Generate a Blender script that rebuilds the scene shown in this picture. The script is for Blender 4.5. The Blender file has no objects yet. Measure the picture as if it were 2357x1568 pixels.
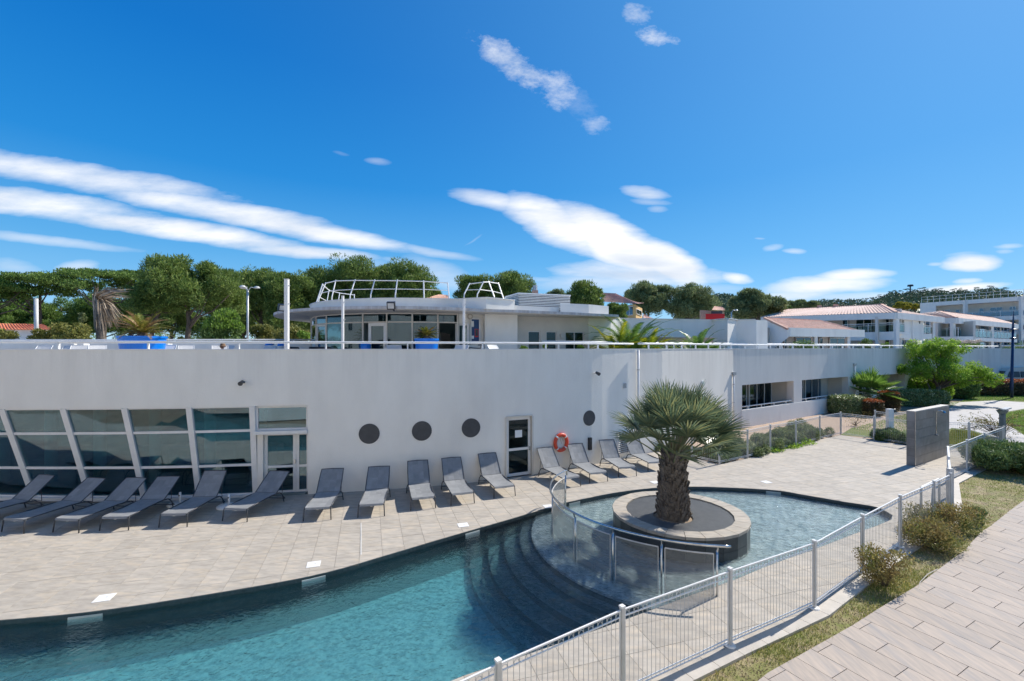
import bpy, bmesh, math, random
from mathutils import Vector, Matrix, noise as mnoise
from mathutils.geometry import delaunay_2d_cdt
random.seed(7)
R = math.radians
scene = bpy.context.scene
COL = scene.collection
# ---------------------------------------------------------------- camera
H = 4.6                       # eye height above the pool deck
FPX, CU, CV = 1047.0, 1178.5, 801.0
cam_d = bpy.data.cameras.new('camera'); cam = bpy.data.objects.new('camera', cam_d); COL.objects.link(cam)
cam_d.sensor_width = 36; cam_d.lens = FPX / 2357 * 36; cam_d.shift_y = 17 / 2357
cam_d.clip_start = 0.1; cam_d.clip_end = 6000
cam.location = (0, 0, H); cam.rotation_euler = (R(90), 0, 0)
scene.camera = cam
# ---------------------------------------------------------------- sun and sky
SUN_EL = R(40.5); sdx, sdy = 0.85, 0.53
SUN_AZ = math.atan2(sdx, sdy)            # from +Y towards +X
sun_dir = Vector((math.cos(SUN_EL) * math.sin(SUN_AZ), math.cos(SUN_EL) * math.cos(SUN_AZ), math.sin(SUN_EL)))
sl = bpy.data.lights.new('sun', 'SUN'); sl.energy = 3.9; sl.angle = R(0.53); sl.color = (1.0, 0.945, 0.85)
so = bpy.data.objects.new('sun', sl); COL.objects.link(so)
so.rotation_euler = sun_dir.to_track_quat('Z', 'Y').to_euler(); so.location = (20, 0, 40)
scene.view_settings.view_transform = 'Standard'
try: scene.view_settings.look = 'None'
except Exception: pass
scene.view_settings.gamma = 1; scene.view_settings.use_curve_mapping = False
scene.view_settings.exposure = 0.70
scene.render.engine = 'CYCLES'
cy = scene.cycles
cy.max_bounces = 10; cy.transparent_max_bounces = 24; cy.diffuse_bounces = 4; cy.glossy_bounces = 4
cy.transmission_bounces = 6; cy.volume_bounces = 0
cy.caustics_reflective = False; cy.caustics_refractive = False; cy.sample_clamp_indirect = 6
cy.use_denoising = True

world = bpy.data.worlds.new('World'); scene.world = world; world.use_nodes = True
wt = world.node_tree; wn, wl = wt.nodes, wt.links; wn.clear()
wout = wn.new('ShaderNodeOutputWorld'); wbg = wn.new('ShaderNodeBackground'); wl.new(wbg.outputs[0], wout.inputs[0])
SKYS = 0.11
wbg.inputs[1].default_value = SKYS
sky = wn.new('ShaderNodeTexSky'); sky.sky_type = 'NISHITA'; sky.sun_disc = False
sky.sun_elevation = SUN_EL; sky.sun_rotation = SUN_AZ; sky.altitude = 50
sky.air_density = 1.0; sky.dust_density = 0.35; sky.ozone_density = 3.0
hs = wn.new('ShaderNodeHueSaturation'); hs.inputs['Saturation'].default_value = 1.28; hs.inputs['Value'].default_value = 1.0
wl.new(sky.outputs[0], hs.inputs['Color'])
def wmath(op, a, b=None, c=None, clamp=False):
    n = wn.new('ShaderNodeMath'); n.operation = op; n.use_clamp = clamp
    for i, x in enumerate((a, b, c)):
        if x is None: continue
        if isinstance(x, (int, float)): n.inputs[i].default_value = x
        else: wl.new(x, n.inputs[i])
    return n.outputs[0]
def wvec(op, a, b):
    n = wn.new('ShaderNodeVectorMath'); n.operation = op
    for i, x in enumerate((a, b)):
        if isinstance(x, (tuple, Vector)): n.inputs[i].default_value = x
        else: wl.new(x, n.inputs[i])
    return n.outputs['Value'] if op in ('DOT_PRODUCT', 'LENGTH') else n.outputs[0]
wtc = wn.new('ShaderNodeTexCoord'); wsep = wn.new('ShaderNodeSeparateXYZ'); wl.new(wtc.outputs['Generated'], wsep.inputs[0])
ysafe = wmath('MAXIMUM', wsep.outputs[1], 0.02)
wu = wmath('DIVIDE', wsep.outputs[0], ysafe); wv = wmath('DIVIDE', wsep.outputs[2], ysafe)
wcmb = wn.new('ShaderNodeCombineXYZ'); wl.new(wu, wcmb.inputs[0]); wl.new(wv, wcmb.inputs[1])
cp0 = wcmb.outputs[0]
# clear-sky colour: the physical sky, graded towards the deep Mediterranean blue of a dry windy day
ramp = wn.new('ShaderNodeValToRGB'); wl.new(wsep.outputs[2], ramp.inputs[0])
stops = [(0.0, (.47, .71, .90)), (.08, (.205, .49, .80)), (.18, (.085, .36, .72)), (.32, (.010, .225, .62)), (.5, (.0, .150, .52)), (.75, (.0, .10, .40)), (1, (.002, .09, .34))]
while len(ramp.color_ramp.elements) < len(stops): ramp.color_ramp.elements.new(.5)
for e, (p_, c_) in zip(ramp.color_ramp.elements, stops): e.position = p_; e.color = (*c_, 1)
sund = wvec('DOT_PRODUCT', wtc.outputs['Generated'], tuple(sun_dir))
glow = wmath('POWER', wmath('MAXIMUM', sund, 0.0), 3.0)
gm = wn.new('ShaderNodeMixRGB'); wl.new(wmath('MULTIPLY', glow, .62), gm.inputs[0]); wl.new(ramp.outputs[0], gm.inputs[1]); gm.inputs[2].default_value = (.13, .43, .82, 1)
gs = wn.new('ShaderNodeVectorMath'); gs.operation = 'SCALE'; wl.new(gm.outputs[0], gs.inputs[0]); gs.inputs['Scale'].default_value = 0.72 / SKYS
cm = wn.new('ShaderNodeMixRGB'); cm.inputs[0].default_value = .88; wl.new(hs.outputs[0], cm.inputs[1]); wl.new(gs.outputs[0], cm.inputs[2])
clear = cm.outputs[0]
wl.new(clear, wbg.inputs[0])
def wnoise(scale, sx, sy, detail=5, rough=0.55, off=0.0, rot=0.0):
    m = wn.new('ShaderNodeMapping'); m.inputs['Scale'].default_value = (sx, sy, 1); m.inputs['Location'].default_value = (off, off * .7, off)
    m.inputs['Rotation'].default_value = (0, 0, rot); wl.new(cp0, m.inputs[0])
    n = wn.new('ShaderNodeTexNoise'); n.inputs['Scale'].default_value = scale; n.inputs['Detail'].default_value = detail
    n.inputs['Roughness'].default_value = rough; wl.new(m.outputs[0], n.inputs['Vector']); return {'Color': n.outputs['Color'], 0: wmath('SUBTRACT', n.outputs[0], .5)}
cg = bpy.data.node_groups.new('cloud_body', 'ShaderNodeTree')
for nm, tp in (('P', 'NodeSocketVector'), ('C', 'NodeSocketVector'), ('E1', 'NodeSocketVector'), ('E2', 'NodeSocketVector'), ('Noise', 'NodeSocketFloat'), ('Amt', 'NodeSocketFloat'), ('K', 'NodeSocketFloat'), ('Prev', 'NodeSocketFloat'), ('Dens', 'NodeSocketFloat')):
    cg.interface.new_socket(nm, in_out='INPUT', socket_type=tp)
cg.interface.new_socket('Out', in_out='OUTPUT', socket_type='NodeSocketFloat')
_gi = cg.nodes.new('NodeGroupInput'); _go = cg.nodes.new('NodeGroupOutput'); _w = (wn, wl)
wn, wl = cg.nodes, cg.links
_d = wvec('SUBTRACT', _gi.outputs['P'], _gi.outputs['C'])
_e1 = wvec('DOT_PRODUCT', _d, _gi.outputs['E1']); _e2 = wvec('DOT_PRODUCT', _d, _gi.outputs['E2'])
_f = wmath('SUBTRACT', 1.0, wmath('MULTIPLY_ADD', _e1, _e1, wmath('MULTIPLY', _e2, _e2)))
_f = wmath('MULTIPLY_ADD', _gi.outputs['Noise'], _gi.outputs['Amt'], _f)
_f = wmath('MULTIPLY', wmath('MULTIPLY', _f, _gi.outputs['K'], clamp=True), _gi.outputs['Dens'])
wl.new(wmath('MAXIMUM', _f, _gi.outputs['Prev']), _go.inputs[0])
wn, wl = _w
def cloud(cp, nz, x, y, rx, ry, ang, soft=1.0, amt=0.35, dens=1.0, prev=None):
    g = wn.new('ShaderNodeGroup'); g.node_tree = cg; a = R(-ang)
    wl.new(cp, g.inputs['P']); wl.new(nz, g.inputs['Noise'])
    g.inputs['C'].default_value = ((x - CU) / FPX, (CV - y) / FPX, 0)
    g.inputs['E1'].default_value = (math.cos(a) / (rx / FPX), math.sin(a) / (rx / FPX), 0)
    g.inputs['E2'].default_value = (-math.sin(a) / (ry / FPX), math.cos(a) / (ry / FPX), 0)
    g.inputs['Amt'].default_value = amt * 2; g.inputs['K'].default_value = 1 / soft; g.inputs['Dens'].default_value = dens
    if prev is not None: wl.new(prev, g.inputs['Prev'])
    return g.outputs[0]
CL = [ # x, y, rx, ry, angle, softness, noise, density
 (150, 400, 420, 30, 9, 1.0, .35, .85), (560, 495, 400, 27, 11.5, .9, .3, .95), (760, 537, 190, 21, 10, .8, .25, 1),
 (-40, 372, 200, 20, 6, 1.5, .4, .6),
 (60, 465, 330, 30, 7, .9, .3, .9), (420, 530, 330, 24, 9, .8, .3, .95), (700, 578, 190, 15, 5, .9, .3, .9),
 (110, 552, 230, 11, 6.5, 1.3, .3, .6),
 (30, 616, 70, 19, 8, 1.5, .3, .55), (172, 612, 55, 16, -4, 1.4, .3, .75), (60, 640, 130, 14, 5, 2, .3, .5),
 (1010, 583, 105, 10, 11, 1.6, .3, .75), (930, 600, 60, 8, 6, 1.6, .3, .55), (1010, 630, 95, 30, 22, 1.5, .25, .7), (900, 620, 160, 24, 10, 2, .3, .5),
 (1130, 462, 105, 20, 13, 1.1, .3, .9), (1215, 478, 75, 26, 12, 1.0, .25, 1), (1290, 520, 160, 42, 25, .8, .25, 1), (1420, 560, 180, 52, 27, .6, .2, 1),
 (1530, 600, 125, 40, 25, .6, .2, 1), (1480, 628, 215, 26, 3, .9, .3, .9), (1380, 650, 170, 22, -2, 1.4, .3, .75), (1692, 640, 38, 12, 12, 1.1, .5, .9),
 (1340, 622, 70, 12, -6, 1.5, .4, .8), (1240, 644, 60, 6, 2, 2, .4, .6), (1500, 668, 260, 16, 0, 1.6, .3, .6),
 (1487, 443, 62, 14, 9, 1.1, .4, .85), (1500, 463, 55, 8, 6, 1.6, .5, .6), (1518, 480, 28, 8, 5, 1.6, .5, .6),
 (1900, 658, 160, 22, -4, .9, .25, 1), (1965, 634, 95, 14, -4, .9, .25, 1), (1830, 680, 120, 16, -4, 1.1, .3, .9), (1990, 685, 150, 12, -2, 1.3, .3, .8),
 (2238, 605, 76, 19, -3, .7, .2, 1), (2320, 567, 38, 6, -3, 1.4, .4, .8), (2155, 606, 28, 4, -2, 1.6, .4, .6), (2220, 586, 42, 4, -6, 1.8, .4, .5),
 (2228, 645, 38, 7, -2, 1.2, .3, .8), (2200, 664, 135, 11, -5, .9, .25, .95), (2230, 682, 190, 10, -4, 1.4, .3, .7), (2310, 578, 22, 5, 2, 1.6, .4, .6),
 (1830, 579, 28, 7, 3, 1.6, .6, .7), (1778, 571, 26, 8, -12, 1.8, .6, .6), (1745, 549, 14, 3, 0, 2, .5, .5),
 (868, 370, 34, 8, 4, 2.0, .5, .5), (780, 354, 22, 4, 10, 2.4, .5, .3), (1088, 550, 24, 3, -38, 2.2, .3, .35)]
WI = [(1155, 130, 85, 34, 30, 2.4, 1.2, 1.0), (1225, 175, 95, 38, 30, 2.4, 1.2, 1.15), (1285, 210, 45, 42, 35, 2.6, 1.2, 1.0),
 (1465, 30, 36, 26, 20, 2.8, 1.2, .9), (1512, 85, 46, 22, 8, 2.4, 1.2, 1.1), (1375, 290, 34, 24, 10, 2.8, 1.3, .8), (1330, 240, 60, 30, 40, 4, 1.4, .4)]
cur = wbg.outputs[0]
CLOUDS = [(c, False) for c in CL] + [(c, True) for c in WI]
def ext(c):
    a = R(c[4]); rx, ry = c[2] * 1.25, c[3] * 1.35
    return math.hypot(rx * math.cos(a), ry * math.sin(a)) + 30, math.hypot(rx * math.sin(a), ry * math.cos(a)) + 14
boxes = []
XS = [-700, 120, 420, 720, 1000, 1240, 1500, 1720, 1960, 2160, 2700]
for x0, x1 in zip(XS, XS[1:]):
    for y0, y1 in ((300, 520), (520, 800)): boxes.append((x0, x1, y0, y1))
boxes += [(1000, 1240, -60, 300), (1240, 1420, -60, 300), (1420, 1600, -60, 300)]
for (x0, x1, y0, y1) in boxes:
    sel = [(c, w) for c, w in CLOUDS if c[0] + ext(c)[0] > x0 and c[0] - ext(c)[0] < x1 and c[1] + ext(c)[1] > y0 and c[1] - ext(c)[1] < y1]
    if not sel: continue
    warp = wvec('MULTIPLY', wvec('SUBTRACT', wnoise(5, 1, 2.5, 3)['Color'], (.5, .5, .5)), (.05, .02, 0))
    cp = wvec('ADD', cp0, warp)
    nf = wnoise(8, 1.0, 4.2, 9, .66, 3.1, rot=R(12))[0] if any(not w for c, w in sel) else None
    nw = wnoise(12, 1.0, 1.7, 9, .74, 7.7, rot=R(30))[0] if any(w for c, w in sel) else None
    acc = None
    for c, w in sel:
        c2 = (c[0], c[1], c[2], c[3], c[4], c[5], 2.6, c[7]) if w else (c[0], c[1], c[2] * 1.04, c[3] * 1.16, c[4], c[5] * 1.15, c[6] * 1.6 + .1, c[7])
        acc = cloud(cp, nw if w else nf, *c2[:7], dens=c[7] * (.85 if w else 1), prev=acc)
    acc = wmath('MULTIPLY', acc, .97, clamp=True)
    grey = wmath('MULTIPLY', wmath('SUBTRACT', wnoise(4, 1.0, 4.0, 4, .5, 12.0, rot=R(8))[0], -.05, clamp=True), 3.2, clamp=True)
    if x1 > 1250 and x0 < 1700 and y1 > 530:
        grey = wmath('ADD', grey, wmath('ADD', cloud(cp, nf, 1475, 598, 90, 16, 4, 1.4, .3), cloud(cp, nf, 1455, 632, 150, 13, 1, 1.6, .3)), clamp=True)
    cmix = wn.new('ShaderNodeMixRGB'); wl.new(grey, cmix.inputs[0])
    cb = 0.68 / SKYS
    cmix.inputs[1].default_value = (cb * 0.98, cb * 0.985, cb, 1); cmix.inputs[2].default_value = (cb * .66, cb * .73, cb * .84, 1)
    smix = wn.new('ShaderNodeMixRGB'); wl.new(acc, smix.inputs[0]); wl.new(clear, smix.inputs[1]); wl.new(cmix.outputs[0], smix.inputs[2])
    b_ = wn.new('ShaderNodeBackground'); b_.inputs[1].default_value = SKYS; wl.new(smix.outputs[0], b_.inputs[0])
    g_ = wmath('MULTIPLY', wmath('GREATER_THAN', wu, (x0 - CU) / FPX), wmath('LESS_THAN', wu, (x1 - CU) / FPX))
    h_ = wmath('MULTIPLY', wmath('GREATER_THAN', wv, (CV - y1) / FPX), wmath('LESS_THAN', wv, (CV - y0) / FPX))
    fac = wmath('MULTIPLY', wmath('MULTIPLY', g_, h_), wmath('GREATER_THAN', wsep.outputs[1], .05))
    ms = wn.new('ShaderNodeMixShader'); wl.new(fac, ms.inputs[0]); wl.new(cur, ms.inputs[1]); wl.new(b_.outputs[0], ms.inputs[2])
    cur = ms.outputs[0]
wl.new(cur, wout.inputs[0])
world.cycles.sampling_method = 'MANUAL'; world.cycles.sample_map_resolution = 256
# ---------------------------------------------------------------- helpers
import numpy as np
rng = np.random.default_rng(11)
def P(u, v, z=0.0):                     # point where the sight line through photo pixel (u, v) meets height z
    d = FPX * (H - z) / (v - CV); return Vector(((u - CU) / FPX * d, d, z))
def Q(u, d, z=0.0): return Vector(((u - CU) / FPX * d, d, z))
def ZV(v, d): return H - (v - CV) / FPX * d
def lerp(a, b, t): return a + (b - a) * t
ORG = {}
def tag(o, label=None, cat=None, group=None, kind=None):
    if label: o['label'] = label
    if cat: o['category'] = cat
    if group: o['group'] = group
    if kind: o['kind'] = kind
    return o
def thing(name, label, cat, loc=(0, 0, 0), rz=0.0, group=None):
    o = bpy.data.objects.new(name, None); COL.objects.link(o); o.empty_display_size = .2
    o.location = loc; o.rotation_euler = (0, 0, rz); ORG[o.name] = Vector(loc)
    return tag(o, label, cat, group)
class MB:
    """collects shapes, then links them as one mesh object"""
    def __init__(s): s.v = []; s.f = []; s.m = []; s.mi = 0
    def add(s, vs, fs):
        n = len(s.v); s.v += [tuple(v) for v in vs]; s.f += [tuple(i + n for i in f) for f in fs]; s.m += [s.mi] * len(fs); return s
    def quad(s, a, b, c, d): return s.add((a, b, c, d), ((0, 1, 2, 3),))
    def hexa(s, p): return s.add(p, ((0, 3, 2, 1), (4, 5, 6, 7), (0, 1, 5, 4), (1, 2, 6, 5), (2, 3, 7, 6), (3, 0, 4, 7)))
    def box(s, c, d, rz=0.0):
        c = Vector(c); x, y, z = d[0] / 2, d[1] / 2, d[2] / 2; r = Matrix.Rotation(rz, 3, 'Z')
        return s.hexa([c + r @ Vector(q) for q in ((-x, -y, -z), (x, -y, -z), (x, y, -z), (-x, y, -z), (-x, -y, z), (x, -y, z), (x, y, z), (-x, y, z))])
    def bar(s, p, q, w, h, up=(0, 0, 1)):      # rectangular bar from p to q, w across, h along up
        p, q, up = Vector(p), Vector(q), Vector(up); t = (q - p).normalized(); a = t.cross(up)
        if a.length < 1e-4: a = t.cross(Vector((1, 0, 0)))
        a.normalize(); b = a.cross(t).normalized(); a *= w / 2; b *= h / 2
        return s.hexa([p - a - b, p + a - b, q + a - b, q - a - b, p - a + b, p + a + b, q + a + b, q - a + b])
    def tube(s, path, r, n=6, cap=True, closed=False):
        path = [Vector(p) for p in path]; N = len(path); rs = r if isinstance(r, (list, tuple)) else [r] * N; rings = []
        ref = Vector((0, 0, 1)); prev = None
        for i, p in enumerate(path):
            if closed: t = path[(i + 1) % N] - path[i - 1]
            else: t = path[min(i + 1, N - 1)] - path[max(i - 1, 0)]
            t.normalize()
            if prev is None:
                a = t.cross(ref)
                if a.length < .05: a = t.cross(Vector((1, 0, 0)))
            else: a = prev - t * prev.dot(t)
            a.normalize(); prev = a; b = t.cross(a)
            rings.append([p + (a * math.cos(2 * math.pi * k / n) + b * math.sin(2 * math.pi * k / n)) * rs[i] for k in range(n)])
        vs = [v for ring in rings for v in ring]; fs = []
        for i in range(N if closed else N - 1):
            j = (i + 1) % N
            for k in range(n): fs.append((i * n + k, j * n + k, j * n + (k + 1) % n, i * n + (k + 1) % n))
        if cap and not closed: fs += [tuple(range(n)), tuple(reversed(range((N - 1) * n, N * n)))]
        return s.add(vs, fs)
    def prism(s, poly, z0, z1):
        n = len(poly); vs = [(p[0], p[1], z0) for p in poly] + [(p[0], p[1], z1) for p in poly]
        return s.add(vs, [tuple(reversed(range(n))), tuple(range(n, 2 * n))] + [(i, (i + 1) % n, n + (i + 1) % n, n + i) for i in range(n)])
    def lathe(s, prof, c=(0, 0, 0), n=24, a0=0, a1=2 * math.pi):
        c = Vector(c); full = abs(a1 - a0 - 2 * math.pi) < 1e-6; m = n if full else n + 1; vs = []
        for r, z in prof:
            for k in range(m):
                a = a0 + (a1 - a0) * k / n; vs.append(c + Vector((r * math.cos(a), r * math.sin(a), z)))
        fs = []
        for i in range(len(prof) - 1):
            for k in range(n): fs.append((i * m + k, i * m + (k + 1) % m, (i + 1) * m + (k + 1) % m, (i + 1) * m + k))
        return s.add(vs, fs)
    def disc(s, c, nrm, r, th=0.0, n=28, rx=None):
        c = Vector(c); nrm = Vector(nrm).normalized(); a = nrm.cross(Vector((0, 0, 1)))
        if a.length < .05: a = Vector((1, 0, 0))
        a.normalize(); b = a.cross(nrm); rx = rx or r
        ring = [c + a * math.cos(2 * math.pi * k / n) * rx + b * math.sin(2 * math.pi * k / n) * r for k in range(n)]
        top = [p + nrm * th for p in ring]
        fs = [tuple(range(n, 2 * n)), tuple(reversed(range(n)))] + [(i, (i + 1) % n, n + (i + 1) % n, n + i) for i in range(n)]
        return s.add(ring + top, fs)
    def build(s, name, mat, parent=None, smooth=False, local=False, bevel=0):
        org = Vector((0, 0, 0))
        if parent is not None and not local: org = ORG[parent.name]
        me = bpy.data.meshes.new(name)
        me.from_pydata([(v[0] - org[0], v[1] - org[1], v[2] - org[2]) for v in s.v], [], s.f)
        for m_ in (mat if isinstance(mat, (list, tuple)) else [mat]): me.materials.append(m_)
        if any(s.m): me.polygons.foreach_set('material_index', s.m)
        if smooth: me.polygons.foreach_set('use_smooth', [True] * len(me.polygons))
        me.update(); me.validate()
        bm = bmesh.new(); bm.from_mesh(me); bmesh.ops.recalc_face_normals(bm, faces=bm.faces); bm.to_mesh(me); bm.free()
        o = bpy.data.objects.new(name, me); COL.objects.link(o)
        if parent is not None: o.parent = parent
        ORG[o.name] = org
        if bevel:
            b = o.modifiers.new('bevel', 'BEVEL'); b.width = bevel; b.segments = 2; b.limit_method = 'ANGLE'
        return o
def npmesh(name, verts, faces_flat, nper, mat, parent=None, smooth=False, world=True):
    """numpy mesh: verts (N,3), faces as (M,nper) index array"""
    org = ORG[parent.name] if (parent is not None and world) else Vector((0, 0, 0))
    me = bpy.data.meshes.new(name); V = np.asarray(verts, dtype=np.float32) - np.array(org, dtype=np.float32)
    F = np.asarray(faces_flat, dtype=np.int32); me.vertices.add(len(V)); me.vertices.foreach_set('co', V.ravel())
    me.loops.add(F.size); me.loops.foreach_set('vertex_index', F.ravel())
    me.polygons.add(len(F)); me.polygons.foreach_set('loop_start', np.arange(len(F), dtype=np.int32) * nper)
    me.polygons.foreach_set('loop_total', np.full(len(F), nper, dtype=np.int32))
    if smooth: me.polygons.foreach_set('use_smooth', np.ones(len(F), dtype=bool))
    me.update(calc_edges=True); me.materials.append(mat)
    o = bpy.data.objects.new(name, me); COL.objects.link(o)
    if parent is not None: o.parent = parent
    ORG[o.name] = Vector(org); return o
KIDS = {}
def copy_tree(o, parent=None, loc=None, rz=None, label=None, group=None):
    c = o.copy(); COL.objects.link(c)
    if parent is not None: c.parent = parent
    if loc is not None: c.location = loc
    if rz is not None: c.rotation_euler = (0, 0, rz)
    if label: c['label'] = label
    if group: c['group'] = group
    for ch in list(o.children): copy_tree(ch, c)
    return c
def catmull(pts, n=6):
    out = []; P_ = [Vector(p) for p in pts]
    for i in range(len(P_) - 1):
        p0 = P_[max(i - 1, 0)]; p1 = P_[i]; p2 = P_[i + 1]; p3 = P_[min(i + 2, len(P_) - 1)]
        for k in range(n):
            t = k / n
            out.append(.5 * ((2 * p1) + (p2 - p0) * t + (2 * p0 - 5 * p1 + 4 * p2 - p3) * t * t + (3 * p1 - p0 - 3 * p2 + p3) * t ** 3))
    out.append(P_[-1]); return out
def ray_on(poly, u):                    # where the sight line of photo column u crosses a plan polyline
    k = (u - CU) / FPX
    for a, b in zip(poly, poly[1:]):
        fa = a[0] - k * a[1]; fb = b[0] - k * b[1]
        if fa * fb <= 0 and fa != fb:
            t = fa / (fa - fb); return Vector((lerp(a[0], b[0], t), lerp(a[1], b[1], t), 0)), (Vector((b[0] - a[0], b[1] - a[1], 0))).normalized()
    best = None
    for a, b in ((poly[0], poly[1]), (poly[-2], poly[-1])):     # beyond the ends: carry the end segments on
        fa = a[0] - k * a[1]; fb = b[0] - k * b[1]
        if fa == fb: continue
        t = fa / (fa - fb); q = Vector((lerp(a[0], b[0], t), lerp(a[1], b[1], t), 0)); e = abs(t - .5)
        if best is None or e < best[0]: best = (e, q, Vector((b[0] - a[0], b[1] - a[1], 0)).normalized())
    return best[1], best[2]
def inpoly(x, y, poly):
    c = False; j = len(poly) - 1
    for i in range(len(poly)):
        if (poly[i][1] > y) != (poly[j][1] > y) and x < (poly[j][0] - poly[i][0]) * (y - poly[i][1]) / (poly[j][1] - poly[i][1]) + poly[i][0]: c = not c
        j = i
    return c
def clip_to_convex(subject, quad):      # Sutherland-Hodgman: polygon 'subject' cut by a convex ccw quad
    out = [tuple(p[:2]) for p in subject]
    for i in range(len(quad)):
        a, b = quad[i], quad[(i + 1) % len(quad)]; ex, ey = b[0] - a[0], b[1] - a[1]; inp, out = out, []
        if not inp: break
        def side(p): return ex * (p[1] - a[1]) - ey * (p[0] - a[0])
        for k in range(len(inp)):
            p, q = inp[k - 1], inp[k]; sp, sq = side(p), side(q)
            if sq >= 0:
                if sp < 0: t = sp / (sp - sq); out.append((p[0] + (q[0] - p[0]) * t, p[1] + (q[1] - p[1]) * t))
                out.append(q)
            elif sp >= 0: t = sp / (sp - sq); out.append((p[0] + (q[0] - p[0]) * t, p[1] + (q[1] - p[1]) * t))
    res = []
    for p in out:
        if not res or math.hypot(p[0] - res[-1][0], p[1] - res[-1][1]) > 1e-3: res.append(p)
    if len(res) > 1 and math.hypot(res[0][0] - res[-1][0], res[0][1] - res[-1][1]) < 1e-3: res.pop()
    return res if len(res) >= 3 else []
def area(p): return .5 * sum(p[i - 1][0] * p[i][1] - p[i][0] * p[i - 1][1] for i in range(len(p)))
# ---------------------------------------------------------------- materials
def nt(m):
    t = m.node_tree; return t.nodes, t.links
def pm(name, c1, c2=None, scale=3.0, rough=.7, metal=0.0, bump=0.0, bscale=60.0, stretch=(1, 1, 1), rnd=0.0, detail=5, spec=.5, c3=None, c3scale=.6, c3amt=.5, rough2=None, coat=0, rot=0.0, contrast=(.35, .65), bdist=.01):
    m = bpy.data.materials.new(name); m.use_nodes = True; n, l = nt(m); b = n['Principled BSDF']
    b.inputs['Roughness'].default_value = rough; b.inputs['Metallic'].default_value = metal
    b.inputs['Specular IOR Level'].default_value = spec; b.inputs['Coat Weight'].default_value = coat
    b.inputs['Base Color'].default_value = (*c1, 1)
    tc = n.new('ShaderNodeTexCoord'); mp = n.new('ShaderNodeMapping'); mp.inputs['Scale'].default_value = stretch; mp.inputs['Rotation'].default_value = (0, 0, rot)
    l.new(tc.outputs['Object'], mp.inputs[0]); vec = mp.outputs[0]; col = None
    oi = n.new('ShaderNodeObjectInfo'); ge = n.new('ShaderNodeNewGeometry')
    ra = n.new('ShaderNodeMath'); ra.operation = 'ADD'; l.new(oi.outputs['Random'], ra.inputs[0]); l.new(ge.outputs['Random Per Island'], ra.inputs[1])
    if rnd:
        sc_ = n.new('ShaderNodeVectorMath'); sc_.operation = 'SCALE'; sc_.inputs[0].default_value = (17, 31, 9); l.new(ra.outputs[0], sc_.inputs['Scale'])
        ad = n.new('ShaderNodeVectorMath'); ad.operation = 'ADD'; l.new(vec, ad.inputs[0]); l.new(sc_.outputs[0], ad.inputs[1]); vec = ad.outputs[0]
    if c2:
        t = n.new('ShaderNodeTexNoise'); t.inputs['Scale'].default_value = scale; t.inputs['Detail'].default_value = detail; t.inputs['Roughness'].default_value = .6; l.new(vec, t.inputs['Vector'])
        r = n.new('ShaderNodeMapRange'); r.inputs[1].default_value, r.inputs[2].default_value = contrast; l.new(t.outputs[0], r.inputs[0])
        mx = n.new('ShaderNodeMixRGB'); mx.inputs[1].default_value = (*c1, 1); mx.inputs[2].default_value = (*c2, 1); l.new(r.outputs[0], mx.inputs[0]); col = mx.outputs[0]
    if c3:
        t = n.new('ShaderNodeTexNoise'); t.inputs['Scale'].default_value = c3scale; t.inputs['Detail'].default_value = 4; l.new(vec, t.inputs['Vector'])
        r = n.new('ShaderNodeMapRange'); r.inputs[1].default_value = .5; r.inputs[2].default_value = .72; r.inputs[4].default_value = c3amt; l.new(t.outputs[0], r.inputs[0])
        mx = n.new('ShaderNodeMixRGB'); mx.inputs[2].default_value = (*c3, 1); l.new(r.outputs[0], mx.inputs[0])
        if col: l.new(col, mx.inputs[1])
        else: mx.inputs[1].default_value = (*c1, 1)
        col = mx.outputs[0]
    if rnd:
        fr = n.new('ShaderNodeMath'); fr.operation = 'FRACT'; l.new(ra.outputs[0], fr.inputs[0])
        mr = n.new('ShaderNodeMapRange'); mr.inputs[3].default_value = 1 - rnd; mr.inputs[4].default_value = 1 + rnd; l.new(fr.outputs[0], mr.inputs[0])
        vs = n.new('ShaderNodeVectorMath'); vs.operation = 'SCALE'; l.new(mr.outputs[0], vs.inputs['Scale'])
        if col: l.new(col, vs.inputs[0])
        else: vs.inputs[0].default_value = c1
        col = vs.outputs[0]
    if col: l.new(col, b.inputs['Base Color'])
    if bump:
        t2 = n.new('ShaderNodeTexNoise'); t2.inputs['Scale'].default_value = bscale; t2.inputs['Detail'].default_value = 4; l.new(vec, t2.inputs['Vector'])
        bp = n.new('ShaderNodeBump'); bp.inputs['Strength'].default_value = bump; bp.inputs['Distance'].default_value = bdist; l.new(t2.outputs[0], bp.inputs['Height']); l.new(bp.outputs[0], b.inputs['Normal'])
    return m
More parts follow.
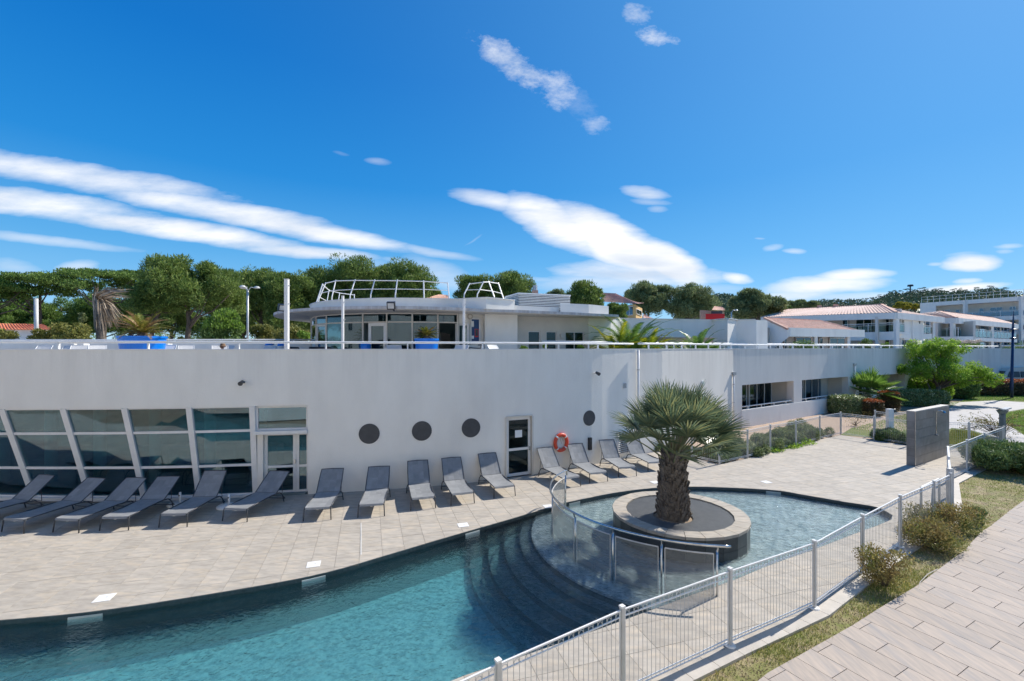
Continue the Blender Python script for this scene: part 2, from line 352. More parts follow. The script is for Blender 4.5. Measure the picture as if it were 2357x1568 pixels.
def leafmat(name, c1, c2, c3=None, scale=1.2, transl=.3, rough=.6, tscale=None):
    m = bpy.data.materials.new(name); m.use_nodes = True; n, l = nt(m); b = n['Principled BSDF']; b.inputs['Roughness'].default_value = rough; b.inputs['Specular IOR Level'].default_value = .35
    tc = n.new('ShaderNodeTexCoord'); t = n.new('ShaderNodeTexNoise'); t.inputs['Scale'].default_value = scale; t.inputs['Detail'].default_value = 3; l.new(tc.outputs['Object'], t.inputs['Vector'])
    r = n.new('ShaderNodeMapRange'); r.inputs[1].default_value = .35; r.inputs[2].default_value = .65; l.new(t.outputs[0], r.inputs[0])
    mx = n.new('ShaderNodeMixRGB'); mx.inputs[1].default_value = (*c1, 1); mx.inputs[2].default_value = (*c2, 1); l.new(r.outputs[0], mx.inputs[0]); col = mx.outputs[0]
    ge = n.new('ShaderNodeNewGeometry')
    if c3:
        r3 = n.new('ShaderNodeMapRange'); r3.inputs[1].default_value = .7; r3.inputs[2].default_value = 1.0; l.new(ge.outputs['Random Per Island'], r3.inputs[0])
        m3 = n.new('ShaderNodeMixRGB'); m3.inputs[2].default_value = (*c3, 1); l.new(r3.outputs[0], m3.inputs[0]); l.new(col, m3.inputs[1]); col = m3.outputs[0]
    mr = n.new('ShaderNodeMapRange'); mr.inputs[3].default_value = .7; mr.inputs[4].default_value = 1.35; l.new(ge.outputs['Random Per Island'], mr.inputs[0])
    vs = n.new('ShaderNodeVectorMath'); vs.operation = 'SCALE'; l.new(mr.outputs[0], vs.inputs['Scale']); l.new(col, vs.inputs[0]); l.new(vs.outputs[0], b.inputs['Base Color'])
    if transl:
        tr = n.new('ShaderNodeBsdfTranslucent'); l.new(vs.outputs[0], tr.inputs[0]); ms = n.new('ShaderNodeMixShader'); ms.inputs[0].default_value = transl
        l.new(b.outputs[0], ms.inputs[1]); l.new(tr.outputs[0], ms.inputs[2]); l.new(ms.outputs[0], n['Material Output'].inputs[0])
    return m
def schlick(n, l, f0, nrm=None):
    lw = n.new('ShaderNodeLayerWeight'); lw.inputs[0].default_value = .5
    if nrm is not None: l.new(nrm, lw.inputs['Normal'])
    p = n.new('ShaderNodeMath'); p.operation = 'POWER'; p.inputs[1].default_value = 5; l.new(lw.outputs['Facing'], p.inputs[0])
    m = n.new('ShaderNodeMath'); m.operation = 'MULTIPLY_ADD'; m.inputs[1].default_value = 1 - f0; m.inputs[2].default_value = f0; m.use_clamp = True; l.new(p.outputs[0], m.inputs[0]); return m.outputs[0]
def glassmat(name, tint, refl_rough=.02, ior=1.5, alpha=1.0, bump=0.0, facmul=1.0):
    """pane: Fresnel mirror over a tinted see-through body"""
    m = bpy.data.materials.new(name); m.use_nodes = True; n, l = nt(m); n.remove(n['Principled BSDF'])
    fr = schlick(n, l, ((ior - 1) / (ior + 1)) ** 2); g = n.new('ShaderNodeBsdfGlossy'); g.inputs['Roughness'].default_value = refl_rough; g.inputs[0].default_value = (.72, .88, 1.0, 1)
    t = n.new('ShaderNodeBsdfTransparent'); t.inputs[0].default_value = (*tint, 1); ms = n.new('ShaderNodeMixShader')
    mm = n.new('ShaderNodeMath'); mm.operation = 'MULTIPLY'; mm.use_clamp = True; mm.inputs[1].default_value = facmul; l.new(fr, mm.inputs[0])
    l.new(mm.outputs[0], ms.inputs[0]); l.new(t.outputs[0], ms.inputs[1]); l.new(g.outputs[0], ms.inputs[2]); l.new(ms.outputs[0], n['Material Output'].inputs[0])
    if bump:
        tc = n.new('ShaderNodeTexCoord'); tx = n.new('ShaderNodeTexNoise'); tx.inputs['Scale'].default_value = .7; l.new(tc.outputs['Object'], tx.inputs['Vector'])
        bp = n.new('ShaderNodeBump'); bp.inputs['Strength'].default_value = bump; bp.inputs['Distance'].default_value = .02; l.new(tx.outputs[0], bp.inputs['Height']); l.new(bp.outputs[0], g.inputs['Normal'])
    return m
M = {}
M['stucco'] = pm('white_stucco', (.875, .845, .78), (.825, .795, .73), 1.1, .9, bump=.6, bscale=45, stretch=(1, 1, .4), c3=(.66, .635, .59), c3scale=.8, c3amt=.4, spec=.25, bdist=.012)
M['stucco_dirty'] = pm('weathered_render', (.84, .80, .735), (.76, .72, .66), .8, .9, bump=.5, bscale=40, stretch=(1, 1, .25), c3=(.50, .465, .42), c3scale=.5, c3amt=.4, spec=.25, bdist=.012)
M['white'] = pm('white_paint', (.80, .79, .77), (.74, .73, .71), 2.0, .45, bump=.05, bscale=20)
M['concrete_edge'] = pm('stained_concrete', (.62, .60, .58), (.46, .43, .41), 2.2, .85, bump=.3, bscale=50, stretch=(2.5, 2.5, .3), c3=(.30, .20, .16), c3scale=1.6, c3amt=.45)
M['alu'] = pm('white_aluminium', (.77, .76, .74), (.71, .70, .68), 4, .4)
M['galv'] = pm('pale_grey_metal', (.58, .575, .56), (.50, .495, .48), 5, .45, metal=.15)
M['steel'] = pm('polished_steel', (.62, .62, .62), (.5, .5, .5), 6, .16, metal=1.0)
M['rust'] = pm('rusty_steel', (.36, .30, .22), (.22, .15, .10), 9, .6, metal=.4)
M['dark'] = pm('dark_grey_metal', (.045, .048, .055), (.06, .063, .07), 5, .45)
M['black'] = pm('black_plastic', (.012, .012, .014), (.022, .022, .024), 8, .4)
M['sling'] = pm('grey_mesh_fabric', (.27, .275, .28), (.21, .215, .22), 3, .75, bump=.35, bscale=320, rnd=.06, c3=(.19, .195, .205), c3scale=1.3, c3amt=.5, bdist=.003)
M['sling_w'] = pm('white_mesh_fabric', (.66, .65, .63), (.58, .57, .56), 3, .75, bump=.3, bscale=300)
M['tile'] = pm('beige_stone_tile', (.46, .412, .352), (.355, .317, .27), 3.4, .7, spec=.2, bump=.12, bscale=30, stretch=(1, 3.0, 1), rnd=.06, c3=(.60, .49, .36), c3scale=2.6, c3amt=.45, rot=.32, contrast=(.36, .66))
M['grout'] = pm('tile_grout', (.43, .385, .33), (.37, .33, .285), 6, .9)
M['coping'] = pm('dark_pool_mosaic', (.060, .085, .095), (.035, .052, .06), 14, .35, rnd=.1, bump=.1, bscale=40)
M['pooltread'] = pm('pool_step_mosaic', (.34, .38, .38), (.13, .16, .175), 9, .5, c3=(.26, .29, .28), c3scale=9, c3amt=.7)  # treads coloured darker than the basin floor
M['poolfloor'] = pm('dapple_painted_mosaic', (.80, .84, .82), (.30, .38, .42), 9, .5, bump=.2, bscale=20, c3=(.88, .90, .86), c3scale=7, c3amt=.85, contrast=(.42, .60), detail=7)  # grey mosaic, with the light dapple of rippled water painted into its colour
M['wood_tile'] = pm('wood_look_porcelain', (.47, .39, .325), (.37, .32, .28), 3.0, .75, spec=.15, stretch=(6.5, .8, 1), rot=R(60), rnd=.05, c3=(.275, .27, .275), c3scale=1.1, c3amt=.55, bump=.08, bscale=14)
M['kerb'] = pm('beige_kerb_stone', (.50, .45, .39), (.42, .38, .33), 3, .7, bump=.2, bscale=40, rnd=.04)
M['grey_tile'] = pm('slate_grey_tile', (.19, .19, .19), (.13, .132, .135), 3.5, .38, bump=.08, bscale=25, rnd=.12, c3=(.30, .30, .30), c3scale=1.2, c3amt=.5)
M['dark_tile'] = pm('dark_slate_tile', (.055, .06, .064), (.038, .042, .046), 4, .4, rnd=.12)
M['grating'] = pm('grey_plastic_grating', (.13, .135, .14), (.10, .105, .11), 5, .55)
M['soil'] = pm('dry_soil', (.30, .22, .15), (.20, .145, .10), 7, .95, bump=.8, bscale=35, c3=(.42, .33, .23), c3scale=3, c3amt=.6, bdist=.03)
M['grass_base'] = pm('worn_turf', (.20, .215, .055), (.32, .255, .13), 3.2, .95, bump=.8, bscale=60, c3=(.46, .36, .23), c3scale=1.6, c3amt=.9, bdist=.03)
M['lawn'] = pm('green_turf', (.10, .145, .025), (.15, .175, .04), 4, .95, bump=.8, bscale=60, c3=(.22, .19, .07), c3scale=.5, c3amt=.5, bdist=.03)
M['sand'] = pm('pinkish_gravel', (.47, .345, .255), (.37, .27, .20), 12, .95, bump=.6, bscale=90)
M['path'] = pm('pale_paving', (.44, .415, .40), (.36, .345, .335), 1.6, .8, bump=.15, bscale=40, c3=(.50, .48, .46), c3scale=4, c3amt=.5)
M['blue'] = pm('blue_plastic', (.0, .20, .74), (.0, .17, .66), 2, .35)
M['roof_tile'] = pm('terracotta_tile', (.64, .33, .235), (.72, .47, .36), 2.2, .85, rnd=.14, c3=(.42, .22, .15), c3scale=1.3, c3amt=.45)
M['roof_pale'] = pm('pale_terracotta_tile', (.70, .46, .36), (.78, .59, .48), 2.2, .85, rnd=.14, c3=(.46, .27, .19), c3scale=1.6, c3amt=.35)
M['orange_roof'] = pm('orange_roof_tile', (.88, .30, .14), (.76, .25, .12), 2, .85, rnd=.08)
M['ochre'] = pm('ochre_render', (.74, .48, .19), (.66, .42, .17), 1.5, .9)
M['stonewall'] = pm('buff_render', (.50, .38, .27), (.42, .31, .22), 4, .9)
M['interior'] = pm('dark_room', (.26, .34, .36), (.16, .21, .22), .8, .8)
M['int_col'] = pm('pale_column', (.62, .68, .66), (.56, .62, .60), 1, .6)
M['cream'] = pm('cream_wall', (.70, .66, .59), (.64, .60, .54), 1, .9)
M['curtain'] = pm('grey_curtain', (.35, .34, .33), (.25, .245, .24), 6, .9, stretch=(6, 6, .2))
M['orange'] = pm('orange_plastic', (.72, .07, .025), (.62, .06, .025), 3, .4)
M['red'] = pm('red_panel', (.72, .02, .02), None, rough=.5)
M['poster'] = pm('blue_poster', (.01, .045, .16), (.008, .035, .13), 3, .3)
M['paper'] = pm('paper', (.78, .80, .80), None, rough=.6)
M['navy'] = pm('navy_metal', (.012, .028, .09), (.016, .034, .10), 3, .35)
M['slate_metal'] = pm('blue_grey_metal', (.14, .18, .20), (.12, .155, .175), 3, .4, metal=.3)
M['bark'] = pm('grey_bark', (.16, .125, .10), (.085, .066, .052), 6, .95, bump=.9, bscale=14, stretch=(2, 2, .6), bdist=.05)
M['barkp'] = pm('palm_bark', (.19, .16, .135), (.085, .068, .055), 9, .95, bump=.8, bscale=30, c3=(.27, .225, .18), c3scale=5, c3amt=.8, bdist=.03)
M['twig'] = pm('reddish_twig', (.14, .085, .06), (.09, .055, .04), 6, .9)
M['petiole'] = pm('palm_petiole', (.20, .21, .10), (.13, .145, .07), 5, .55)
M['fan'] = leafmat('fan_palm_leaf', (.115, .175, .10), (.185, .25, .15), (.25, .25, .11), 1.5, .28, .34)
M['fan_bright'] = leafmat('bright_palm_leaf', (.10, .20, .03), (.16, .28, .045), (.20, .30, .06), 1.5, .35, .45)
M['areca'] = leafmat('areca_leaf', (.22, .28, .02), (.46, .42, .02), (.55, .50, .03), .9, .4, .45)
M['areca_g'] = leafmat('green_feather_leaf', (.084, .180, .036), (.156, .264, .060), (.204, .300, .072), 1.2, .35, .4)
M['cycad'] = leafmat('cycad_leaf', (.16, .20, .03), (.26, .24, .05), (.38, .24, .08), 1.3, .25, .45)
M['cycad_brown'] = leafmat('dry_cycad_leaf', (.36, .22, .10), (.28, .18, .09), (.42, .28, .14), 1.3, .15, .6)
M['pine_stone'] = leafmat('stone_pine_needles', (.09, .16, .03), (.145, .235, .045), (.19, .28, .06), .8, .3)
M['pine'] = leafmat('pine_needles', (.10, .17, .035), (.175, .245, .052), (.26, .32, .08), .55, .33)
M['pine_grey'] = leafmat('grey_pine_needles', (.15, .195, .075), (.225, .265, .11), (.27, .31, .14), .5, .32)
M['bright'] = leafmat('bright_leaves', (.17, .31, .028), (.27, .42, .045), (.36, .50, .08), .8, .45)
M['bushy'] = leafmat('bush_leaves', (.095, .169, .041), (.162, .243, .068), (.216, .297, .095), 1.5, .3)
M['lime'] = leafmat('lime_shoots', (.15, .26, .03), (.22, .34, .05), (.26, .38, .07), 1.5, .35)
M['olive'] = leafmat('olive_bush_leaves', (.17, .19, .04), (.24, .24, .06), (.30, .26, .08), 1.2, .3)
M['hedge'] = leafmat('clipped_hedge_leaves', (.17, .235, .075), (.24, .30, .11), (.44, .46, .28), 2.5, .25, .4)
M['redtip'] = leafmat('red_tip_leaves', (.36, .09, .03), (.42, .14, .04), (.50, .20, .06), 1.5, .25)
M['darkhedge'] = leafmat('dark_hedge_leaves', (.065, .065, .026), (.130, .098, .039), (.221, .130, .065), 1.5, .2)
M['juniper'] = leafmat('juniper_needles', (.098, .169, .052), (.156, .227, .078), (.221, .273, .104), 1.4, .2)
M['juniper_g'] = leafmat('dusty_juniper_needles', (.165, .215, .085), (.23, .27, .12), (.28, .31, .15), 1.4, .25)
M['brownbush'] = leafmat('bronze_shrub_leaves', (.27, .19, .075), (.22, .26, .07), (.40, .30, .11), 2.6, .3)
M['tan_leaf'] = leafmat('dry_palm_skirt', (.364, .286, .208), (.260, .208, .156), (.494, .403, .312), 2, .1)
M['yellowleaf'] = leafmat('yellow_leaves', (.36, .30, .03), (.28, .27, .04), (.45, .38, .05), .4, .3)
M['hillwood'] = leafmat('hill_woodland', (.078, .120, .068), (.111, .156, .088), (.130, .182, .104), .02, .15)
M['flower'] = leafmat('pale_flowers', (.66, .58, .50), (.72, .66, .60), (.62, .42, .34), 2, .2)
M['grassblade'] = leafmat('grass_blades', (.19, .24, .045), (.28, .29, .07), (.44, .36, .15), 1.5, .3)
M['dryblade'] = leafmat('dry_litter', (.40, .31, .19), (.30, .22, .13), (.50, .42, .30), 3, .15)
M['glass'] = glassmat('window_glass', (.42, .52, .54), ior=1.5, facmul=1.0, bump=.05)
M['glass_front'] = glassmat('pool_front_glass', (.38, .64, .68), ior=1.6, facmul=3.2, bump=.05)
M['glass_teal'] = glassmat('tinted_window_glass', (.30, .42, .42), ior=1.6, facmul=1.9, bump=.04)
M['glass_rail'] = glassmat('balustrade_glass', (.74, .82, .80), ior=1.5, refl_rough=.05, facmul=.6)
M['glass_blue'] = glassmat('blue_tinted_glass', (.25, .42, .58), ior=1.6, facmul=2.5)
M['clear_cover'] = glassmat('clear_cover', (.72, .82, .86), ior=1.45)
M['mesh_screen'] = bpy.data.materials.new('perforated_steel_screen')
def _mesh_screen():
    m = M['mesh_screen']; m.use_nodes = True; n, l = nt(m); b = n['Principled BSDF']
    b.inputs['Base Color'].default_value = (.22, .235, .24, 1); b.inputs['Metallic'].default_value = .25; b.inputs['Roughness'].default_value = .45
    t = n.new('ShaderNodeBsdfTransparent'); ms = n.new('ShaderNodeMixShader')
    tc = n.new('ShaderNodeTexCoord'); w = n.new('ShaderNodeTexNoise'); w.inputs['Scale'].default_value = 1.5; mp = n.new('ShaderNodeMapping'); mp.inputs['Scale'].default_value = (1, 1, 8)
    l.new(tc.outputs['Object'], mp.inputs[0]); l.new(mp.outputs[0], w.inputs['Vector'])
    r = n.new('ShaderNodeMapRange'); r.inputs[1].default_value = .3; r.inputs[2].default_value = .7; r.inputs[3].default_value = .46; r.inputs[4].default_value = .68; l.new(w.outputs[0], r.inputs[0])
    l.new(r.outputs[0], ms.inputs[0]); l.new(t.outputs[0], ms.inputs[1]); l.new(b.outputs[0], ms.inputs[2]); l.new(ms.outputs[0], n['Material Output'].inputs[0])
_mesh_screen()
def _water():
    m = bpy.data.materials.new('pool_water'); m.use_nodes = True; n, l = nt(m); n.remove(n['Principled BSDF']); out = n['Material Output']
    tc = n.new('ShaderNodeTexCoord')
    n1 = n.new('ShaderNodeTexNoise'); n1.inputs['Scale'].default_value = 8.5; n1.inputs['Detail'].default_value = 3; n1.inputs['Distortion'].default_value = 1.2; l.new(tc.outputs['Object'], n1.inputs['Vector'])
    n2 = n.new('ShaderNodeTexNoise'); n2.inputs['Scale'].default_value = 2.2; n2.inputs['Detail'].default_value = 2; l.new(tc.outputs['Object'], n2.inputs['Vector'])
    ad = n.new('ShaderNodeMath'); ad.operation = 'MULTIPLY_ADD'; ad.inputs[1].default_value = 1.6; l.new(n2.outputs[0], ad.inputs[0]); l.new(n1.outputs[0], ad.inputs[2])
    bp = n.new('ShaderNodeBump'); bp.inputs['Strength'].default_value = .85; bp.inputs['Distance'].default_value = .055; n3 = n.new('ShaderNodeTexNoise'); n3.inputs['Scale'].default_value = 26; n3.inputs['Detail'].default_value = 2; l.new(tc.outputs['Object'], n3.inputs['Vector']); a3 = n.new('ShaderNodeMath'); a3.operation = 'MULTIPLY_ADD'; a3.inputs[1].default_value = .28; l.new(n3.outputs[0], a3.inputs[0]); l.new(ad.outputs[0], a3.inputs[2]); l.new(a3.outputs[0], bp.inputs['Height'])
    fr = schlick(n, l, .02, bp.outputs[0])
    g = n.new('ShaderNodeBsdfGlossy'); g.inputs['Roughness'].default_value = .03; l.new(bp.outputs[0], g.inputs['Normal'])
    t = n.new('ShaderNodeBsdfTransparent'); rf = n.new('ShaderNodeBsdfRefraction'); rf.inputs['IOR'].default_value = 1.30; rf.inputs['Roughness'].default_value = 0.0; l.new(bp.outputs[0], rf.inputs['Normal'])
    mt = n.new('ShaderNodeMixShader'); mt.inputs[0].default_value = .5; l.new(t.outputs[0], mt.inputs[1]); l.new(rf.outputs[0], mt.inputs[2])
    ms = n.new('ShaderNodeMixShader'); l.new(fr, ms.inputs[0]); l.new(mt.outputs[0], ms.inputs[1]); l.new(g.outputs[0], ms.inputs[2]); l.new(ms.outputs[0], out.inputs[0])
    va = n.new('ShaderNodeVolumeAbsorption'); va.inputs[0].default_value = (.08, .78, .86, 1); va.inputs[1].default_value = .62; l.new(va.outputs[0], out.inputs['Volume'])
    return m
M['water'] = _water()

def weather(m, ztop, amt=.30):
    """rain streaks hanging from the coping, splash band at the foot"""
    n, l = nt(m); b = n['Principled BSDF']; src = b.inputs['Base Color'].links[0].from_socket
    g = n.new('ShaderNodeNewGeometry'); sp = n.new('ShaderNodeSeparateXYZ'); l.new(g.outputs['Position'], sp.inputs[0])
    mp = n.new('ShaderNodeMapping'); mp.inputs['Scale'].default_value = (2.4, 2.4, .10); l.new(g.outputs['Position'], mp.inputs[0])
    t = n.new('ShaderNodeTexNoise'); t.inputs['Scale'].default_value = 1.6; t.inputs['Detail'].default_value = 7; t.inputs['Roughness'].default_value = .7; l.new(mp.outputs[0], t.inputs[0])
    r = n.new('ShaderNodeMapRange'); r.inputs[1].default_value = .48; r.inputs[2].default_value = .74; l.new(t.outputs[0], r.inputs[0])
    h = n.new('ShaderNodeMapRange'); h.inputs[1].default_value = ztop - 1.9; h.inputs[2].default_value = ztop; l.new(sp.outputs[2], h.inputs[0])
    p = n.new('ShaderNodeMath'); p.operation = 'POWER'; p.inputs[1].default_value = 1.6; l.new(h.outputs[0], p.inputs[0])
    a = n.new('ShaderNodeMath'); a.operation = 'MULTIPLY'; l.new(r.outputs[0], a.inputs[0]); l.new(p.outputs[0], a.inputs[1])
    t2 = n.new('ShaderNodeTexNoise'); t2.inputs['Scale'].default_value = 2.2; t2.inputs['Detail'].default_value = 6; l.new(g.outputs['Position'], t2.inputs[0])
    lo = n.new('ShaderNodeMapRange'); lo.inputs[1].default_value = .38; lo.inputs[2].default_value = 0.0; l.new(sp.outputs[2], lo.inputs[0])
    a2 = n.new('ShaderNodeMath'); a2.operation = 'MULTIPLY'; l.new(lo.outputs[0], a2.inputs[0]); l.new(t2.outputs[0], a2.inputs[1])
    ad = n.new('ShaderNodeMath'); ad.operation = 'ADD'; l.new(a.outputs[0], ad.inputs[0]); l.new(a2.outputs[0], ad.inputs[1])
    mu = n.new('ShaderNodeMath'); mu.operation = 'MULTIPLY'; mu.use_clamp = True; mu.inputs[1].default_value = amt * 1.5; l.new(ad.outputs[0], mu.inputs[0])
    mx = n.new('ShaderNodeMixRGB'); l.new(mu.outputs[0], mx.inputs[0]); l.new(src, mx.inputs[1]); mx.inputs[2].default_value = (.36, .33, .29, 1); l.new(mx.outputs[0], b.inputs['Base Color'])
M['stucco_pool'] = pm('pool_wall_render', (.875, .845, .78), (.825, .795, .73), 1.1, .9, bump=.6, bscale=45, stretch=(1, 1, .4), c3=(.70, .67, .62), c3scale=.8, c3amt=.4, spec=.25, bdist=.012)
weather(M['stucco_pool'], 4.53, .11); weather(M['stucco_dirty'], 4.53, .28); weather(M['concrete_edge'], 6.6, .3)
# ---------------------------------------------------------------- plan lines of the place (metres, deck level z = 0)
_f = [(-26, 13.9), (-22, 13.55), (-18.5, 13.38), (-15.0, 13.38), (-13.29, 13.45), (-11.56, 13.55), (-9.77, 13.74), (-8.05, 14.02), (-6.22, 14.34), (-4.12, 14.76), (-2.22, 15.26), (-1.01, 15.68), (-.21, 16.06), (.75, 16.52), (2.25, 17.36), (3.6, 18.2), (5.36, 19.5)]
FAC = [Vector((p.x, p.y, 0)) for p in catmull([Vector((a, b, 0)) for a, b in _f], 3)]
WING = [Vector((x, y, 0)) for x, y in ((5.36, 19.5), (6.8, 20.6), (12.6, 25.9), (23.1, 32.9), (53.0, 49.2))]
far_px = [(0, 1427), (257, 1401.6), (588, 1349.5), (753.6, 1316.8), (892, 1277), (1044, 1232), (1177, 1194), (1284, 1162), (1325, 1152), (1442.7, 1130), (1575, 1120), (1767, 1127), (1856, 1140), (1944, 1155), (2017, 1167), (2055, 1186)]
near_px = [(2052, 1196), (2017, 1211), (1988, 1221), (1870, 1266), (1767, 1303), (1692, 1334), (1589, 1371), (1443, 1425), (1354.7, 1457), (1178, 1519), (1036, 1568), (900, 1640)]
FARE = [Vector((-14.5, 6.9, 0)), Vector((-11.5, 7.3, 0))] + [P(*p) for p in far_px]
NEARE = [P(*p) for p in near_px] + [Vector((-4.6, 4.15, 0)), Vector((-9, 2.2, 0)), Vector((-14.5, .9, 0))]
POOL = catmull(FARE, 4) + catmull(NEARE, 4)
POOLXY = [(p.x, p.y) for p in POOL]
PLC = Vector((4.25, 11.62, 0)); PLR = 1.62
fence_near = [Vector(p) for p in ((-3.3, 2.55, 0), (-1.75, 3.85, 0), (-.15, 4.95, 0), (1.45, 5.98, 0), (3.36, 7.01, 0), (5.33, 8.02, 0), (7.15, 9.28, 0), (8.96, 10.5, 0), (10.79, 11.63, 0), (11.9, 12.35, 0))]
fence_right = [Vector(p) for p in ((15.0, 15.65, 0), (16.85, 16.85, 0), (18.9, 18.2, 0), (21.3, 19.7, 0))]
fence_garden = [P(1531, 1043), P(1592, 1054), P(1656, 1069), P(1720.5, 1055), P(1773, 1040), P(1832, 1028), P(1887, 1012), P(1935, 1001)]
fence_back = [fence_garden[-1], P(2012, 1013), P(2096, 1026), Vector((20.95, 20.85, 0)), fence_right[-1]]
def offs(pts, d):
    out = []
    for i, p in enumerate(pts):
        t = (pts[min(i + 1, len(pts) - 1)] - pts[max(i - 1, 0)]).normalized(); out.append(p + Vector((t.y, -t.x, 0)) * d)
    return out
kerb_in = offs(fence_near, .02); kerb_out = offs(fence_near, .24)
deck_pts = [p for p in FAC if p.x > -25] + [Vector((6.6, 20.3, 0))] + fence_garden[1:] + fence_back[1:] + [p + Vector((.02, -.03, 0)) for p in reversed(fence_right[:-1])] + list(reversed(kerb_in)) + [Vector((-9, -.5, 0)), Vector((-14.45, -1.5, 0))]
ring_ = list(reversed(POOL))   # near end (left) -> tip -> far end (left)
deck_poly = [(p.x, p.y) for p in deck_pts] + [(p.x + (.06 if p.x < -14.4 else 0), p.y) for p in ring_] + [(-24.5, 7.0)]
# far-left closing edge lies outside the view
if area(deck_poly) < 0: deck_poly.reverse()
slab = MB().prism(deck_poly, -.05, -.010)
deck = tag(slab.build('pool_deck', M['grout']), kind='structure')
# stone tiles of the deck
def tile_field(parent, poly, org, a_dir, size_a, size_b, gap, z0, z1, mat, name, stagger=0.0, keep=300, vis=None, jitter=.0012):
    a = Vector((math.sin(a_dir), math.cos(a_dir))); b = Vector((a.y, -a.x)); xs = [p[0] for p in poly]; ys = [p[1] for p in poly]
    c = [((x - org[0]) * a.x + (y - org[1]) * a.y, (x - org[0]) * b.x + (y - org[1]) * b.y) for x, y in poly]
    i0, i1 = int(min(q[0] for q in c) / size_a) - 2, int(max(q[0] for q in c) / size_a) + 2
    j0, j1 = int(min(q[1] for q in c) / size_b) - 1, int(max(q[1] for q in c) / size_b) + 2
    tiles = []
    for j in range(j0, j1):
        for i in range(i0, i1):
            s = (i + (stagger * j) % 1.0) * size_a; t = j * size_b; g = gap / 2
            q = [(s + g, t + g), (s + g, t + size_b - g), (s + size_a - g, t + size_b - g), (s + size_a - g, t + g)]
            q = [(org[0] + a.x * u + b.x * v, org[1] + a.y * u + b.y * v) for u, v in q]
            if area(q) < 0: q.reverse()
            cx, cy = sum(p[0] for p in q) / 4, sum(p[1] for p in q) / 4
            ins = [inpoly(p[0], p[1], poly) for p in q]
            if not any(ins) and not inpoly(cx, cy, poly): continue
            near = min((math.hypot(cx - e[0], cy - e[1]) for e in poly))
            pc = q if all(ins) and near > max(size_a, size_b) * 1.3 else clip_to_convex(poly, q)
            if len(pc) < 3 or abs(area(pc)) < .004: continue
            d = cy; visible = d > .3 and abs(cx / d) < 1.16 and (H / d * FPX + CV) < 1620
            tiles.append((cx, cy, pc, visible))
    if vis: tiles = [t for t in tiles if vis(t[0], t[1])]
    tiles.sort(key=lambda t: (not t[3], t[0] ** 2 + t[1] ** 2))
    rest = MB()
    for k, (cx, cy, pc, v) in enumerate(tiles):
        dz = random.uniform(-jitter, jitter)
        if k < keep and v: MB().prism(pc, z0, z1 + dz).build(name, mat, parent)
        else: rest.prism(pc, z0, z1 + dz)
    if rest.v: tag(rest.build(name + '_field', mat, parent), kind='stuff')
    return len(tiles)
nt1 = tile_field(deck, deck_poly, (-3.97, 11.95), math.atan2(.30, -.954), .60, .49, .006, -.012, 0.0, M['tile'], 'tile', keep=300)
# ---------------------------------------------------------------- pool basin: floor heights, steps, walls
def floor_z(x, y):
    r = math.hypot(x - PLC.x, y - PLC.y)
    if x > PLC.x and y > 9.2 or r < 3.75: return -.20
    # right of the planter everything is shallow
    if x > PLC.x - .5: return -.20
    if r < 4.05: return -.31
    if r < 4.45: return -.45
    if r < 4.85: return -.60
    if r < 5.3: return -.75
    return -.90
def height_mesh(name, outline, circles, zf, mat, parent, ztop):
    verts = [Vector((p[0], p[1])) for p in outline]; n = len(verts); edges = [(i, (i + 1) % n) for i in range(n)]
    for (cx, cy, r, a0, a1) in circles:
        k0 = len(verts); K = 60
        for k in range(K): a = a0 + (a1 - a0) * k / (K - 1); verts.append(Vector((cx + r * math.cos(a), cy + r * math.sin(a))))
        edges += [(k0 + k, k0 + k + 1) for k in range(K - 1)]
    vs, es, fs, *_ = delaunay_2d_cdt(verts, edges, [], 0, 1e-5)
    tri = []
    for f in fs:
        cx = sum(vs[i].x for i in f) / len(f); cy_ = sum(vs[i].y for i in f) / len(f)
        if inpoly(cx, cy_, outline): tri.append((f, zf(cx, cy_)))
    mb = MB(); em = {}; trd = MB()
    for f, z in tri:
        (trd if -.8 < z < -.25 else mb).add([(vs[i].x, vs[i].y, z) for i in f], [tuple(range(len(f)))])
        for k in range(len(f)): e = tuple(sorted((f[k], f[(k + 1) % len(f)]))); em.setdefault(e, []).append(z)
    fl = mb.build(name, mat, parent); trd.build('step_tread', M['pooltread'], parent)
    st = MB(); wl_ = MB()
    for (i, j), zs in em.items():
        a, b = vs[i], vs[j]
        if len(zs) == 2 and abs(zs[0] - zs[1]) > 1e-4: st.quad((a.x, a.y, min(zs)), (b.x, b.y, min(zs)), (b.x, b.y, max(zs)), (a.x, a.y, max(zs)))
        elif len(zs) == 1: wl_.quad((a.x, a.y, zs[0]), (b.x, b.y, zs[0]), (b.x, b.y, ztop), (a.x, a.y, ztop))
    return fl, st, wl_
circ = [(PLC.x, PLC.y, r, R(100), R(275)) for r in (3.75, 4.05, 4.45, 4.85, 5.3)]
circ = [(c[0], c[1], c[2], R(95), R(268)) for c in circ]
basin = thing('pool_basin', None, None, (0, 8, -.8)); tag(basin, kind='structure')
fl, st, wl_ = height_mesh('basin_floor', POOLXY, circ, floor_z, M['poolfloor'], basin, -.004)
st.build('step_riser', M['coping'], basin); wl_.build('basin_wall', M['coping'], basin)
# dark lip of the coping all round
lip = MB()
for a, b in zip(POOL, POOL[1:]):
    t = (b - a)
    if t.length < 1e-4: continue
    lip.bar(a + Vector((0, 0, -.045)), b + Vector((0, 0, -.045)), .03, .075)
lip.build('coping_lip', M['coping'], basin)
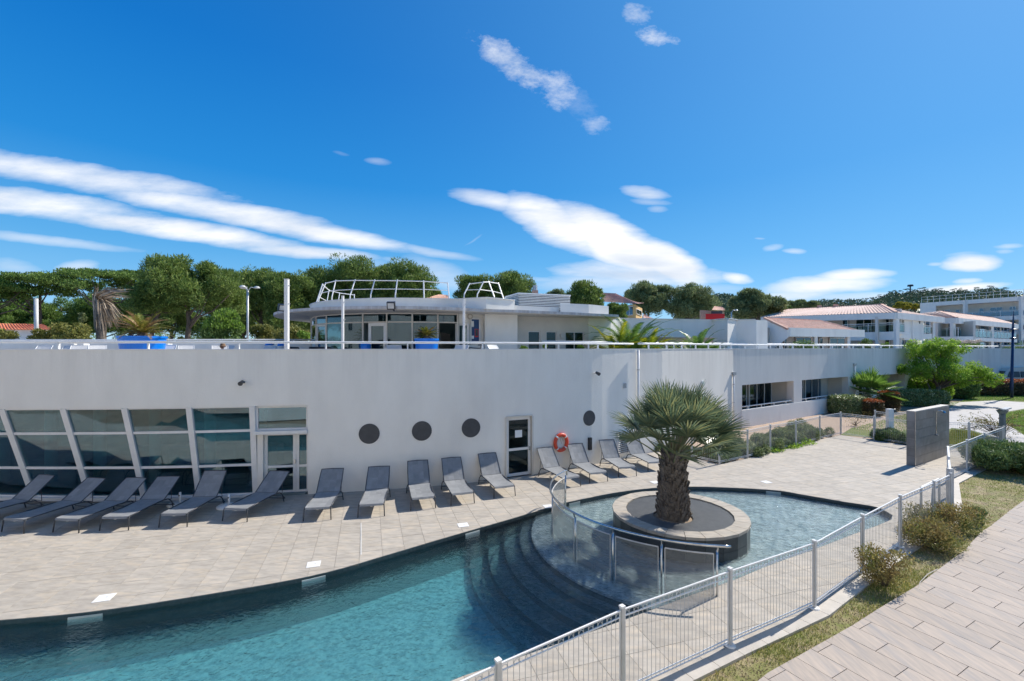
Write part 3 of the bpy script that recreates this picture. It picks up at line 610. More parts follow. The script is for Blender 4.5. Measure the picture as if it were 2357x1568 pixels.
# end walls of the basin's cut-off left end lie outside the view
water = MB(); wpoly = []
cen = Vector((0, 8, 0))
for i, p in enumerate(POOL):
    t = (POOL[(i + 1) % len(POOL)] - POOL[i - 1]); t.z = 0; t.normalize(); nrm = Vector((-t.y, t.x, 0)); q = p + nrm * .012
    if inpoly(q.x, q.y, POOLXY): q = p - nrm * .012
    wpoly.append((q.x, q.y))
water.prism(wpoly, -1.1, -.085)
tag(water.build('pool_water', M['water']), kind='structure')
# ---------------------------------------------------------------- the wide ground, with the pool left open
big = [Vector((-900, -60)), Vector((1500, -60)), Vector((1500, 2400)), Vector((-900, 2400))]
vv = big + [Vector((p.x, p.y)) for p in POOL]; ee = [(0, 1), (1, 2), (2, 3), (3, 0)] + [(4 + i, 4 + (i + 1) % len(POOL)) for i in range(len(POOL))]
vs, es, fs, *_ = delaunay_2d_cdt(vv, ee, [], 0, 1e-5)
g = MB(); g.v = [(v.x, v.y, -.06) for v in vs]
for f in fs:
    cx = sum(vs[i].x for i in f) / 3; cy_ = sum(vs[i].y for i in f) / 3
    if not inpoly(cx, cy_, POOLXY): g.f.append(tuple(f)); g.m.append(0)
tag(g.build('ground', M['soil']), kind='structure')
# kerb under the fence
kb = MB(); k_in = catmull(kerb_in, 1); k_out = kerb_out
kerb = thing('fence_kerb', None, None, (4, 8, 0)); tag(kerb, kind='structure')
def kerb_run(pi, po):
    for i in range(len(pi) - 1):
        n = 4
        for k in range(n):
            a, b = pi[i].lerp(pi[i + 1], k / n), pi[i].lerp(pi[i + 1], (k + 1) / n); c, d = po[i].lerp(po[i + 1], k / n), po[i].lerp(po[i + 1], (k + 1) / n)
            t = (b - a).normalized() * .004
            MB().prism([(p.x, p.y) for p in (a + t, c + t, d - t, b - t)], -.12, .012).build('kerb_stone', M['kerb'], kerb)
kerb_run(kerb_in, kerb_out); kr = [fence_near[-1]] + fence_right
kerb_run(offs(kr, .03), offs(kr, .27))
# turf strip between kerb and walkway, lawns and paths on the right
walk_px = [(1768, 1548), (1826, 1516), (1963, 1439), (2017, 1404), (2108, 1350), (2161, 1310), (2220, 1266), (2258, 1225), (2281, 1210), (2325, 1175), (2357, 1152)]
WALK = [Vector((-4.0, .9, 0)), Vector((.6, 4.2, 0)), Vector((2.4, 5.6, 0))] + [P(*p) for p in walk_px] + [P(2420, 1120), P(2560, 1070)]
strip = [(p.x, p.y) for p in kerb_out] + [(kr2.x, kr2.y) for kr2 in offs(kr, .27)[1:]] + [(30, 19.5), (34, 16)] + [(p.x, p.y) for p in reversed(WALK)]
tag(MB().prism(strip, -.2, -.035).build('grass_strip', M['grass_base']), kind='structure')
wk = [(p.x, p.y) for p in WALK] + [(24, 6), (12, 0), (0, -3)]
if area(wk) < 0: wk.reverse()
walk = tag(MB().prism(wk, -.2, -.016).build('walkway', M['grout']), kind='structure')
nt2 = tile_field(walk, wk, (5.865, 7.087), math.atan2(.47, -.883), 1.2, .40, .010, -.02, 0.0, M['wood_tile'], 'plank', stagger=1 / 3, keep=300, vis=lambda x, y: y > 3.5 and x < 20)
print('tiles', nt1, nt2)
# lawns, paths and gravel to the right, each a sheet a little above the one below
def sheet(name, px, mat, z, kind='structure'):
    poly = [P(*p, z) if len(p) == 2 else Vector(p) for p in px]
    poly = [(p.x, p.y) for p in poly]
    if area(poly) < 0: poly.reverse()
    return tag(MB().prism(poly, -.3, z).build(name, mat), kind=kind)
sheet('garden_gravel', [(1470, 1046), (1531, 1041), (1592, 1055), (1656, 1070), (1720.5, 1056), (1773, 1041), (1832, 1029), (1887, 1013), (1935, 1002), (2100, 1027), (2130, 1000), (2050, 960), (1915, 945), (1690, 985), (1560, 1030)], M['sand'], -.045)
sheet('garden_soil', [(1915, 950), (1985, 950), (2060, 962), (2130, 985), (2140, 940), (2180, 905), (2100, 900), (2000, 900), (1915, 925)], M['soil'], -.040)
sheet('lawn', [(1960, 985), (2050, 1000), (2110, 985), (2200, 930), (2250, 905), (2290, 897), (2340, 903), (2600, 905), (2600, 1100), (2420, 1075), (2330, 1040), (2190, 1060), (2050, 1012), (1935, 1001)], M['lawn'], -.036)
sheet('garden_path', [(2187, 927), (2290, 922), (2357, 926), (2500, 930), (2500, 936), (2357, 941), (2310, 949), (2300, 966), (2357, 1002), (2520, 1040), (2520, 1075), (2357, 1030), (2285, 1005), (2235, 990), (2190, 985), (2150, 1010), (2110, 1027), (2060, 1020), (2110, 1000), (2165, 960)], M['path'], -.026)
sheet('gate_paving', [(15.0, 15.65, 0), (16.9, 16.85, 0), (18.9, 18.2, 0), (21.3, 19.7, 0), (20.9, 20.9, 0), (18.8, 19.75, 0), (15.6, 17.6, 0), (14.2, 16.6, 0)], M['path'], -.006)
# ---------------------------------------------------------------- pool building (lower storey) and its wing
ZT = 4.53; TERR = 3.75
pb = thing('pool_building', 'long curved white rendered pool building with leaning glass front beside the pool deck', 'building', (-4, 15, 0))
def fac_at(u): return ray_on(FAC, u)
def fac_x(x):
    for a, b in zip(FAC, FAC[1:]):
        if a.x <= x <= b.x: t = (x - a.x) / (b.x - a.x); return a.lerp(b, t), (b - a).normalized()
def out_n(t): return Vector((t.y, -t.x, 0))
def wall_strip(mb, pts, z0, z1, th):
    """solid wall along a plan polyline: outer face on pts, thickness th behind"""
    inn = offs(pts, -th); n = len(pts)
    for a, b, c, d in zip(pts, pts[1:], inn[1:], inn):
        pass
    vs = [(p.x, p.y, z) for z in (z0, z1) for q in (pts, inn) for p in q]
    fs = []
    for i in range(n - 1):
        fs += [(i, i + 1, 2 * n + i + 1, 2 * n + i), (n + i, 3 * n + i, 3 * n + i + 1, n + i + 1), (2 * n + i, 2 * n + i + 1, 3 * n + i + 1, 3 * n + i), (i, n + i, n + i + 1, i + 1)]
    fs += [(0, 2 * n, 3 * n, n), (n - 1, 2 * n - 1, 4 * n - 1, 3 * n - 1)]
    return mb.add(vs, fs)
def sub(pts, xa, xb, f=fac_x):
    a, _ = f(xa); b, _ = f(xb); return [a] + [p for p in pts if xa + 1e-3 < p.x < xb - 1e-3] + [b]
ZG = 2.80
XG = -7.94; XD = -6.42; D2a, D2b = fac_at(1164)[0].x, fac_at(1225)[0].x
w = MB()
wall_strip(w, sub(FAC, -25.9, XG), ZG, ZT, .28)           # band over the leaning glass
wall_strip(w, sub(FAC, XG, XD), ZG, ZT, .28)
wall_strip(w, sub(FAC, XD, D2a), -.1, ZT, .28)
wall_strip(w, sub(FAC, D2a, D2b), 2.14, ZT, .28)
wall_strip(w, sub(FAC, D2b, 5.36), -.1, ZT, .28)
w.build('wall', M['stucco_pool'], pb)
cap = MB(); wall_strip(cap, offs(sub(FAC, -25.9, 5.3), .015), ZT + .003, ZT + .035, .32); cap.build('wall_capping', M['white'], pb)
# leaning glass front: mullions lean outwards and sideways, more and more towards the left
TOPS = [Vector((x, fac_x(x)[0].y + .05, ZG)) for x in (-22.3, -20.5, -18.65, -16.82, -15.02, -13.29, -11.56, -9.77, -8.02)]
BOTS = [Vector(p) for p in ((-21.7, 14.5, .06), (-19.95, 14.3, .06), (-18.15, 14.15, .06), (-16.4, 14.03, .06), (-14.62, 13.93, .06), (-12.86, 13.88, .06), (-11.2, 13.88, .06), (-9.60, 13.98, .06), (-7.98, 14.2, .06))]
for i, (t, b) in enumerate(zip(TOPS, BOTS)):
    MB().bar(b, t, .17, .12, up=(0, 1, 0)).build('mullion', M['alu'], pb)
rows = [0.0, .375, .715, 1.0]                       # transoms at zoomed heights 1215 / 965 / 625 / 410
rows = [0.0, .335, .725, 1.0]
for i in range(len(TOPS) - 1):
    for k, r in enumerate(rows):
        a = BOTS[i].lerp(TOPS[i], r); b = BOTS[i + 1].lerp(TOPS[i + 1], r); d = (b - a).normalized() * .09
        MB().bar(a + d, b - d, .07, .075).build('transom', M['alu'], pb)
    for r0, r1 in zip(rows, rows[1:]):
        a, b, c, d = BOTS[i].lerp(TOPS[i], r0), BOTS[i + 1].lerp(TOPS[i + 1], r0), BOTS[i + 1].lerp(TOPS[i + 1], r1), BOTS[i].lerp(TOPS[i], r1)
        nn = (b - a).cross(d - a).normalized() * .012
        MB().hexa([a - nn, b - nn, b + nn, a + nn, d - nn, c - nn, c + nn, d + nn]).build('window_pane', M['glass_front'], pb)
sill = MB()
for a, b in zip(BOTS, BOTS[1:]): sill.bar(a + Vector((0, -.02, -.06)), b + Vector((0, -.02, -.06)), .22, .10)
sill.build('window_sill', M['alu'], pb)
# side cheek, then transom window and glazed door under it
def framed(parent, a, b, z0, z1, fw=.07, depth=.07, mat_f='alu', mat_g='glass', nv=0, nh=(), inset=.12, name='window', bottom=True):
    """frame with panes between plan points a and b; the frame is the part, its panes and bars are sub-parts"""
    t = (b - a).normalized(); n = -out_n(t) * inset; a = a + n; b = b + n; L = (b - a).length; f = MB()
    A = lambda s, z: a + t * s + Vector((0, 0, z))
    f.bar(A(fw / 2, z0), A(fw / 2, z1), depth, fw, up=t); f.bar(A(L - fw / 2, z0), A(L - fw / 2, z1), depth, fw, up=t)
    f.bar(A(fw, z1 - fw / 2), A(L - fw, z1 - fw / 2), depth, fw)
    if bottom: f.bar(A(fw, z0 + fw / 2), A(L - fw, z0 + fw / 2), depth, fw)
    for k in range(nv): s = L * (k + 1) / (nv + 1); f.bar(A(s, z0 + fw), A(s, z1 - fw), depth * .9, fw * .8, up=t)
    for z in nh: f.bar(A(fw, z), A(L - fw, z), depth * .9, fw * .9)
    fr = f.build(name, M[mat_f], parent)
    g = MB(); g.bar(A(fw * .8, (z0 + z1) / 2), A(L - fw * .8, (z0 + z1) / 2), .012, z1 - z0 - fw * 1.6); g.build('pane', M[mat_g], fr)
    return fr
da = fac_x(XG)[0]; db = fac_x(XD)[0]
framed(pb, da, db, 2.02, ZG, name='transom_window', mat_g='glass_front')
MB().bar(da + Vector((0, -.02, 1.98)), db + Vector((0, -.02, 1.98)), .16, .10).build('door_lintel', M['alu'], pb)
t_ = (db - da).normalized(); L_ = (db - da).length
A_ = lambda s, z=0: da + t_ * s - out_n(t_) * 0 + Vector((0, .22, z))
MB().bar(A_(.10, .0), A_(.10, 1.93), .34, .16, up=t_).build('wall_cheek', M['stucco_dirty'], pb)
dr = framed(pb, da + t_ * .22, da + t_ * 1.14, .02, 1.93, fw=.085, name='door', nh=(.86,), inset=.22, mat_g='glass_front')
MB().bar(A_(1.1, .95) - Vector((0, .08, 0)), A_(1.1, 1.09) - Vector((0, .08, 0)), .03, .03, up=t_).build('handle', M['steel'], dr)
framed(pb, da + t_ * 1.15, db, .02, 1.93, fw=.085, name='side_light', nh=(.86,), inset=.22, mat_g='glass_front')
ea, eb = Vector((D2a, fac_x(D2a)[0].y, 0)), Vector((D2b, fac_x(D2b)[0].y, 0)); t2 = (eb - ea).normalized()
surround = MB()
for p in (ea, eb): surround.bar(p + Vector((0, 0, 0)) - out_n(t2) * -.02, p + Vector((0, 0, 2.14)) + out_n(t2) * .02, .05, .06, up=t2)
surround.bar(ea + Vector((0, 0, 2.16)) + out_n(t2) * .02, eb + Vector((0, 0, 2.16)) + out_n(t2) * .02, .06, .05); surround.build('door_surround', M['cream'], pb)
d2 = framed(pb, ea + t2 * .04, eb - t2 * .04, .02, 2.12, fw=.10, name='door', nh=(.97,), inset=.08)
d2['label'] = 'narrow white framed glass door with a paper notice'
c_ = (ea + eb) / 2 + Vector((0, 0, 1.52)); MB().bar(c_ - t2 * .14 + out_n(t2) * -.05, c_ + t2 * .14 + out_n(t2) * -.05, .006, .26).build('notice', M['paper'], d2)
MB().bar(eb - t2 * .11 + Vector((0, 0, .9)), eb - t2 * .11 + Vector((0, 0, 1.04)), .04, .03, up=t2).build('handle', M['steel'], d2)
# black-glass portholes, camera heads, vents, lamp box on the curved wall
def on_fac(u, v): p, t = fac_at(u); return Vector((p.x, p.y, ZV(v, p.y))), t, out_n(t)
for u, v, r in ((850, 998.5, .325), (971, 992, .325), (1084, 985, .325), (1356, 962.5, .30)):
    p, t, n = on_fac(u, v); MB().disc(p - n * .01, n, r, .03).build('porthole', M['dark'], pb)
def cctv(u, v, side=1):
    p, t, n = on_fac(u, v); th = thing('security_camera', 'small black dome camera high on the blank wall above the second door from the left' if u < 700 else 'small dark camera on a short bracket above the right-hand porthole', 'camera', tuple(p))
    MB().bar(p, p + n * .16, .05, .05).build('bracket', M['white'] if u > 700 else M['black'], th)
    h = MB(); h.tube([p + n * .13 + Vector((0, 0, .03)), p + n * .30 - Vector((0, 0, .03))], [.05, .07], 10); h.build('housing', M['dark'], th)
cctv(562, 880); cctv(1367, 859)
p, t, n = on_fac(1356, 1021); lb = thing('wall_speaker', 'slim black box fixed to the wall under the right-hand porthole', 'speaker', tuple(p))
MB().bar(p + n * .05 - Vector((0, 0, .24)), p + n * .05 + Vector((0, 0, .24)), .10, .13, up=t).build('casing', M['black'], lb); MB().disc(p + n * .102 + Vector((0, 0, .12)), n, .03, .004).build('lens', M['dark'], lb)
# round vent and louvred grille
p, t, n = on_fac(1437, 888); rv = thing('round_vent', 'round white slotted vent high on the curved wall near the downpipe', 'vent', tuple(p))
m_ = MB(); m_.disc(p, n, .15, .02); m_.build('rim', M['white'], rv)
for k in range(5): MB().bar(p + n * .026 - t * .10 + Vector((0, 0, -.08 + .04 * k)), p + n * .026 + t * .10 + Vector((0, 0, -.08 + .04 * k)), .012, .014).build('slat', M['dark'], rv)
ga, _, _ = on_fac(1419.5, 1003); gb, _, n = on_fac(1452, 1003); lz0, lz1 = .22, 1.12
gr = thing('louvre_grille', 'white louvred ventilation grille low in the wall behind the sun loungers', 'grille', (ga.x, ga.y, lz0)); tt = (gb - ga); tt.z = 0; LL = tt.length; tt.normalize(); n = out_n(tt)
ga.z = 0; f_ = MB()
for s in (0.03, LL - .03): f_.bar(ga + tt * s + n * .02 + Vector((0, 0, lz0)), ga + tt * s + n * .02 + Vector((0, 0, lz1)), .06, .06, up=tt)
for z in (lz0, lz1): f_.bar(ga + n * .02 + Vector((0, 0, z)), ga + tt * LL + n * .02 + Vector((0, 0, z)), .062, .05)
f_.build('frame', M['white'], gr); MB().bar(ga + tt * .05 + n * .004 + Vector((0, 0, .67)), ga + tt * (LL - .05) + n * .004 + Vector((0, 0, .67)), .012, .86).build('backing', M['dark'], gr)
for k in range(10):
    z = lz0 + .08 + k * .083; a = ga + tt * .06 + n * .03 + Vector((0, 0, z)); b = ga + tt * (LL - .06) + n * .03 + Vector((0, 0, z)); MB().bar(a, b, .055, .012, up=Vector((0, 0, 1)) + n * .9).build('slat', M['alu'], gr)
# downpipes
def downpipe(x, y, z0, z1, n, lab, hopper=True):
    p = Vector((x, y, 0)) + n * .07; dp = thing('downpipe', lab, 'pipe', (p.x, p.y, z0)); MB().tube([(p.x, p.y, z0), (p.x, p.y, z1)], .05, 8).build('pipe', M['white'], dp, smooth=True)
    for k in range(3): z = z0 + (z1 - z0) * (.15 + .33 * k); MB().tube([(p.x, p.y, z), (p.x, p.y, z + .04)], .062, 8).build('clip', M['galv'], dp)
    if hopper: MB().box((p.x, p.y, z1 + .06), (.2, .2, .16)).build('hopper', M['galv'], dp)
pc, tc_ = WING[0], (WING[1] - WING[0]).normalized(); downpipe(5.36, 19.46, 0.02, 4.5, Vector((.4, -.9, 0)), 'tall white downpipe at the corner where the curved wall meets the side wing', hopper=False)
# ---- wing with sheltered patios
def wing_at(u): return ray_on(WING, u)
def wing_f(x):
    for a, b in zip(WING, WING[1:]):
        if a.x - 1e-6 <= x <= b.x + 1e-6: t = (x - a.x) / (b.x - a.x); return a.lerp(b, t), (b - a).normalized()
wg = thing('building_wing', 'long low white wing with shaded recessed patios running away to the right', 'building', (20, 31, 0))
openings = [(1708, 1827), (1846, 1953), (1977, 2083), (2102, 2286)]
xs_o = [(wing_at(a)[0].x, wing_at(b)[0].x) for a, b in openings]; xe = wing_at(2304)[0].x
w = MB(); wall_strip(w, sub(WING, 5.38, xe, wing_f), 2.44, ZT, .30)
edges = [5.38] + [v for o in xs_o for v in o] + [xe]
wall_strip(w, sub(WING, 5.38, xs_o[0][0], wing_f), -.1, 2.44, .30)
for k in range(1, len(edges) // 2): wall_strip(w, sub(WING, edges[2 * k], edges[2 * k + 1], wing_f), .98, 2.44, .45)
ce = Vector((xe, wing_f(xe)[0].y, 0)); cr = Vector((74.0, ce.y - 7.5, 0)); wall_strip(w, [ce, cr], -.1, ZT, .3)
w.build('wall', M['stucco_dirty'], wg)
lw = MB(); wall_strip(lw, offs(sub(WING, xs_o[0][0] - .02, xe, wing_f), .02), -.1, .98, .25); lw.build('low_wall', M['stucco'], wg)
cap = MB(); wall_strip(cap, offs(sub(WING, 5.42, xe, wing_f), .015), ZT + .003, ZT + .035, .34); cap.build('wall_capping', M['white'], wg)
back = offs(WING, -2.6); fl_ = MB(); wall_strip(fl_, offs(sub(WING, xs_o[0][0] - .6, xe, wing_f), -.32), .05, .2, 1.4); fl_.build('patio_floor', M['kerb'], wg)
bw = MB(); wall_strip(bw, offs(sub(WING, xs_o[0][0] - 1, xe, wing_f), -1.45), .2, 2.44, .15); bw.build('patio_back_wall', M['cream'], wg)
cl = MB(); wall_strip(cl, offs(sub(WING, xs_o[0][0] - 1, xe, wing_f), -.32), 2.45, 2.6, 1.4); cl.build('patio_ceiling', M['cream'], wg)
for x0, x1 in xs_o:
    for x in (x0 + .15 if x0 == xs_o[0][0] else x0 - .05, x1 + .1):
        p_, t_p = wing_f(min(x, xe - .1)); n_ = -out_n(t_p); MB().bar(p_ + n_ * .46 + Vector((0, 0, 1.32)), p_ + n_ * 1.44 + Vector((0, 0, 1.32)), .16, 2.22).build('patio_partition', M['cream'], wg)
for k, (x0, x1) in enumerate(xs_o):
    p0, t_p = wing_f(x0); p1, _ = wing_f(x1); n_ = -out_n(t_p); L = (p1 - p0).length; nb = max(1, round(L / 3.4))
    for q in range(nb):
        s0 = L * (q + .02) / nb; s1 = L * (q + .93) / nb
        a = p0 + t_p * s0 + n_ * 1.20; b = p0 + t_p * s1 + n_ * 1.20
        fr = framed(wg, a, b, .22, 2.3, fw=.06, mat_g='glass_blue' if k == 1 else 'glass', name='patio_door', nv=2, inset=.12)
        MB().bar(a + n_ * .20 + Vector((0, 0, 1.25)), b + n_ * .20 + Vector((0, 0, 1.25)), .02, 2.0).build('curtain', M['black'], fr)  # black sheet standing in for the unlit room behind the glass
# rail on the low wall
def rail_run(name, lab, cat, pts, z_rail, z_base, r, post_gap, post_mat='white', group=None, double=0.0, lean=0.0, post_r=None, post_name='post'):
    """tube rail on short posts; posts are parts"""
    th = thing(name, lab, cat, (pts[len(pts) // 2].x, pts[len(pts) // 2].y, z_base), group=group)
    MB().tube([Vector((p.x, p.y, z_rail)) for p in pts], r, 8).build('rail', M[post_mat], th, smooth=True)
    if double: MB().tube([Vector((p.x, p.y, z_rail - double)) for p in pts], r * .7, 6).build('lower_rail', M[post_mat], th)
    acc = post_gap / 2; pr = post_r or r * .8
    for i, (a, b) in enumerate(zip(pts, pts[1:])):
        L = (b - a).length
        while acc < L:
            p = a.lerp(b, acc / L); MB().bar((p.x, p.y, z_base), (p.x, p.y, z_rail - r * .6), pr * 2, pr * 1.4, up=(b - a)).build(post_name, M[post_mat], th); acc += post_gap
        acc -= L
    return th
for k, (x0, x1) in enumerate(xs_o):
    lab = ['white tube rail on the low wall of the nearest patio', 'white tube rail on the low wall of the second patio', 'white tube rail on the low wall behind the fan palm', 'white tube rail on the low wall behind the leafy tree'][k]
    rail_run('patio_rail', lab, 'rail', offs(sub(WING, x0 + .05, x1 - .05, wing_f), -.10), 1.16, .98, .035, 1.5, group='rails on the patio walls')
# downpipes and wall lamps of the wing
p, t = wing_at(1686); downpipe(p.x, p.y, 0.0, 3.1, out_n(t), 'white downpipe with square hopper beside the nearest patio opening')
p, t = wing_at(1965); downpipe(p.x, p.y, 0.9, 3.3, out_n(t), 'pale downpipe with hopper beside the fan palm')
p, t = wing_at(1616); n = out_n(t); z = ZV(883, p.y); p = Vector((p.x, p.y, z)); rl = thing('bulkhead_lamp', 'round white bulkhead lamp on the wing wall behind the palm crown', 'lamp', tuple(p))
MB().disc(p, n, .17, .06).build('rim', M['white'], rl); MB().disc(p + n * .06, n, .13, .03).build('diffuser', M['int_col'], rl)
# expansion joint seen as a thin brown line
p, t = wing_at(1710 * 1.0); 
# interior behind the leaning glass
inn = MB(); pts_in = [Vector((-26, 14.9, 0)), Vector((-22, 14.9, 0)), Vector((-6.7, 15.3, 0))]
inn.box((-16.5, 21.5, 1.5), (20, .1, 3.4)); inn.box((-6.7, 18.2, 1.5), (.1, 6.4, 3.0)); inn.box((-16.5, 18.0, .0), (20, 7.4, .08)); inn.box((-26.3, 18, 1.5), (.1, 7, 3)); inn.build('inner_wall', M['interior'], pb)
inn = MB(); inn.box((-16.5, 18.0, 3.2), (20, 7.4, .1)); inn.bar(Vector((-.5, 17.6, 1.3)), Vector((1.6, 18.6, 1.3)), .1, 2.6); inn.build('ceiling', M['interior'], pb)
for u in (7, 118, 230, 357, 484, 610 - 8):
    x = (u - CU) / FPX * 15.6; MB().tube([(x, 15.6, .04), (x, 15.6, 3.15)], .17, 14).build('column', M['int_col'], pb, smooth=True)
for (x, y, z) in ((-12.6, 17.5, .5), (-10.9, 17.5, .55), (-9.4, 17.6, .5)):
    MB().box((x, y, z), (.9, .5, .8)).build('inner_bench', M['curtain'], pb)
# ---- terrace slab over it all
tp = [(p.x, p.y) for p in offs([q for q in FAC if q.x > -25.5], -.27)] + [(p.x, p.y) for p in offs(WING, -.32)[1:-1]] + [(xe, ce.y + .3)]
terr_poly = tp + [(74, 44), (120, 60), (120, 130), (-70, 130), (-70, 16)]
tm = MB().prism(terr_poly, TERR - .25, TERR); tag(tm.build('terrace_floor', M['path']), kind='structure')
# ---- white rails along the parapets
fpts = [Vector((p.x, p.y, 0)) for p in offs(sub(FAC, -25, 5.3), -.14)]
rail_run('parapet_rail', 'white tube rail on posts along the top of the curved front wall', 'rail', fpts, 4.775, ZT + .03, .036, 2.55)
wpts = offs(sub(WING, 5.6, xe - .2, wing_f), -.16)
wpts = [wpts[0].lerp(wpts[1], k / 3) for k in range(3)] + wpts[1:]
rail_run('parapet_rail', 'white tube rail along the top of the side wing wall', 'rail', wpts, 4.79, ZT + .03, .04, 1.45, double=0)
rb = [Vector(p) for p in ((1.5, 21.5, 0), (4.6, 23.4, 0), (11.6, 29.0, 0), (22.0, 36.0, 0), (35.0, 43.2, 0))]
bk = MB(); wall_strip(bk, rb, TERR, 4.52, .2); ob = bk.build('planter_wall', M['stucco']); tag(ob, 'low white planter wall on the terrace behind the front rail', 'wall')
rail_run('terrace_rail', 'second white rail set back on the terrace planter wall', 'rail', offs(rb, -.1), 4.90, 4.52, .045, 1.9)
rb2 = [ce + Vector((.3, .2, 0)), cr + Vector((0, .2, 0))]; rail_run('parapet_rail', 'white rail on the far right shaded wall', 'rail', rb2, 4.83, ZT, .05, 2.0)
# ---------------------------------------------------------------- round planter in the pool
pl = thing('pool_planter', 'round raised planter with pale coping and dark tiled side standing in the shallow pool', 'planter', (PLC.x, PLC.y, 0))
NS = 24; ri, ro = 1.30, 1.63
def pol(r, a, z): return Vector((PLC.x + r * math.cos(a), PLC.y + r * math.sin(a), z))
core = MB(); core.lathe([(ro - .05, -.3), (ro - .05, .36), (ri + .02, .36), (ri + .02, .1)], (PLC.x, PLC.y, 0), NS); core.build('core_wall', M['dark_tile'], pl)
for k in range(NS):
    a0, a1 = 2 * math.pi * k / NS + .004, 2 * math.pi * (k + 1) / NS - .004
    MB().hexa([pol(ri, a0, .365), pol(ro + .02, a0, .365), pol(ro + .02, a1, .365), pol(ri, a1, .365), pol(ri, a0, .43), pol(ro + .02, a0, .43), pol(ro + .02, a1, .43), pol(ri, a1, .43)]).build('coping_stone', M['tile'], pl)
for k in range(NS * 1):
    for z0, z1 in ((-.30, .06), (.068, .355)):
        a0, a1 = 2 * math.pi * k / NS + .003, 2 * math.pi * (k + 1) / NS - .003
        MB().hexa([pol(ro - .055, a0, z0), pol(ro, a0, z0), pol(ro, a1, z0), pol(ro - .055, a1, z0), pol(ro - .055, a0, z1), pol(ro, a0, z1), pol(ro, a1, z1), pol(ro - .055, a1, z1)]).build('side_tile', M['dark_tile'], pl)
und = MB(); und.lathe([(0.01, .33), (ri, .33)], (PLC.x, PLC.y, 0), NS); und.build('planter_bed', M['black'], pl)
gt = MB(); step = .052; ga_ = R(20); ax, ay = Vector((math.cos(ga_), math.sin(ga_), 0)), Vector((-math.sin(ga_), math.cos(ga_), 0))
TRC = Vector((4.02, 11.36, 0)); k = -int(ri / step)
while k * step < ri - .01:
    s = k * step; h = math.sqrt(max(0, (ri - .012) ** 2 - s * s)); c0 = PLC + ax * s
    segs = [(-h, h)]; dd = TRC - PLC; ts, tt_ = dd.dot(ax), dd.dot(ay)
    if abs(s - ts) < .47: hh = math.sqrt(.47 ** 2 - (s - ts) ** 2); segs = [(-h, tt_ - hh), (tt_ + hh, h)]
    for u0, u1 in segs:
        if u1 - u0 > .02: gt.bar(c0 + ay * u0 + Vector((0, 0, .385)), c0 + ay * u1 + Vector((0, 0, .385)), .034, .03)
    k += 1
tag(gt.build('grating', M['grating'], pl), kind='stuff')
bed = MB(); bed.lathe([(.01, .40), (.3, .405), (.44, .37), (.47, .34)], (TRC.x, TRC.y, 0), 20); bed.build('bark_mulch', M['soil'], pl)
# ---------------------------------------------------------------- fan palms
def fan_frond(v, f, m, base, d0, up_bend, plen, flen, nseg, spread, droop, seed, mi_leaf=0, mi_stem=1, wseg=.028):
    """one palmate frond: petiole curve plus pleated fan of narrow segments"""
    rr = random.Random(seed); d = d0.normalized(); p = base.copy(); pts = [p.copy()]; N = 6
    for k in range(N):
        d = (d + Vector((0, 0, -up_bend / N))).normalized(); p = p + d * plen / N; pts.append(p.copy())
    mb = MB(); mb.mi = mi_stem; mb.tube(pts, [.022 - .010 * k / N for k in range(N + 1)], 4)
    side = d.cross(Vector((0, 0, 1)))
    if side.length < .1: side = Vector((1, 0, 0))
    side.normalize(); roll = rr.uniform(-.5, .5); nn = side.cross(d).normalized()
    side = (side * math.cos(roll) + nn * math.sin(roll)).normalized(); nn = side.cross(d).normalized()
    mb.mi = mi_leaf
    for k in range(nseg):
        t = k / (nseg - 1) * 2 - 1; a = t * spread; L = flen * (1 - .28 * abs(t) ** 2) * rr.uniform(.9, 1.06)
        dr = (d * math.cos(a) + side * math.sin(a) + nn * (.16 * abs(t) + rr.uniform(-.04, .04))).normalized(); ww = dr.cross(nn).normalized(); q = p.copy(); ps = []
        for j, (s, w) in enumerate(((0, .15), (.34, 1.0), (.62, .8), (.84, .42), (1.0, .04))):
            if j: q = q + dr * L * (s - prev); dr = (dr + Vector((0, 0, -droop * (.25 + s) * rr.uniform(.6, 1.4)))).normalized()
            prev = s; ps.append((q.copy(), w * wseg * (flen / .7)))
        vs = []
        for q, w in ps: vs += [q - ww * w + nn * w * .55, q, q + ww * w + nn * w * .55]
        fs = []
        for j in range(len(ps) - 1):
            o = j * 3; fs += [(o, o + 1, o + 4, o + 3), (o + 1, o + 2, o + 5, o + 4)]
        mb.add(vs, fs)
    n0 = len(v); v += mb.v; f += [(tuple(i + n0 for i in x), m_) for x, m_ in zip(mb.f, mb.m)]
    return mb
fp = thing('fan_palm', 'short fan palm with thick shaggy grey trunk growing from the round pool planter', 'palm', (TRC.x, TRC.y, .38))
tr = MB(); prof = [(.40, .34), (.405, .50), (.395, .66), (.375, .85), (.34, 1.05), (.31, 1.22), (.29, 1.38), (.275, 1.55), (.24, 1.72), (.20, 1.86), (.12, 1.98)]
tr.lathe([(r * .9, z) for r, z in prof], (TRC.x, TRC.y, 0), 20); tr.build('trunk', M['barkp'], fp, smooth=True)
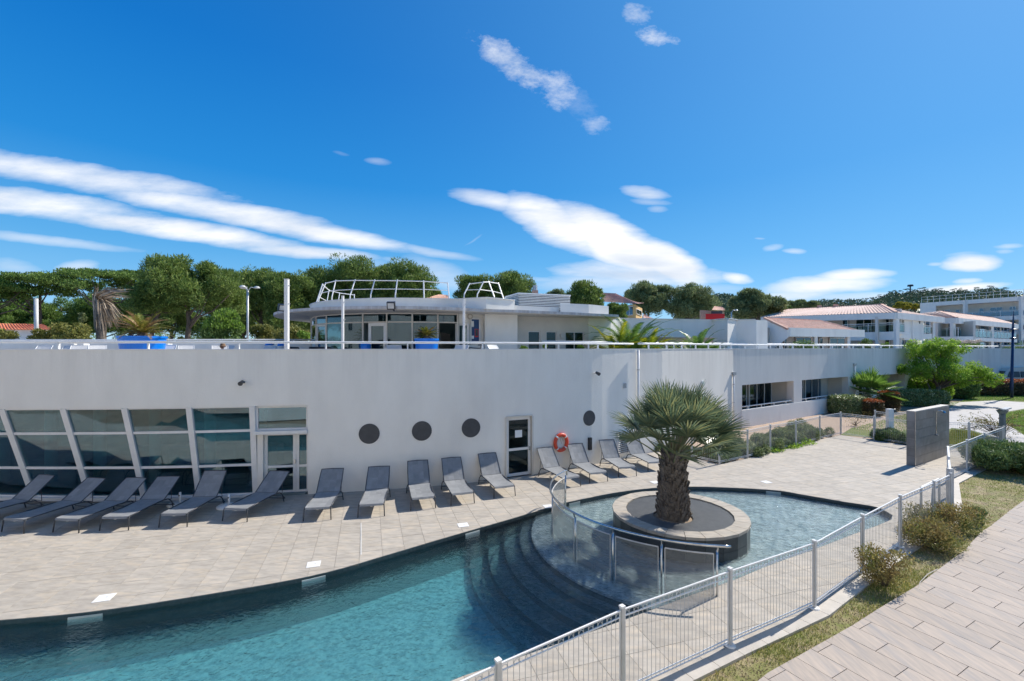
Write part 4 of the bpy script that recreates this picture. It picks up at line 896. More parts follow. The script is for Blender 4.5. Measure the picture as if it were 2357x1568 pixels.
# old leaf bases wrapped round the trunk, loose and broken
lb_ = MB(); rr = random.Random(5)
for k in range(620):
    z = .36 + 1.52 * (k / 620) ** .95; r = None
    for (r0, z0), (r1, z1) in zip(prof, prof[1:]):
        if z0 <= z <= z1: r = lerp(r0, r1, (z - z0) / (z1 - z0))
    r = r or .2; a = k * 2.399963 + rr.uniform(-.2, .2); L = rr.uniform(.10, .20) if z < 1.0 else rr.uniform(.16, .32); wd = rr.uniform(.035, .07)
    c = TRC + Vector((math.cos(a) * r * .86, math.sin(a) * r * .86, z)); o_ = Vector((math.cos(a), math.sin(a), 0)); tg = Vector((-math.sin(a), math.cos(a), 0))
    tilt = rr.uniform(.25, .65) if z < .95 else rr.uniform(.15, .5); up = (Vector((0, 0, 1)) + o_ * tilt + tg * rr.uniform(-.25, .25)).normalized()
    tip = c + up * L; w2 = wd * rr.uniform(.15, .7); th = o_ * .012
    lb_.hexa([c - tg * wd - th, c + tg * wd - th, c + tg * wd + th * 2, c - tg * wd + th * 2, tip - tg * w2 - th * .3, tip + tg * w2 - th * .3, tip + tg * w2 + th, tip - tg * w2 + th])
tag(lb_.build('leaf_base', M['barkp'], fp), kind='stuff')
top = Vector((TRC.x, TRC.y, 1.80)); rr = random.Random(3)
NF = 48
for k in range(NF):
    q = (k + .5) / NF; pol_ = R(5) + R(57) * q ** .8; az = k * 2.399963 + .7
    d0 = Vector((math.sin(pol_) * math.cos(az), math.sin(pol_) * math.sin(az), math.cos(pol_)))
    d0 = (d0 + Vector((.14, 0, .10))).normalized()
    plen = rr.uniform(1.0, 1.3)
    mb = fan_frond([], [], None, top + Vector((d0.x, d0.y, 0)) * .1 + Vector((0, 0, .12 - .25 * q)), d0, .02 + .27 * q, plen, rr.uniform(.68, .84), 36, R(104), .06 + .05 * q, k, wseg=.021)
    mb.build('frond', (M['fan'], M['petiole']), fp)
# two orange-brown old stalks
sk = MB()
for k in range(7): a = 1.2 * k; sk.tube([top + Vector((.05 * math.cos(a), .05 * math.sin(a), 0)), top + Vector((.10 * math.cos(a) + .04, .10 * math.sin(a), .35)), top + Vector((.16 * math.cos(a) + .08, .16 * math.sin(a), .62))], [.02, .016, .006], 5)
sk.build('flower_stalk', M['rust'], fp)
# ---------------------------------------------------------------- curved perforated barrier standing in the water
br = thing('curved_barrier', 'curved perforated steel barrier with round polished handrail standing in the pool before the planter', 'barrier', (PLC.x - 3.2, PLC.y, -.2))
angs = [146, 181, 208, 227, 244.5, 262]; BR = 3.22
def ba(a, r=BR, z=0.0): return pol(r, R(a), z)
hr = [ba(lerp(143, 266, k / 60), BR + .05, .95) for k in range(61)]; hr = [ba(143, BR + .05, .80)] + hr
MB().tube(hr, .026, 10).build('handrail', M['steel'], br, smooth=True)
for i, a in enumerate(angs):
    for da in (0,): MB().tube([ba(a + da, BR, -.2), ba(a + da, BR, .84)], .021, 8).build('post', M['steel'], br, smooth=True)
    MB().tube([ba(a, BR, .80), ba(a, BR + .05, .93)], .014, 6).build('bracket', M['steel'], br)
for a0, a1 in zip(angs, angs[1:]):
    N = 10; A0, A1 = a0 + 1.1, a1 - 1.1
    for k in range(1):
        pm_ = MB(); q0 = [ba(lerp(A0, A1, j / N), BR, -.17) for j in range(N + 1)]; vs = q0 + [p + Vector((0, 0, .95)) for p in q0]
        pm_.add(vs, [(j, j + 1, N + 2 + j, N + 1 + j) for j in range(N)]); sc = pm_.build('screen', M['mesh_screen'], br)
        fr = MB(); fr.tube([p + Vector((0, 0, .95)) for p in q0], .014, 5); fr.tube(q0, .012, 5); fr.tube([q0[0], q0[0] + Vector((0, 0, .95))], .010, 5); fr.tube([q0[-1], q0[-1] + Vector((0, 0, .95))], .010, 5)
        fr.build('screen_frame', M['galv'], sc)
# ---------------------------------------------------------------- barred pool fences
def fence(name, lab, pts, h=1.17, posts=True, sp=.078, double=True, glass=False, post_w=.052, first_post=True, last_post=True, base=True, z0=.012, group=None, cat='fence'):
    th = thing(name, lab, cat, tuple(pts[0]), group=group)
    for i, p in enumerate(pts):
        if (i == 0 and not first_post) or (i == len(pts) - 1 and not last_post): continue
        q = pts[min(i + 1, len(pts) - 1)] - pts[max(i - 1, 0)]
        po = MB(); po.bar((p.x, p.y, z0), (p.x, p.y, h + .02), post_w, post_w, up=q); po = po.build('post', M['galv'], th)
        MB().bar((p.x, p.y, h + .02), (p.x, p.y, h + .045), post_w * 1.25, post_w * 1.25, up=q).build('post_cap', M['alu'], po)
        if base: MB().lathe([(.01, z0 + .02), (.075, z0 + .02), (.085, z0)], (p.x, p.y, 0), 14).build('base_flange', M['alu'], po)
    for a, b in zip(pts, pts[1:]):
        L = (b - a).length; t = (b - a) / L; s0, s1 = post_w / 2 + .015, L - post_w / 2 - .015; A = lambda s, z: Vector((a.x + t.x * s, a.y + t.y * s, z))
        r = MB(); zt = h - .015; r.bar(A(s0, zt), A(s1, zt), .022, .018); r.bar(A(s0, zt - .085), A(s1, zt - .085), .016, .014); r.bar(A(s0, .075), A(s1, .075), .016, .014); r.bar(A(s0, .125), A(s1, .125), .016, .014); r.bar(A(s0 + .006, .07), A(s0 + .006, zt), .012, .012, up=t); r.bar(A(s1 - .006, .07), A(s1 - .006, zt), .012, .012, up=t)
        ob = r.build('panel_rails', M['alu'], th)
        b_ = MB(); n = max(2, int((s1 - s0) / sp)); dx = (s1 - s0) / n
        for k in range(n + 1):
            s = s0 + k * dx; b_.tube([A(s, .06), A(s, zt)], .0042, 4, cap=False)
            if k < n and k % 2 == 0 and double:
                q = [A(s + dx * (.5 - .5 * math.cos(w)), zt - .085 + .06 * math.sin(w)) for w in (0, .8, 1.57, 2.35, 3.14)]; b_.tube(q, .0042, 4, cap=False)
        tag(b_.build('bars', M['galv'], ob), kind='stuff')
    return th
fence('pool_fence', 'long white barred fence on the kerb between the pool and the walkway, nearest the viewer', fence_near)
fence('pool_fence', 'white barred fence beyond the gate, beside the big green juniper bush', fence_right)
fence('garden_fence', 'white barred fence edging the gravel garden behind the pool palm', fence_garden[1:], base=False)
fence('garden_fence', 'white barred fence behind and beside the grey shower wall', [p for p in fence_back], base=False, first_post=False, last_post=False)
# gate between the two kerb fences
g0, g1 = fence_near[-1], fence_right[0]; gv = (g1 - g0); gl = gv.length; gv.normalize()
gate = thing('pool_gate', 'white barred double gate in the pool fence beside the shower wall', 'gate', tuple(g0))
def leaf(a, b, h0, h1):
    l = MB(); t = (b - a).normalized(); l.bar(a + Vector((0, 0, .06)), a + Vector((0, 0, h0)), .05, .05, up=t); l.bar(b + Vector((0, 0, .06)), b + Vector((0, 0, h1)), .05, .05, up=t)
    l.bar(a + Vector((0, 0, h0)), b + Vector((0, 0, h1)), .045, .045); l.bar(a + Vector((0, 0, .09)), b + Vector((0, 0, .09)), .045, .045); o = l.build('gate_leaf', M['alu'], gate)
    b2 = MB(); n = int((b - a).length / .08)
    for k in range(1, n): p = a.lerp(b, k / n); b2.tube([p + Vector((0, 0, .1)), p + Vector((0, 0, lerp(h0, h1, k / n)))], .0042, 4, cap=False)
    tag(b2.build('bars', M['galv'], o), kind='stuff'); return o
leaf(g0 + gv * .12, g0 + gv * (gl * .5), 1.14, 1.14); o = leaf(g0 + gv * (gl * .5 + .06), g1 - gv * .1, 1.22, 1.22)
MB().box(g0 + gv * (gl * .5) + Vector((0, 0, .75)) + Vector((0, -.05, 0)), (.08, .08, .22)).build('lock', M['galv'], o)
# side gate with dark frame lying along the fence near its end
sg = thing('folded_gate', 'open gate leaf with plain grey frame folded against the end of the near fence', 'gate', (10.0, 11.3, 0))
sa, sb = fence_near[-1] + Vector((-.15, .16, 0)), fence_near[-1] + Vector((-1.35, -.62, 0)); sf = MB()
for z in (.10, 1.0): sf.bar(sa + Vector((0, 0, z)), sb + Vector((0, 0, z)), .04, .04)
for p in (sa, sb): sf.bar(p + Vector((0, 0, .08)), p + Vector((0, 0, 1.02)), .04, .04, up=sb - sa)
sf.build('gate_frame', M['galv'], sg)
MB().bar(fence_near[-1] + Vector((.09, .1, .01)), fence_near[-1] + Vector((.09, .1, 1.3)), .11, .11).build('gate_post', M['galv'], sg)
# white pillar and second fence in the garden
pp = P(2048, 1008); wp = thing('gate_pillar', 'square white gate pillar with a small dark light on top, behind the garden fence', 'pillar', tuple(pp))
MB().box((pp.x, pp.y, .74), (.26, .2, 1.48)).build('shaft', M['white'], wp); MB().lathe([(.01, 1.50), (.06, 1.48), (.07, 1.38), (.04, 1.32)], (pp.x + .18, pp.y - .06, 0), 12).build('lamp', M['dark'], wp)
fence('garden_gate', 'white barred gate standing open beside the square white pillar', [P(2014, 1000), P(2046, 1006)], h=1.25, base=False, cat='gate')
fence('garden_fence', 'short white barred fence with a small grey sign, right of the square white pillar', [pp + Vector((.2, .1, 0)), Vector((22.6, 24.6, 0))], h=1.25, base=False, first_post=False)
sgn = thing('fence_sign', 'small pale grey square sign hanging on the garden fence left of the shower wall', 'sign', (20.9, 23.8, 1.0)); MB().bar((20.75, 23.72, 1.0), (21.25, 24.02, 1.0), .02, .36).build('plate', M['galv'], sgn); MB().bar((20.71, 23.665, 1.0), (21.27, 24.01, 1.0), .012, .42).build('sign_frame', M['white'], sgn)
# ---------------------------------------------------------------- shower wall
sA, sB = Vector((15.66, 17.67, 0)), Vector((18.85, 19.62, 0)); st_ = (sB - sA).normalized(); sn = out_n(st_); SH = 2.11; TH = .26
sw = thing('shower_wall', 'freestanding dark grey tiled shower wall on the terrace near the gate', 'wall', tuple(sA))
c = (sA + sB) / 2 - sn * TH / 2; L = (sB - sA).length
MB().bar(sA - sn * TH / 2 + Vector((0, 0, SH / 2)), sB - sn * TH / 2 + Vector((0, 0, SH / 2)), TH - .016, SH - .01).build('core', M['grout'], sw)
nr, ncol = 6, 5; hh = SH / nr
for r in range(nr):
    off = .5 * (r % 2); edges_ = [0] + [L / ncol * (k + off) for k in range(ncol + 1) if 0.05 < L / ncol * (k + off) < L - .05] + [L]
    for s0, s1 in zip(edges_, edges_[1:]):
        for face in (0, 1):
            o_ = sn * (.0) if face == 0 else -sn * TH
            a = sA + st_ * (s0 + .003) + o_ + Vector((0, 0, hh * (r + .5))); b = sA + st_ * (s1 - .003) + o_ + Vector((0, 0, hh * (r + .5)))
            MB().bar(a, b, .02, hh - .007).build('tile', M['grey_tile'], sw)
    for e, s in ((sA, -1), (sB, 1)):
        a = e + st_ * s * .002 - sn * .012 + Vector((0, 0, hh * (r + .5))); b = e + st_ * s * .002 - sn * (TH - .012) + Vector((0, 0, hh * (r + .5)))
        MB().bar(a, b, .018, hh - .007).build('tile', M['grey_tile'], sw)
MB().bar(sA - sn * TH / 2 - st_ * .005 + Vector((0, 0, SH + .012)), sB - sn * TH / 2 + st_ * .005 + Vector((0, 0, SH + .012)), TH + .01, .03).build('top_slab', M['kerb'], sw)
MB().bar(sA + sn * .012 + Vector((0, 0, .01)) - st_ * .012, sA + sn * .012 + Vector((0, 0, SH)) - st_ * .012, .012, .012).build('corner_trim', M['steel'], sw)
ps, _ = ray_on([sA, sB], 2150.6); sh = thing('shower', 'slim chrome outdoor shower pipe with curved head on the grey tiled wall', 'shower', (ps.x, ps.y, 1.0)); pb_ = ps + sn * .06
MB().tube([pb_ + Vector((0, 0, z)) for z in (1.0, 1.5, 1.95)] + [pb_ + sn * .03 + Vector((0, 0, 2.02)), pb_ + sn * .14 + Vector((0, 0, 2.05)), pb_ + sn * .24 + Vector((0, 0, 2.02))], .018, 8).build('pipe', M['steel'], sh, smooth=True)
MB().tube([pb_ + sn * .22 + Vector((0, 0, 2.03)), pb_ + sn * .26 + Vector((0, 0, 1.96))], [.03, .055], 10).build('shower_head', M['steel'], sh); MB().tube([pb_ - sn * .05 + Vector((0, 0, 1.02)), pb_ + sn * .06 + Vector((0, 0, 1.02))], .03, 10).build('push_button', M['steel'], sh)
# light column with twin heads
tl = thing('path_light', 'blue-grey metal T-shaped light column beside the fence end', 'lamp', (22.1, 20.5, 0)); m_ = MB(); m_.bar((22.1, 20.5, 0), (22.1, 20.5, 1.6), .2, .10); m_.hexa([Vector(q) for q in ((22.0, 20.45, 1.6), (22.2, 20.45, 1.6), (22.2, 20.55, 1.6), (22.0, 20.55, 1.6), (21.9, 20.4, 1.8), (22.3, 20.4, 1.8), (22.3, 20.6, 1.8), (21.9, 20.6, 1.8))]); m_.build('column', M['slate_metal'], tl)
for s in (-1, 1): MB().bar((22.1 + s * .04, 20.5, 1.82), (22.1 + s * .30, 20.5, 1.90), .22, .05).build('lamp_head', M['galv'], tl)
# ---------------------------------------------------------------- sun loungers
def make_lounger(theta, mat='sling', fr='dark', label='', name='sun_lounger'):
    t = thing(name, label, 'sun lounger'); W = .33
    for s in (-1, 1):
        MB().tube([(s * W, .02, .33), (s * W, .5, .345), (s * W, 1.0, .35), (s * W, 1.34, .33)], .017, 6).build('side_rail', M[fr], t, local=True, smooth=True)
        MB().tube([(s * W, .02, .33), (s * (W + .005), -.02, .30), (s * (W + .02), -.05, .0)], .015, 6).build('leg', M[fr], t, local=True, smooth=True)
        MB().tube([(s * W, 1.20, .34), (s * (W + .01), 1.38, .32), (s * (W + .02), 1.50, .22), (s * (W + .03), 1.56, .0)], .015, 6).build('leg', M[fr], t, local=True, smooth=True)
    MB().tube([(-W, .0, .30), (0, .0, .285), (W, .0, .30)], .013, 6).build('foot_bar', M[fr], t, local=True)
    MB().tube([(-W - .02, 1.50, .20), (-W - .02, 1.62, .08), (0, 1.64, .07), (W + .02, 1.62, .08), (W + .02, 1.50, .20)], .011, 6).build('rear_bar', M[fr], t, local=True)
    MB().box((0, -.012, .285), (.06, .012, .03)).build('care_tag', M['white'], t, local=True)
    s_ = MB(); ys = [-.045, -.02, .1, .35, .6, .85, 1.1, 1.24]; zs = [.30, .345, .352, .340, .334, .338, .352, .362]; wx = [.30, .315, .32, .32, .32, .32, .32, .32]
    for i in range(len(ys) - 1):
        for q in range(4):
            x0, x1 = -1 + .5 * q, -.5 + .5 * q; sag = lambda x, k: -.018 * (1 - x * x) * (1 if 1 < k < 7 else .2)
            a = [(x0 * wx[i], ys[i], zs[i] + sag(x0, i)), (x1 * wx[i], ys[i], zs[i] + sag(x1, i)), (x1 * wx[i + 1], ys[i + 1], zs[i + 1] + sag(x1, i + 1)), (x0 * wx[i + 1], ys[i + 1], zs[i + 1] + sag(x0, i + 1))]
            s_.hexa([(p[0], p[1], p[2] - .006) for p in a] + a)
    s_.build('seat_sling', M[mat], t, local=True)
    bl = .78; ct, st2 = math.cos(theta), math.sin(theta); B = lambda s, x, o=0.0: (x, 1.26 + s * ct - o * st2, .365 + s * st2 + o * ct)
    b_ = MB(); L_ = [0, .15, .4, .65, bl]
    for i in range(4):
        for q in range(4):
            x0, x1 = -.32 + .16 * q, -.16 + .16 * q; o = lambda x, s: -.02 * (1 - (x / .32) ** 2) * math.sin(math.pi * s / bl)
            a = [B(L_[i], x0, o(x0, L_[i])), B(L_[i], x1, o(x1, L_[i])), B(L_[i + 1], x1, o(x1, L_[i + 1])), B(L_[i + 1], x0, o(x0, L_[i + 1]))]
            dn = (0, st2 * .006, -ct * .006); b_.hexa([(p[0], p[1] + dn[1], p[2] + dn[2]) for p in a] + a)
    bo = b_.build('backrest', M[mat], t, local=True)
    f_ = MB(); f_.tube([B(-.02, -W), B(bl * .5, -W), B(bl, -W + .01), B(bl + .01, 0), B(bl, W - .01), B(bl * .5, W), B(-.02, W)], .014, 6); f_.build('back_frame', M[fr], bo, local=True)
    sp_ = MB(); py, pz = 1.26 + .36 * ct, .365 + .36 * st2
    sp_.tube([(-W + .02, py, pz - .01), (-W + .02, 1.55, .26), (W - .02, 1.55, .26), (W - .02, py, pz - .01)], .010, 5); sp_.build('support_strut', M[fr], t, local=True)
    MB().tube([(-W, 1.25, .352), (W, 1.25, .352)], .014, 6).build('hinge_bar', M[fr], t, local=True)
    return t
protos = {a: make_lounger(R(a)) for a in (35, 42, 50)}; used = set()
LG = [((-14.05, 11.5), (-13.72, 12.74), 42, 'leftmost grey sun lounger, cut off by the picture edge, fully in shade'),
 ((-12.42, 11.37), (-12.2, 12.6), 35, 'second grey sun lounger from the left, fully in shade, back half reclined'),
 ((-11.1, 11.37), (-11.0, 12.6), 35, 'third grey sun lounger from the left, fully in shade before the leaning glass'),
 ((-10.02, 11.5), (-10.08, 12.76), 35, 'grey sun lounger in shade just left of the first white parasol base'),
 ((-8.70, 11.72), (-8.76, 12.94), 50, 'grey sun lounger with only its foot end in the sun, between the two parasol bases'),
 ((-7.34, 12.1), (-7.22, 13.28), 35, 'grey sun lounger with its back nearly flat before the glazed double door'),
 ((-5.2, 12.17), (-5.42, 13.45), 42, 'grey sun lounger just right of the glazed double door, half shaded'),
 ((-3.84, 12.43), (-4.05, 13.62), 42, 'grey sun lounger under the leftmost porthole'),
 ((-2.54, 13.0), (-2.9, 14.2), 50, 'grey sun lounger under the middle porthole with shaded upright back'),
 ((-1.46, 13.4), (-1.83, 14.52), 50, 'grey sun lounger between the middle and third portholes, back half in shade'),
 ((-.24, 14.05), (-.66, 15.16), 50, 'sunlit grey sun lounger just left of the narrow glass door'),
 ((1.95, 15.03), (1.44, 16.1), 50, 'sunlit grey sun lounger standing right under the orange lifebuoy'),
 ((2.95, 15.6), (2.56, 16.75), 50, 'sunlit grey sun lounger before the slim black wall box'),
 ((4.12, 16.3), (3.86, 17.48), 50, 'sunlit grey sun lounger just left of the louvred grille'),
 ((5.38, 17.05), (5.06, 18.2), 50, 'rightmost grey sun lounger on the deck, before the louvred grille and downpipe')]
for (fx, fy), (hx, hy), a, lab in LG:
    dx, dy = hx - fx, hy - fy; l_ = math.hypot(dx, dy); dx /= l_; dy /= l_; rz = math.atan2(-dx, dy); loc = (fx, fy, .001)
    if a not in used:
        o = protos[a]; used.add(a); o.location = loc; o.rotation_euler = (0, 0, rz); o['label'] = lab; o['group'] = 'sun loungers along the pool wall'
    else: copy_tree(protos[a], loc=loc, rz=rz, label=lab, group='sun loungers along the pool wall')
# ---------------------------------------------------------------- lifebuoy
p, t, n = on_fac(1289, 1018); lr = thing('lifebuoy', 'orange ring lifebuoy with white bands hanging on the white wall', 'lifebuoy', tuple(p)); c = p + n * .07
def ring(a0, a1, r, R0, mb, up=Vector((0, 0, 1))):
    K = max(3, int((a1 - a0) / .18)); mb.tube([c + (t * math.cos(lerp(a0, a1, k / K)) + up * math.sin(lerp(a0, a1, k / K)) * 1.08) * R0 for k in range(K + 1)], r, 10)
m_ = MB(); m_.tube([c + (t * math.cos(k * math.pi / 18) + Vector((0, 0, 1)) * math.sin(k * math.pi / 18) * 1.08) * .27 for k in range(36)], .068, 10, closed=True); m_.build('ring', M['orange'], lr, smooth=True)
for k in range(4): m_ = MB(); a = R(45 + 90 * k); ring(a - .09, a + .09, .0705, .27, m_); m_.build('band', M['white'], lr, smooth=True)
m_ = MB(); m_.tube([c + Vector((0, 0, .36)), c + n * .0 + Vector((0, 0, .25)) + t * .02, c + Vector((0, 0, .1)) - t * .04, c + Vector((0, 0, -.05)) + t * .03], .009, 5); m_.tube([c + Vector((0, 0, .22)), c + Vector((0, 0, .05)) + t * .1], .007, 5); m_.build('rope', M['kerb'], lr)
# ---------------------------------------------------------------- skimmer lids and mouths, parasol bases
lids = [((240, 1377), 'white square skimmer lid at the lower left of the deck, nearest the viewer'), ((722, 1299.5), 'white square skimmer lid by the pool edge below the glass door'), ((1066, 1209), 'white square skimmer lid by the pool edge above the pool steps'), ((1262, 1166), 'small white skimmer lid just left of the curved barrier'), ((1508, 1110.5), 'white skimmer lid behind the round planter'), ((1764, 1110), 'white skimmer lid at the back edge of the shallow pool, right of the palm')]
for k, ((u, v), lab) in enumerate(lids):
    p = P(u, v); rz = math.atan2(.30, .954) if k > 0 else math.atan2(.30, .954); l = thing('skimmer_lid', lab, 'lid', (p.x, p.y, .002), rz, 'skimmer lids round the pool')
    MB().box((0, 0, .003), (.27, .27, .006)).build('plate', M['white'], l, local=True); MB().lathe([(.001, .0085), (.018, .0085), (.02, .006)], (.03, .02, 0), 10).build('finger_hole', M['galv'], l, local=True)
def near_edge(u, pts=FARE): return ray_on(catmull(pts, 4), u)
for k, (u, w_) in enumerate(((198, .50), (722, .44), (1087, .42), (1322, .40), (1780, .42))):
    p, t = near_edge(u); n = out_n(t); a = p + n * .018 - t * w_ / 2; b = p + n * .018 + t * w_ / 2; o = MB().bar(a + Vector((0, 0, -.115)), b + Vector((0, 0, -.115)), .014, .13).build('skimmer_mouth', M['int_col'], basin)
for (u, v), lab in (((411, 1158), 'low round white parasol base left of the lounger with a sunlit foot end'), ((524, 1163), 'low round white parasol base before the glazed door, right-hand one')):
    p = P(u, v, .05); b = thing('parasol_base', lab, 'parasol base', (p.x, p.y, 0)); MB().lathe([(.001, .07), (.10, .075), (.25, .06), (.285, .035), (.285, .0)], (p.x, p.y, 0), 24).build('disc', M['white'], b, smooth=True)
    q = MB(); q.tube([(p.x + .03, p.y + .02, .06), (p.x + .03, p.y + .02, .36)], .032, 10); q.build('tube', M['white'], b, smooth=True); MB().box((p.x + .03, p.y - .02, .27), (.03, .03, .03)).build('knob', M['dark'], b)
# drain line in the deck
p0, p1 = P(831, 1204, .004), P(831, 1277, .004); tag(MB().bar(p0, p1, .012, .004).build('expansion_joint', M['paper'], deck))
# ---------------------------------------------------------------- rooftop pavilion with curved glass front
pv = thing('roof_pavilion', 'white flat-roofed pavilion with curved glass front and overhanging canopy on the roof terrace', 'pavilion', (-4, 26, TERR))
Zs = 6.346; CPX, CPY, CR = -5.6, 28.8, 6.5
arc = [Vector((CPX + CR * math.cos(R(a)), CPY + CR * math.sin(R(a)), 0)) for a in range(204, 276, 2)]
GL = arc + [Vector((-.05, 23.55, 0))]         # glass line
gl_u = [717, 731, 774, 830, 880, 897.5, 936.5, 997, 1060]      # mullion columns in the photograph
glu = [(1024 + z / 2.3018 * 1.0) for z in ()]
def zu(zx): return (1024 + zx / 2.3018) / 1.7378
gl_u = [zu(z) for z in (520, 555, 650, 805, 985, 1205, 1440, 1675, 1857)]
gp = [arc[0]] + [ray_on(GL, u)[0] for u in gl_u[1:]]
Zt = lambda p: Zs - .03
zm = TERR + 2.12
for i, p in enumerate(gp): MB().bar((p.x, p.y, TERR), (p.x, p.y, Zs - .02), .07, .09, up=(0, 1, 0)).build('mullion', M['cream'], pv)
for i, (a, b) in enumerate(zip(gp, gp[1:])):
    d = (b - a).normalized() * .04
    for z in (Zs - .05, zm) + ((TERR + 1.15,) if i in (3, 2, 5, 6) else ()): MB().bar(a + d + Vector((0, 0, z)), b - d + Vector((0, 0, z)), .06, .06 if z > 5 else .025).build('transom', M['cream'], pv)
    def pane(z0, z1, a=a, b=b): MB().bar(a + d + Vector((0, 0, (z0 + z1) / 2)), b - d + Vector((0, 0, (z0 + z1) / 2)), .012, z1 - z0).build('window_pane', M['glass_teal'], pv)
    pane(zm + .03, Zs - .08)
    if i == 7: continue
    if i == 1 or i == 4:
        s = .1 if i == 1 else .24
        o = framed(pv, a.lerp(b, s), b + d * -.2, TERR, zm - .04, fw=.15 if i == 4 else .1, mat_g='glass_teal', name='door', inset=0)
        if i == 4: MB().bar(b - d * 3 + Vector((0, -.08, TERR + .9)), b - d * 3 + Vector((0, -.08, TERR + 1.1)), .03, .03).build('handle', M['steel'], o)
    else: pane(TERR, zm - .03)
# open doorway bay, opened leaf, wall panel with poster
a, b = gp[7], gp[8]
MB().bar(a + Vector((.06, .0, TERR + 1.03)), a + Vector((.06, 0, TERR + 2.1)) * 1.0, .01, .01).build('door_jamb', M['cream'], pv)
o1 = ray_on([Vector((-4, 23.2, 0)), Vector((1, 24.2, 0))], zu(1845))[0]; o2 = ray_on([Vector((-4, 23.0, 0)), Vector((1, 23.3, 0))], zu(1965))[0]
framed(pv, o1 + Vector((0, -.3, 0)), o2 + Vector((0, -.3, 0)), TERR, TERR + 2.08, fw=.1, mat_g='glass_teal', name='open_door', inset=0)
# solid part of the pavilion: wall with panel joints, pier, set-back wall, end
W0 = gp[8]; PA = ray_on([Vector((-3, 23.25, 0)), Vector((3, 24.7, 0))], zu(2112))[0]
def zu3(zx): return (2048 + zx / 2.3018) / 1.7378
PB = ray_on([PA, PA + Vector((4, 1.35, 0))], zu3(50))[0]
def wb(a, b, z0, z1, th, name='wall', mat='stucco'): m_ = MB(); wall_strip(m_, [Vector((a.x, a.y, 0)), Vector((b.x, b.y, 0))], z0, z1, th); return m_.build(name, M[mat], pv)
wb(W0 + Vector((.04, .12, 0)), PA + Vector((0, .12, 0)), TERR, Zs, .2)
PA2 = PA + Vector((0, -.35, 0)); PB2 = PB + Vector((0, -.35, 0))
wb(PA2, PB2, TERR, Zs, .9)
RC = PB2 + Vector((.02, .95, 0)); RD = ray_on([RC, RC + Vector((8, 3.2, 0))], zu3(705))[0]
RE = ray_on([RD, RD + Vector((4, 2.4, 0))], zu3(888))[0] if False else RD + Vector((1.55, 1.2, 0))
m_ = MB(); wdir = (RD - RC).normalized()
wins = [(zu3(150), zu3(262), .75, 1.78), (zu3(316), zu3(415), .75, 1.78), (zu3(492), zu3(665), .0, 1.78)]
cuts = [(ray_on([RC, RD], a_)[0], ray_on([RC, RD], b_)[0], z0, z1) for a_, b_, z0, z1 in wins]
prevp = RC
for a_, b_, z0, z1 in cuts:
    wall_strip(m_, [prevp, a_], TERR, Zs, .25); wall_strip(m_, [a_, b_], TERR + z1, Zs, .25)
    if z0 > .1: wall_strip(m_, [a_, b_], TERR, TERR + z0, .25)
    prevp = b_
wall_strip(m_, [prevp, RD], TERR, Zs, .25); m_.build('wall', M['cream'], pv)
for k, (a_, b_, z0, z1) in enumerate(cuts):
    o = framed(pv, a_, b_, TERR + z0, TERR + z1, fw=.05, name='window', nv=1 if k == 2 else 0, inset=.1)
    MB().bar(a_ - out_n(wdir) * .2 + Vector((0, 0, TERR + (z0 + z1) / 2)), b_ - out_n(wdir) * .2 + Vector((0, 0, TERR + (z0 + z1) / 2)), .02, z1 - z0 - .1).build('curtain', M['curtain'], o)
wb(RD, RE, TERR, Zs, .3)
FE = RE + Vector((1.3, 1.9, 0)); wb(RE, FE, TERR, Zs, .3)
pk = ray_on([RC, RD], zu3(460))[0]; MB().disc(Vector((pk.x, pk.y, TERR + 1.55)), out_n(wdir), .14, .10).build('wall_lamp', M['cream'], pv)
# interior
MB().box((-5.5, 30.6, 5.0), (12, .1, 2.6)).build('inner_wall', M['interior'], pv); MB().box((-3.9, 26.6, 4.6), (.1, 3.5, 1.7)).build('inner_counter', M['curtain'], pv)
for x in (-8, -6.3, -4.8, -3): MB().box((x, 25.5, 4.15), (.6, .6, .8)).build('inner_table', M['curtain'], pv)
MB().box((-1.2, 25.2, 5.0), (2.4, .1, 2.4)).build('inner_wall', M['cream'], pv)
MB().box((-1.35, 24.95, 5.05), (.3, .2, 1.6)).build('inner_cabinet', M['black'], pv)
# canopy slab
cf = [(-5.6 + 8.42 * math.cos(R(a)), 28.8 + 8.42 * math.sin(R(a))) for a in range(180, 280, 3)]
cf = [p for p in cf]
cf += [(Q(zu(1862), 21.2).x, 21.2), (Q(zu(2120), 22.1).x, 22.05), (0.2, 22.45), (3.2, 24.1), (6.05, 25.75), (6.3, 28.6), (4, 33), (-13.6, 33)]
MB().prism(cf, Zs, Zs + .135).build('canopy', M['concrete_edge'], pv)
sfp = [(x * .995 + .01, y * 1.002 + .02) for x, y in cf]
MB().prism(sfp, Zs - .018, Zs - .002).build('soffit', M['cream'], pv)
# upper parapet band
pf = [(-5.6 + 6.56 * math.cos(R(a)), 28.8 + 6.56 * math.sin(R(a))) for a in range(182, 276, 3)]
c1 = Q(zu(1862), 22.6); c2 = Q(zu(2120), 21.9); c3 = Q(zu3(25), 23.1)
pf += [(c1.x, c1.y), (c2.x, c2.y), (c3.x, c3.y), (c3.x - .4, 32), (-12.1, 32)]
MB().prism(pf, Zs + .137, 7.02).build('parapet', M['stucco'], pv)
pf2 = [(c3.x + .02, c3.y + .02), (c3.x + 3, c3.y + 1.3), (c3.x + 3.2, 30), (c3.x, 30)]
l1 = Q(zu3(442), 24.6); l2 = Q(zu3(706), 25.3); l3 = Q(zu3(890), 26.4)
MB().prism([(c3.x + .02, c3.y + .35), (l1.x, l1.y + .25), (l1.x + .5, 30.5), (c3.x, 30.5)], Zs + .137, 6.80).build('parapet', M['stucco'], pv)
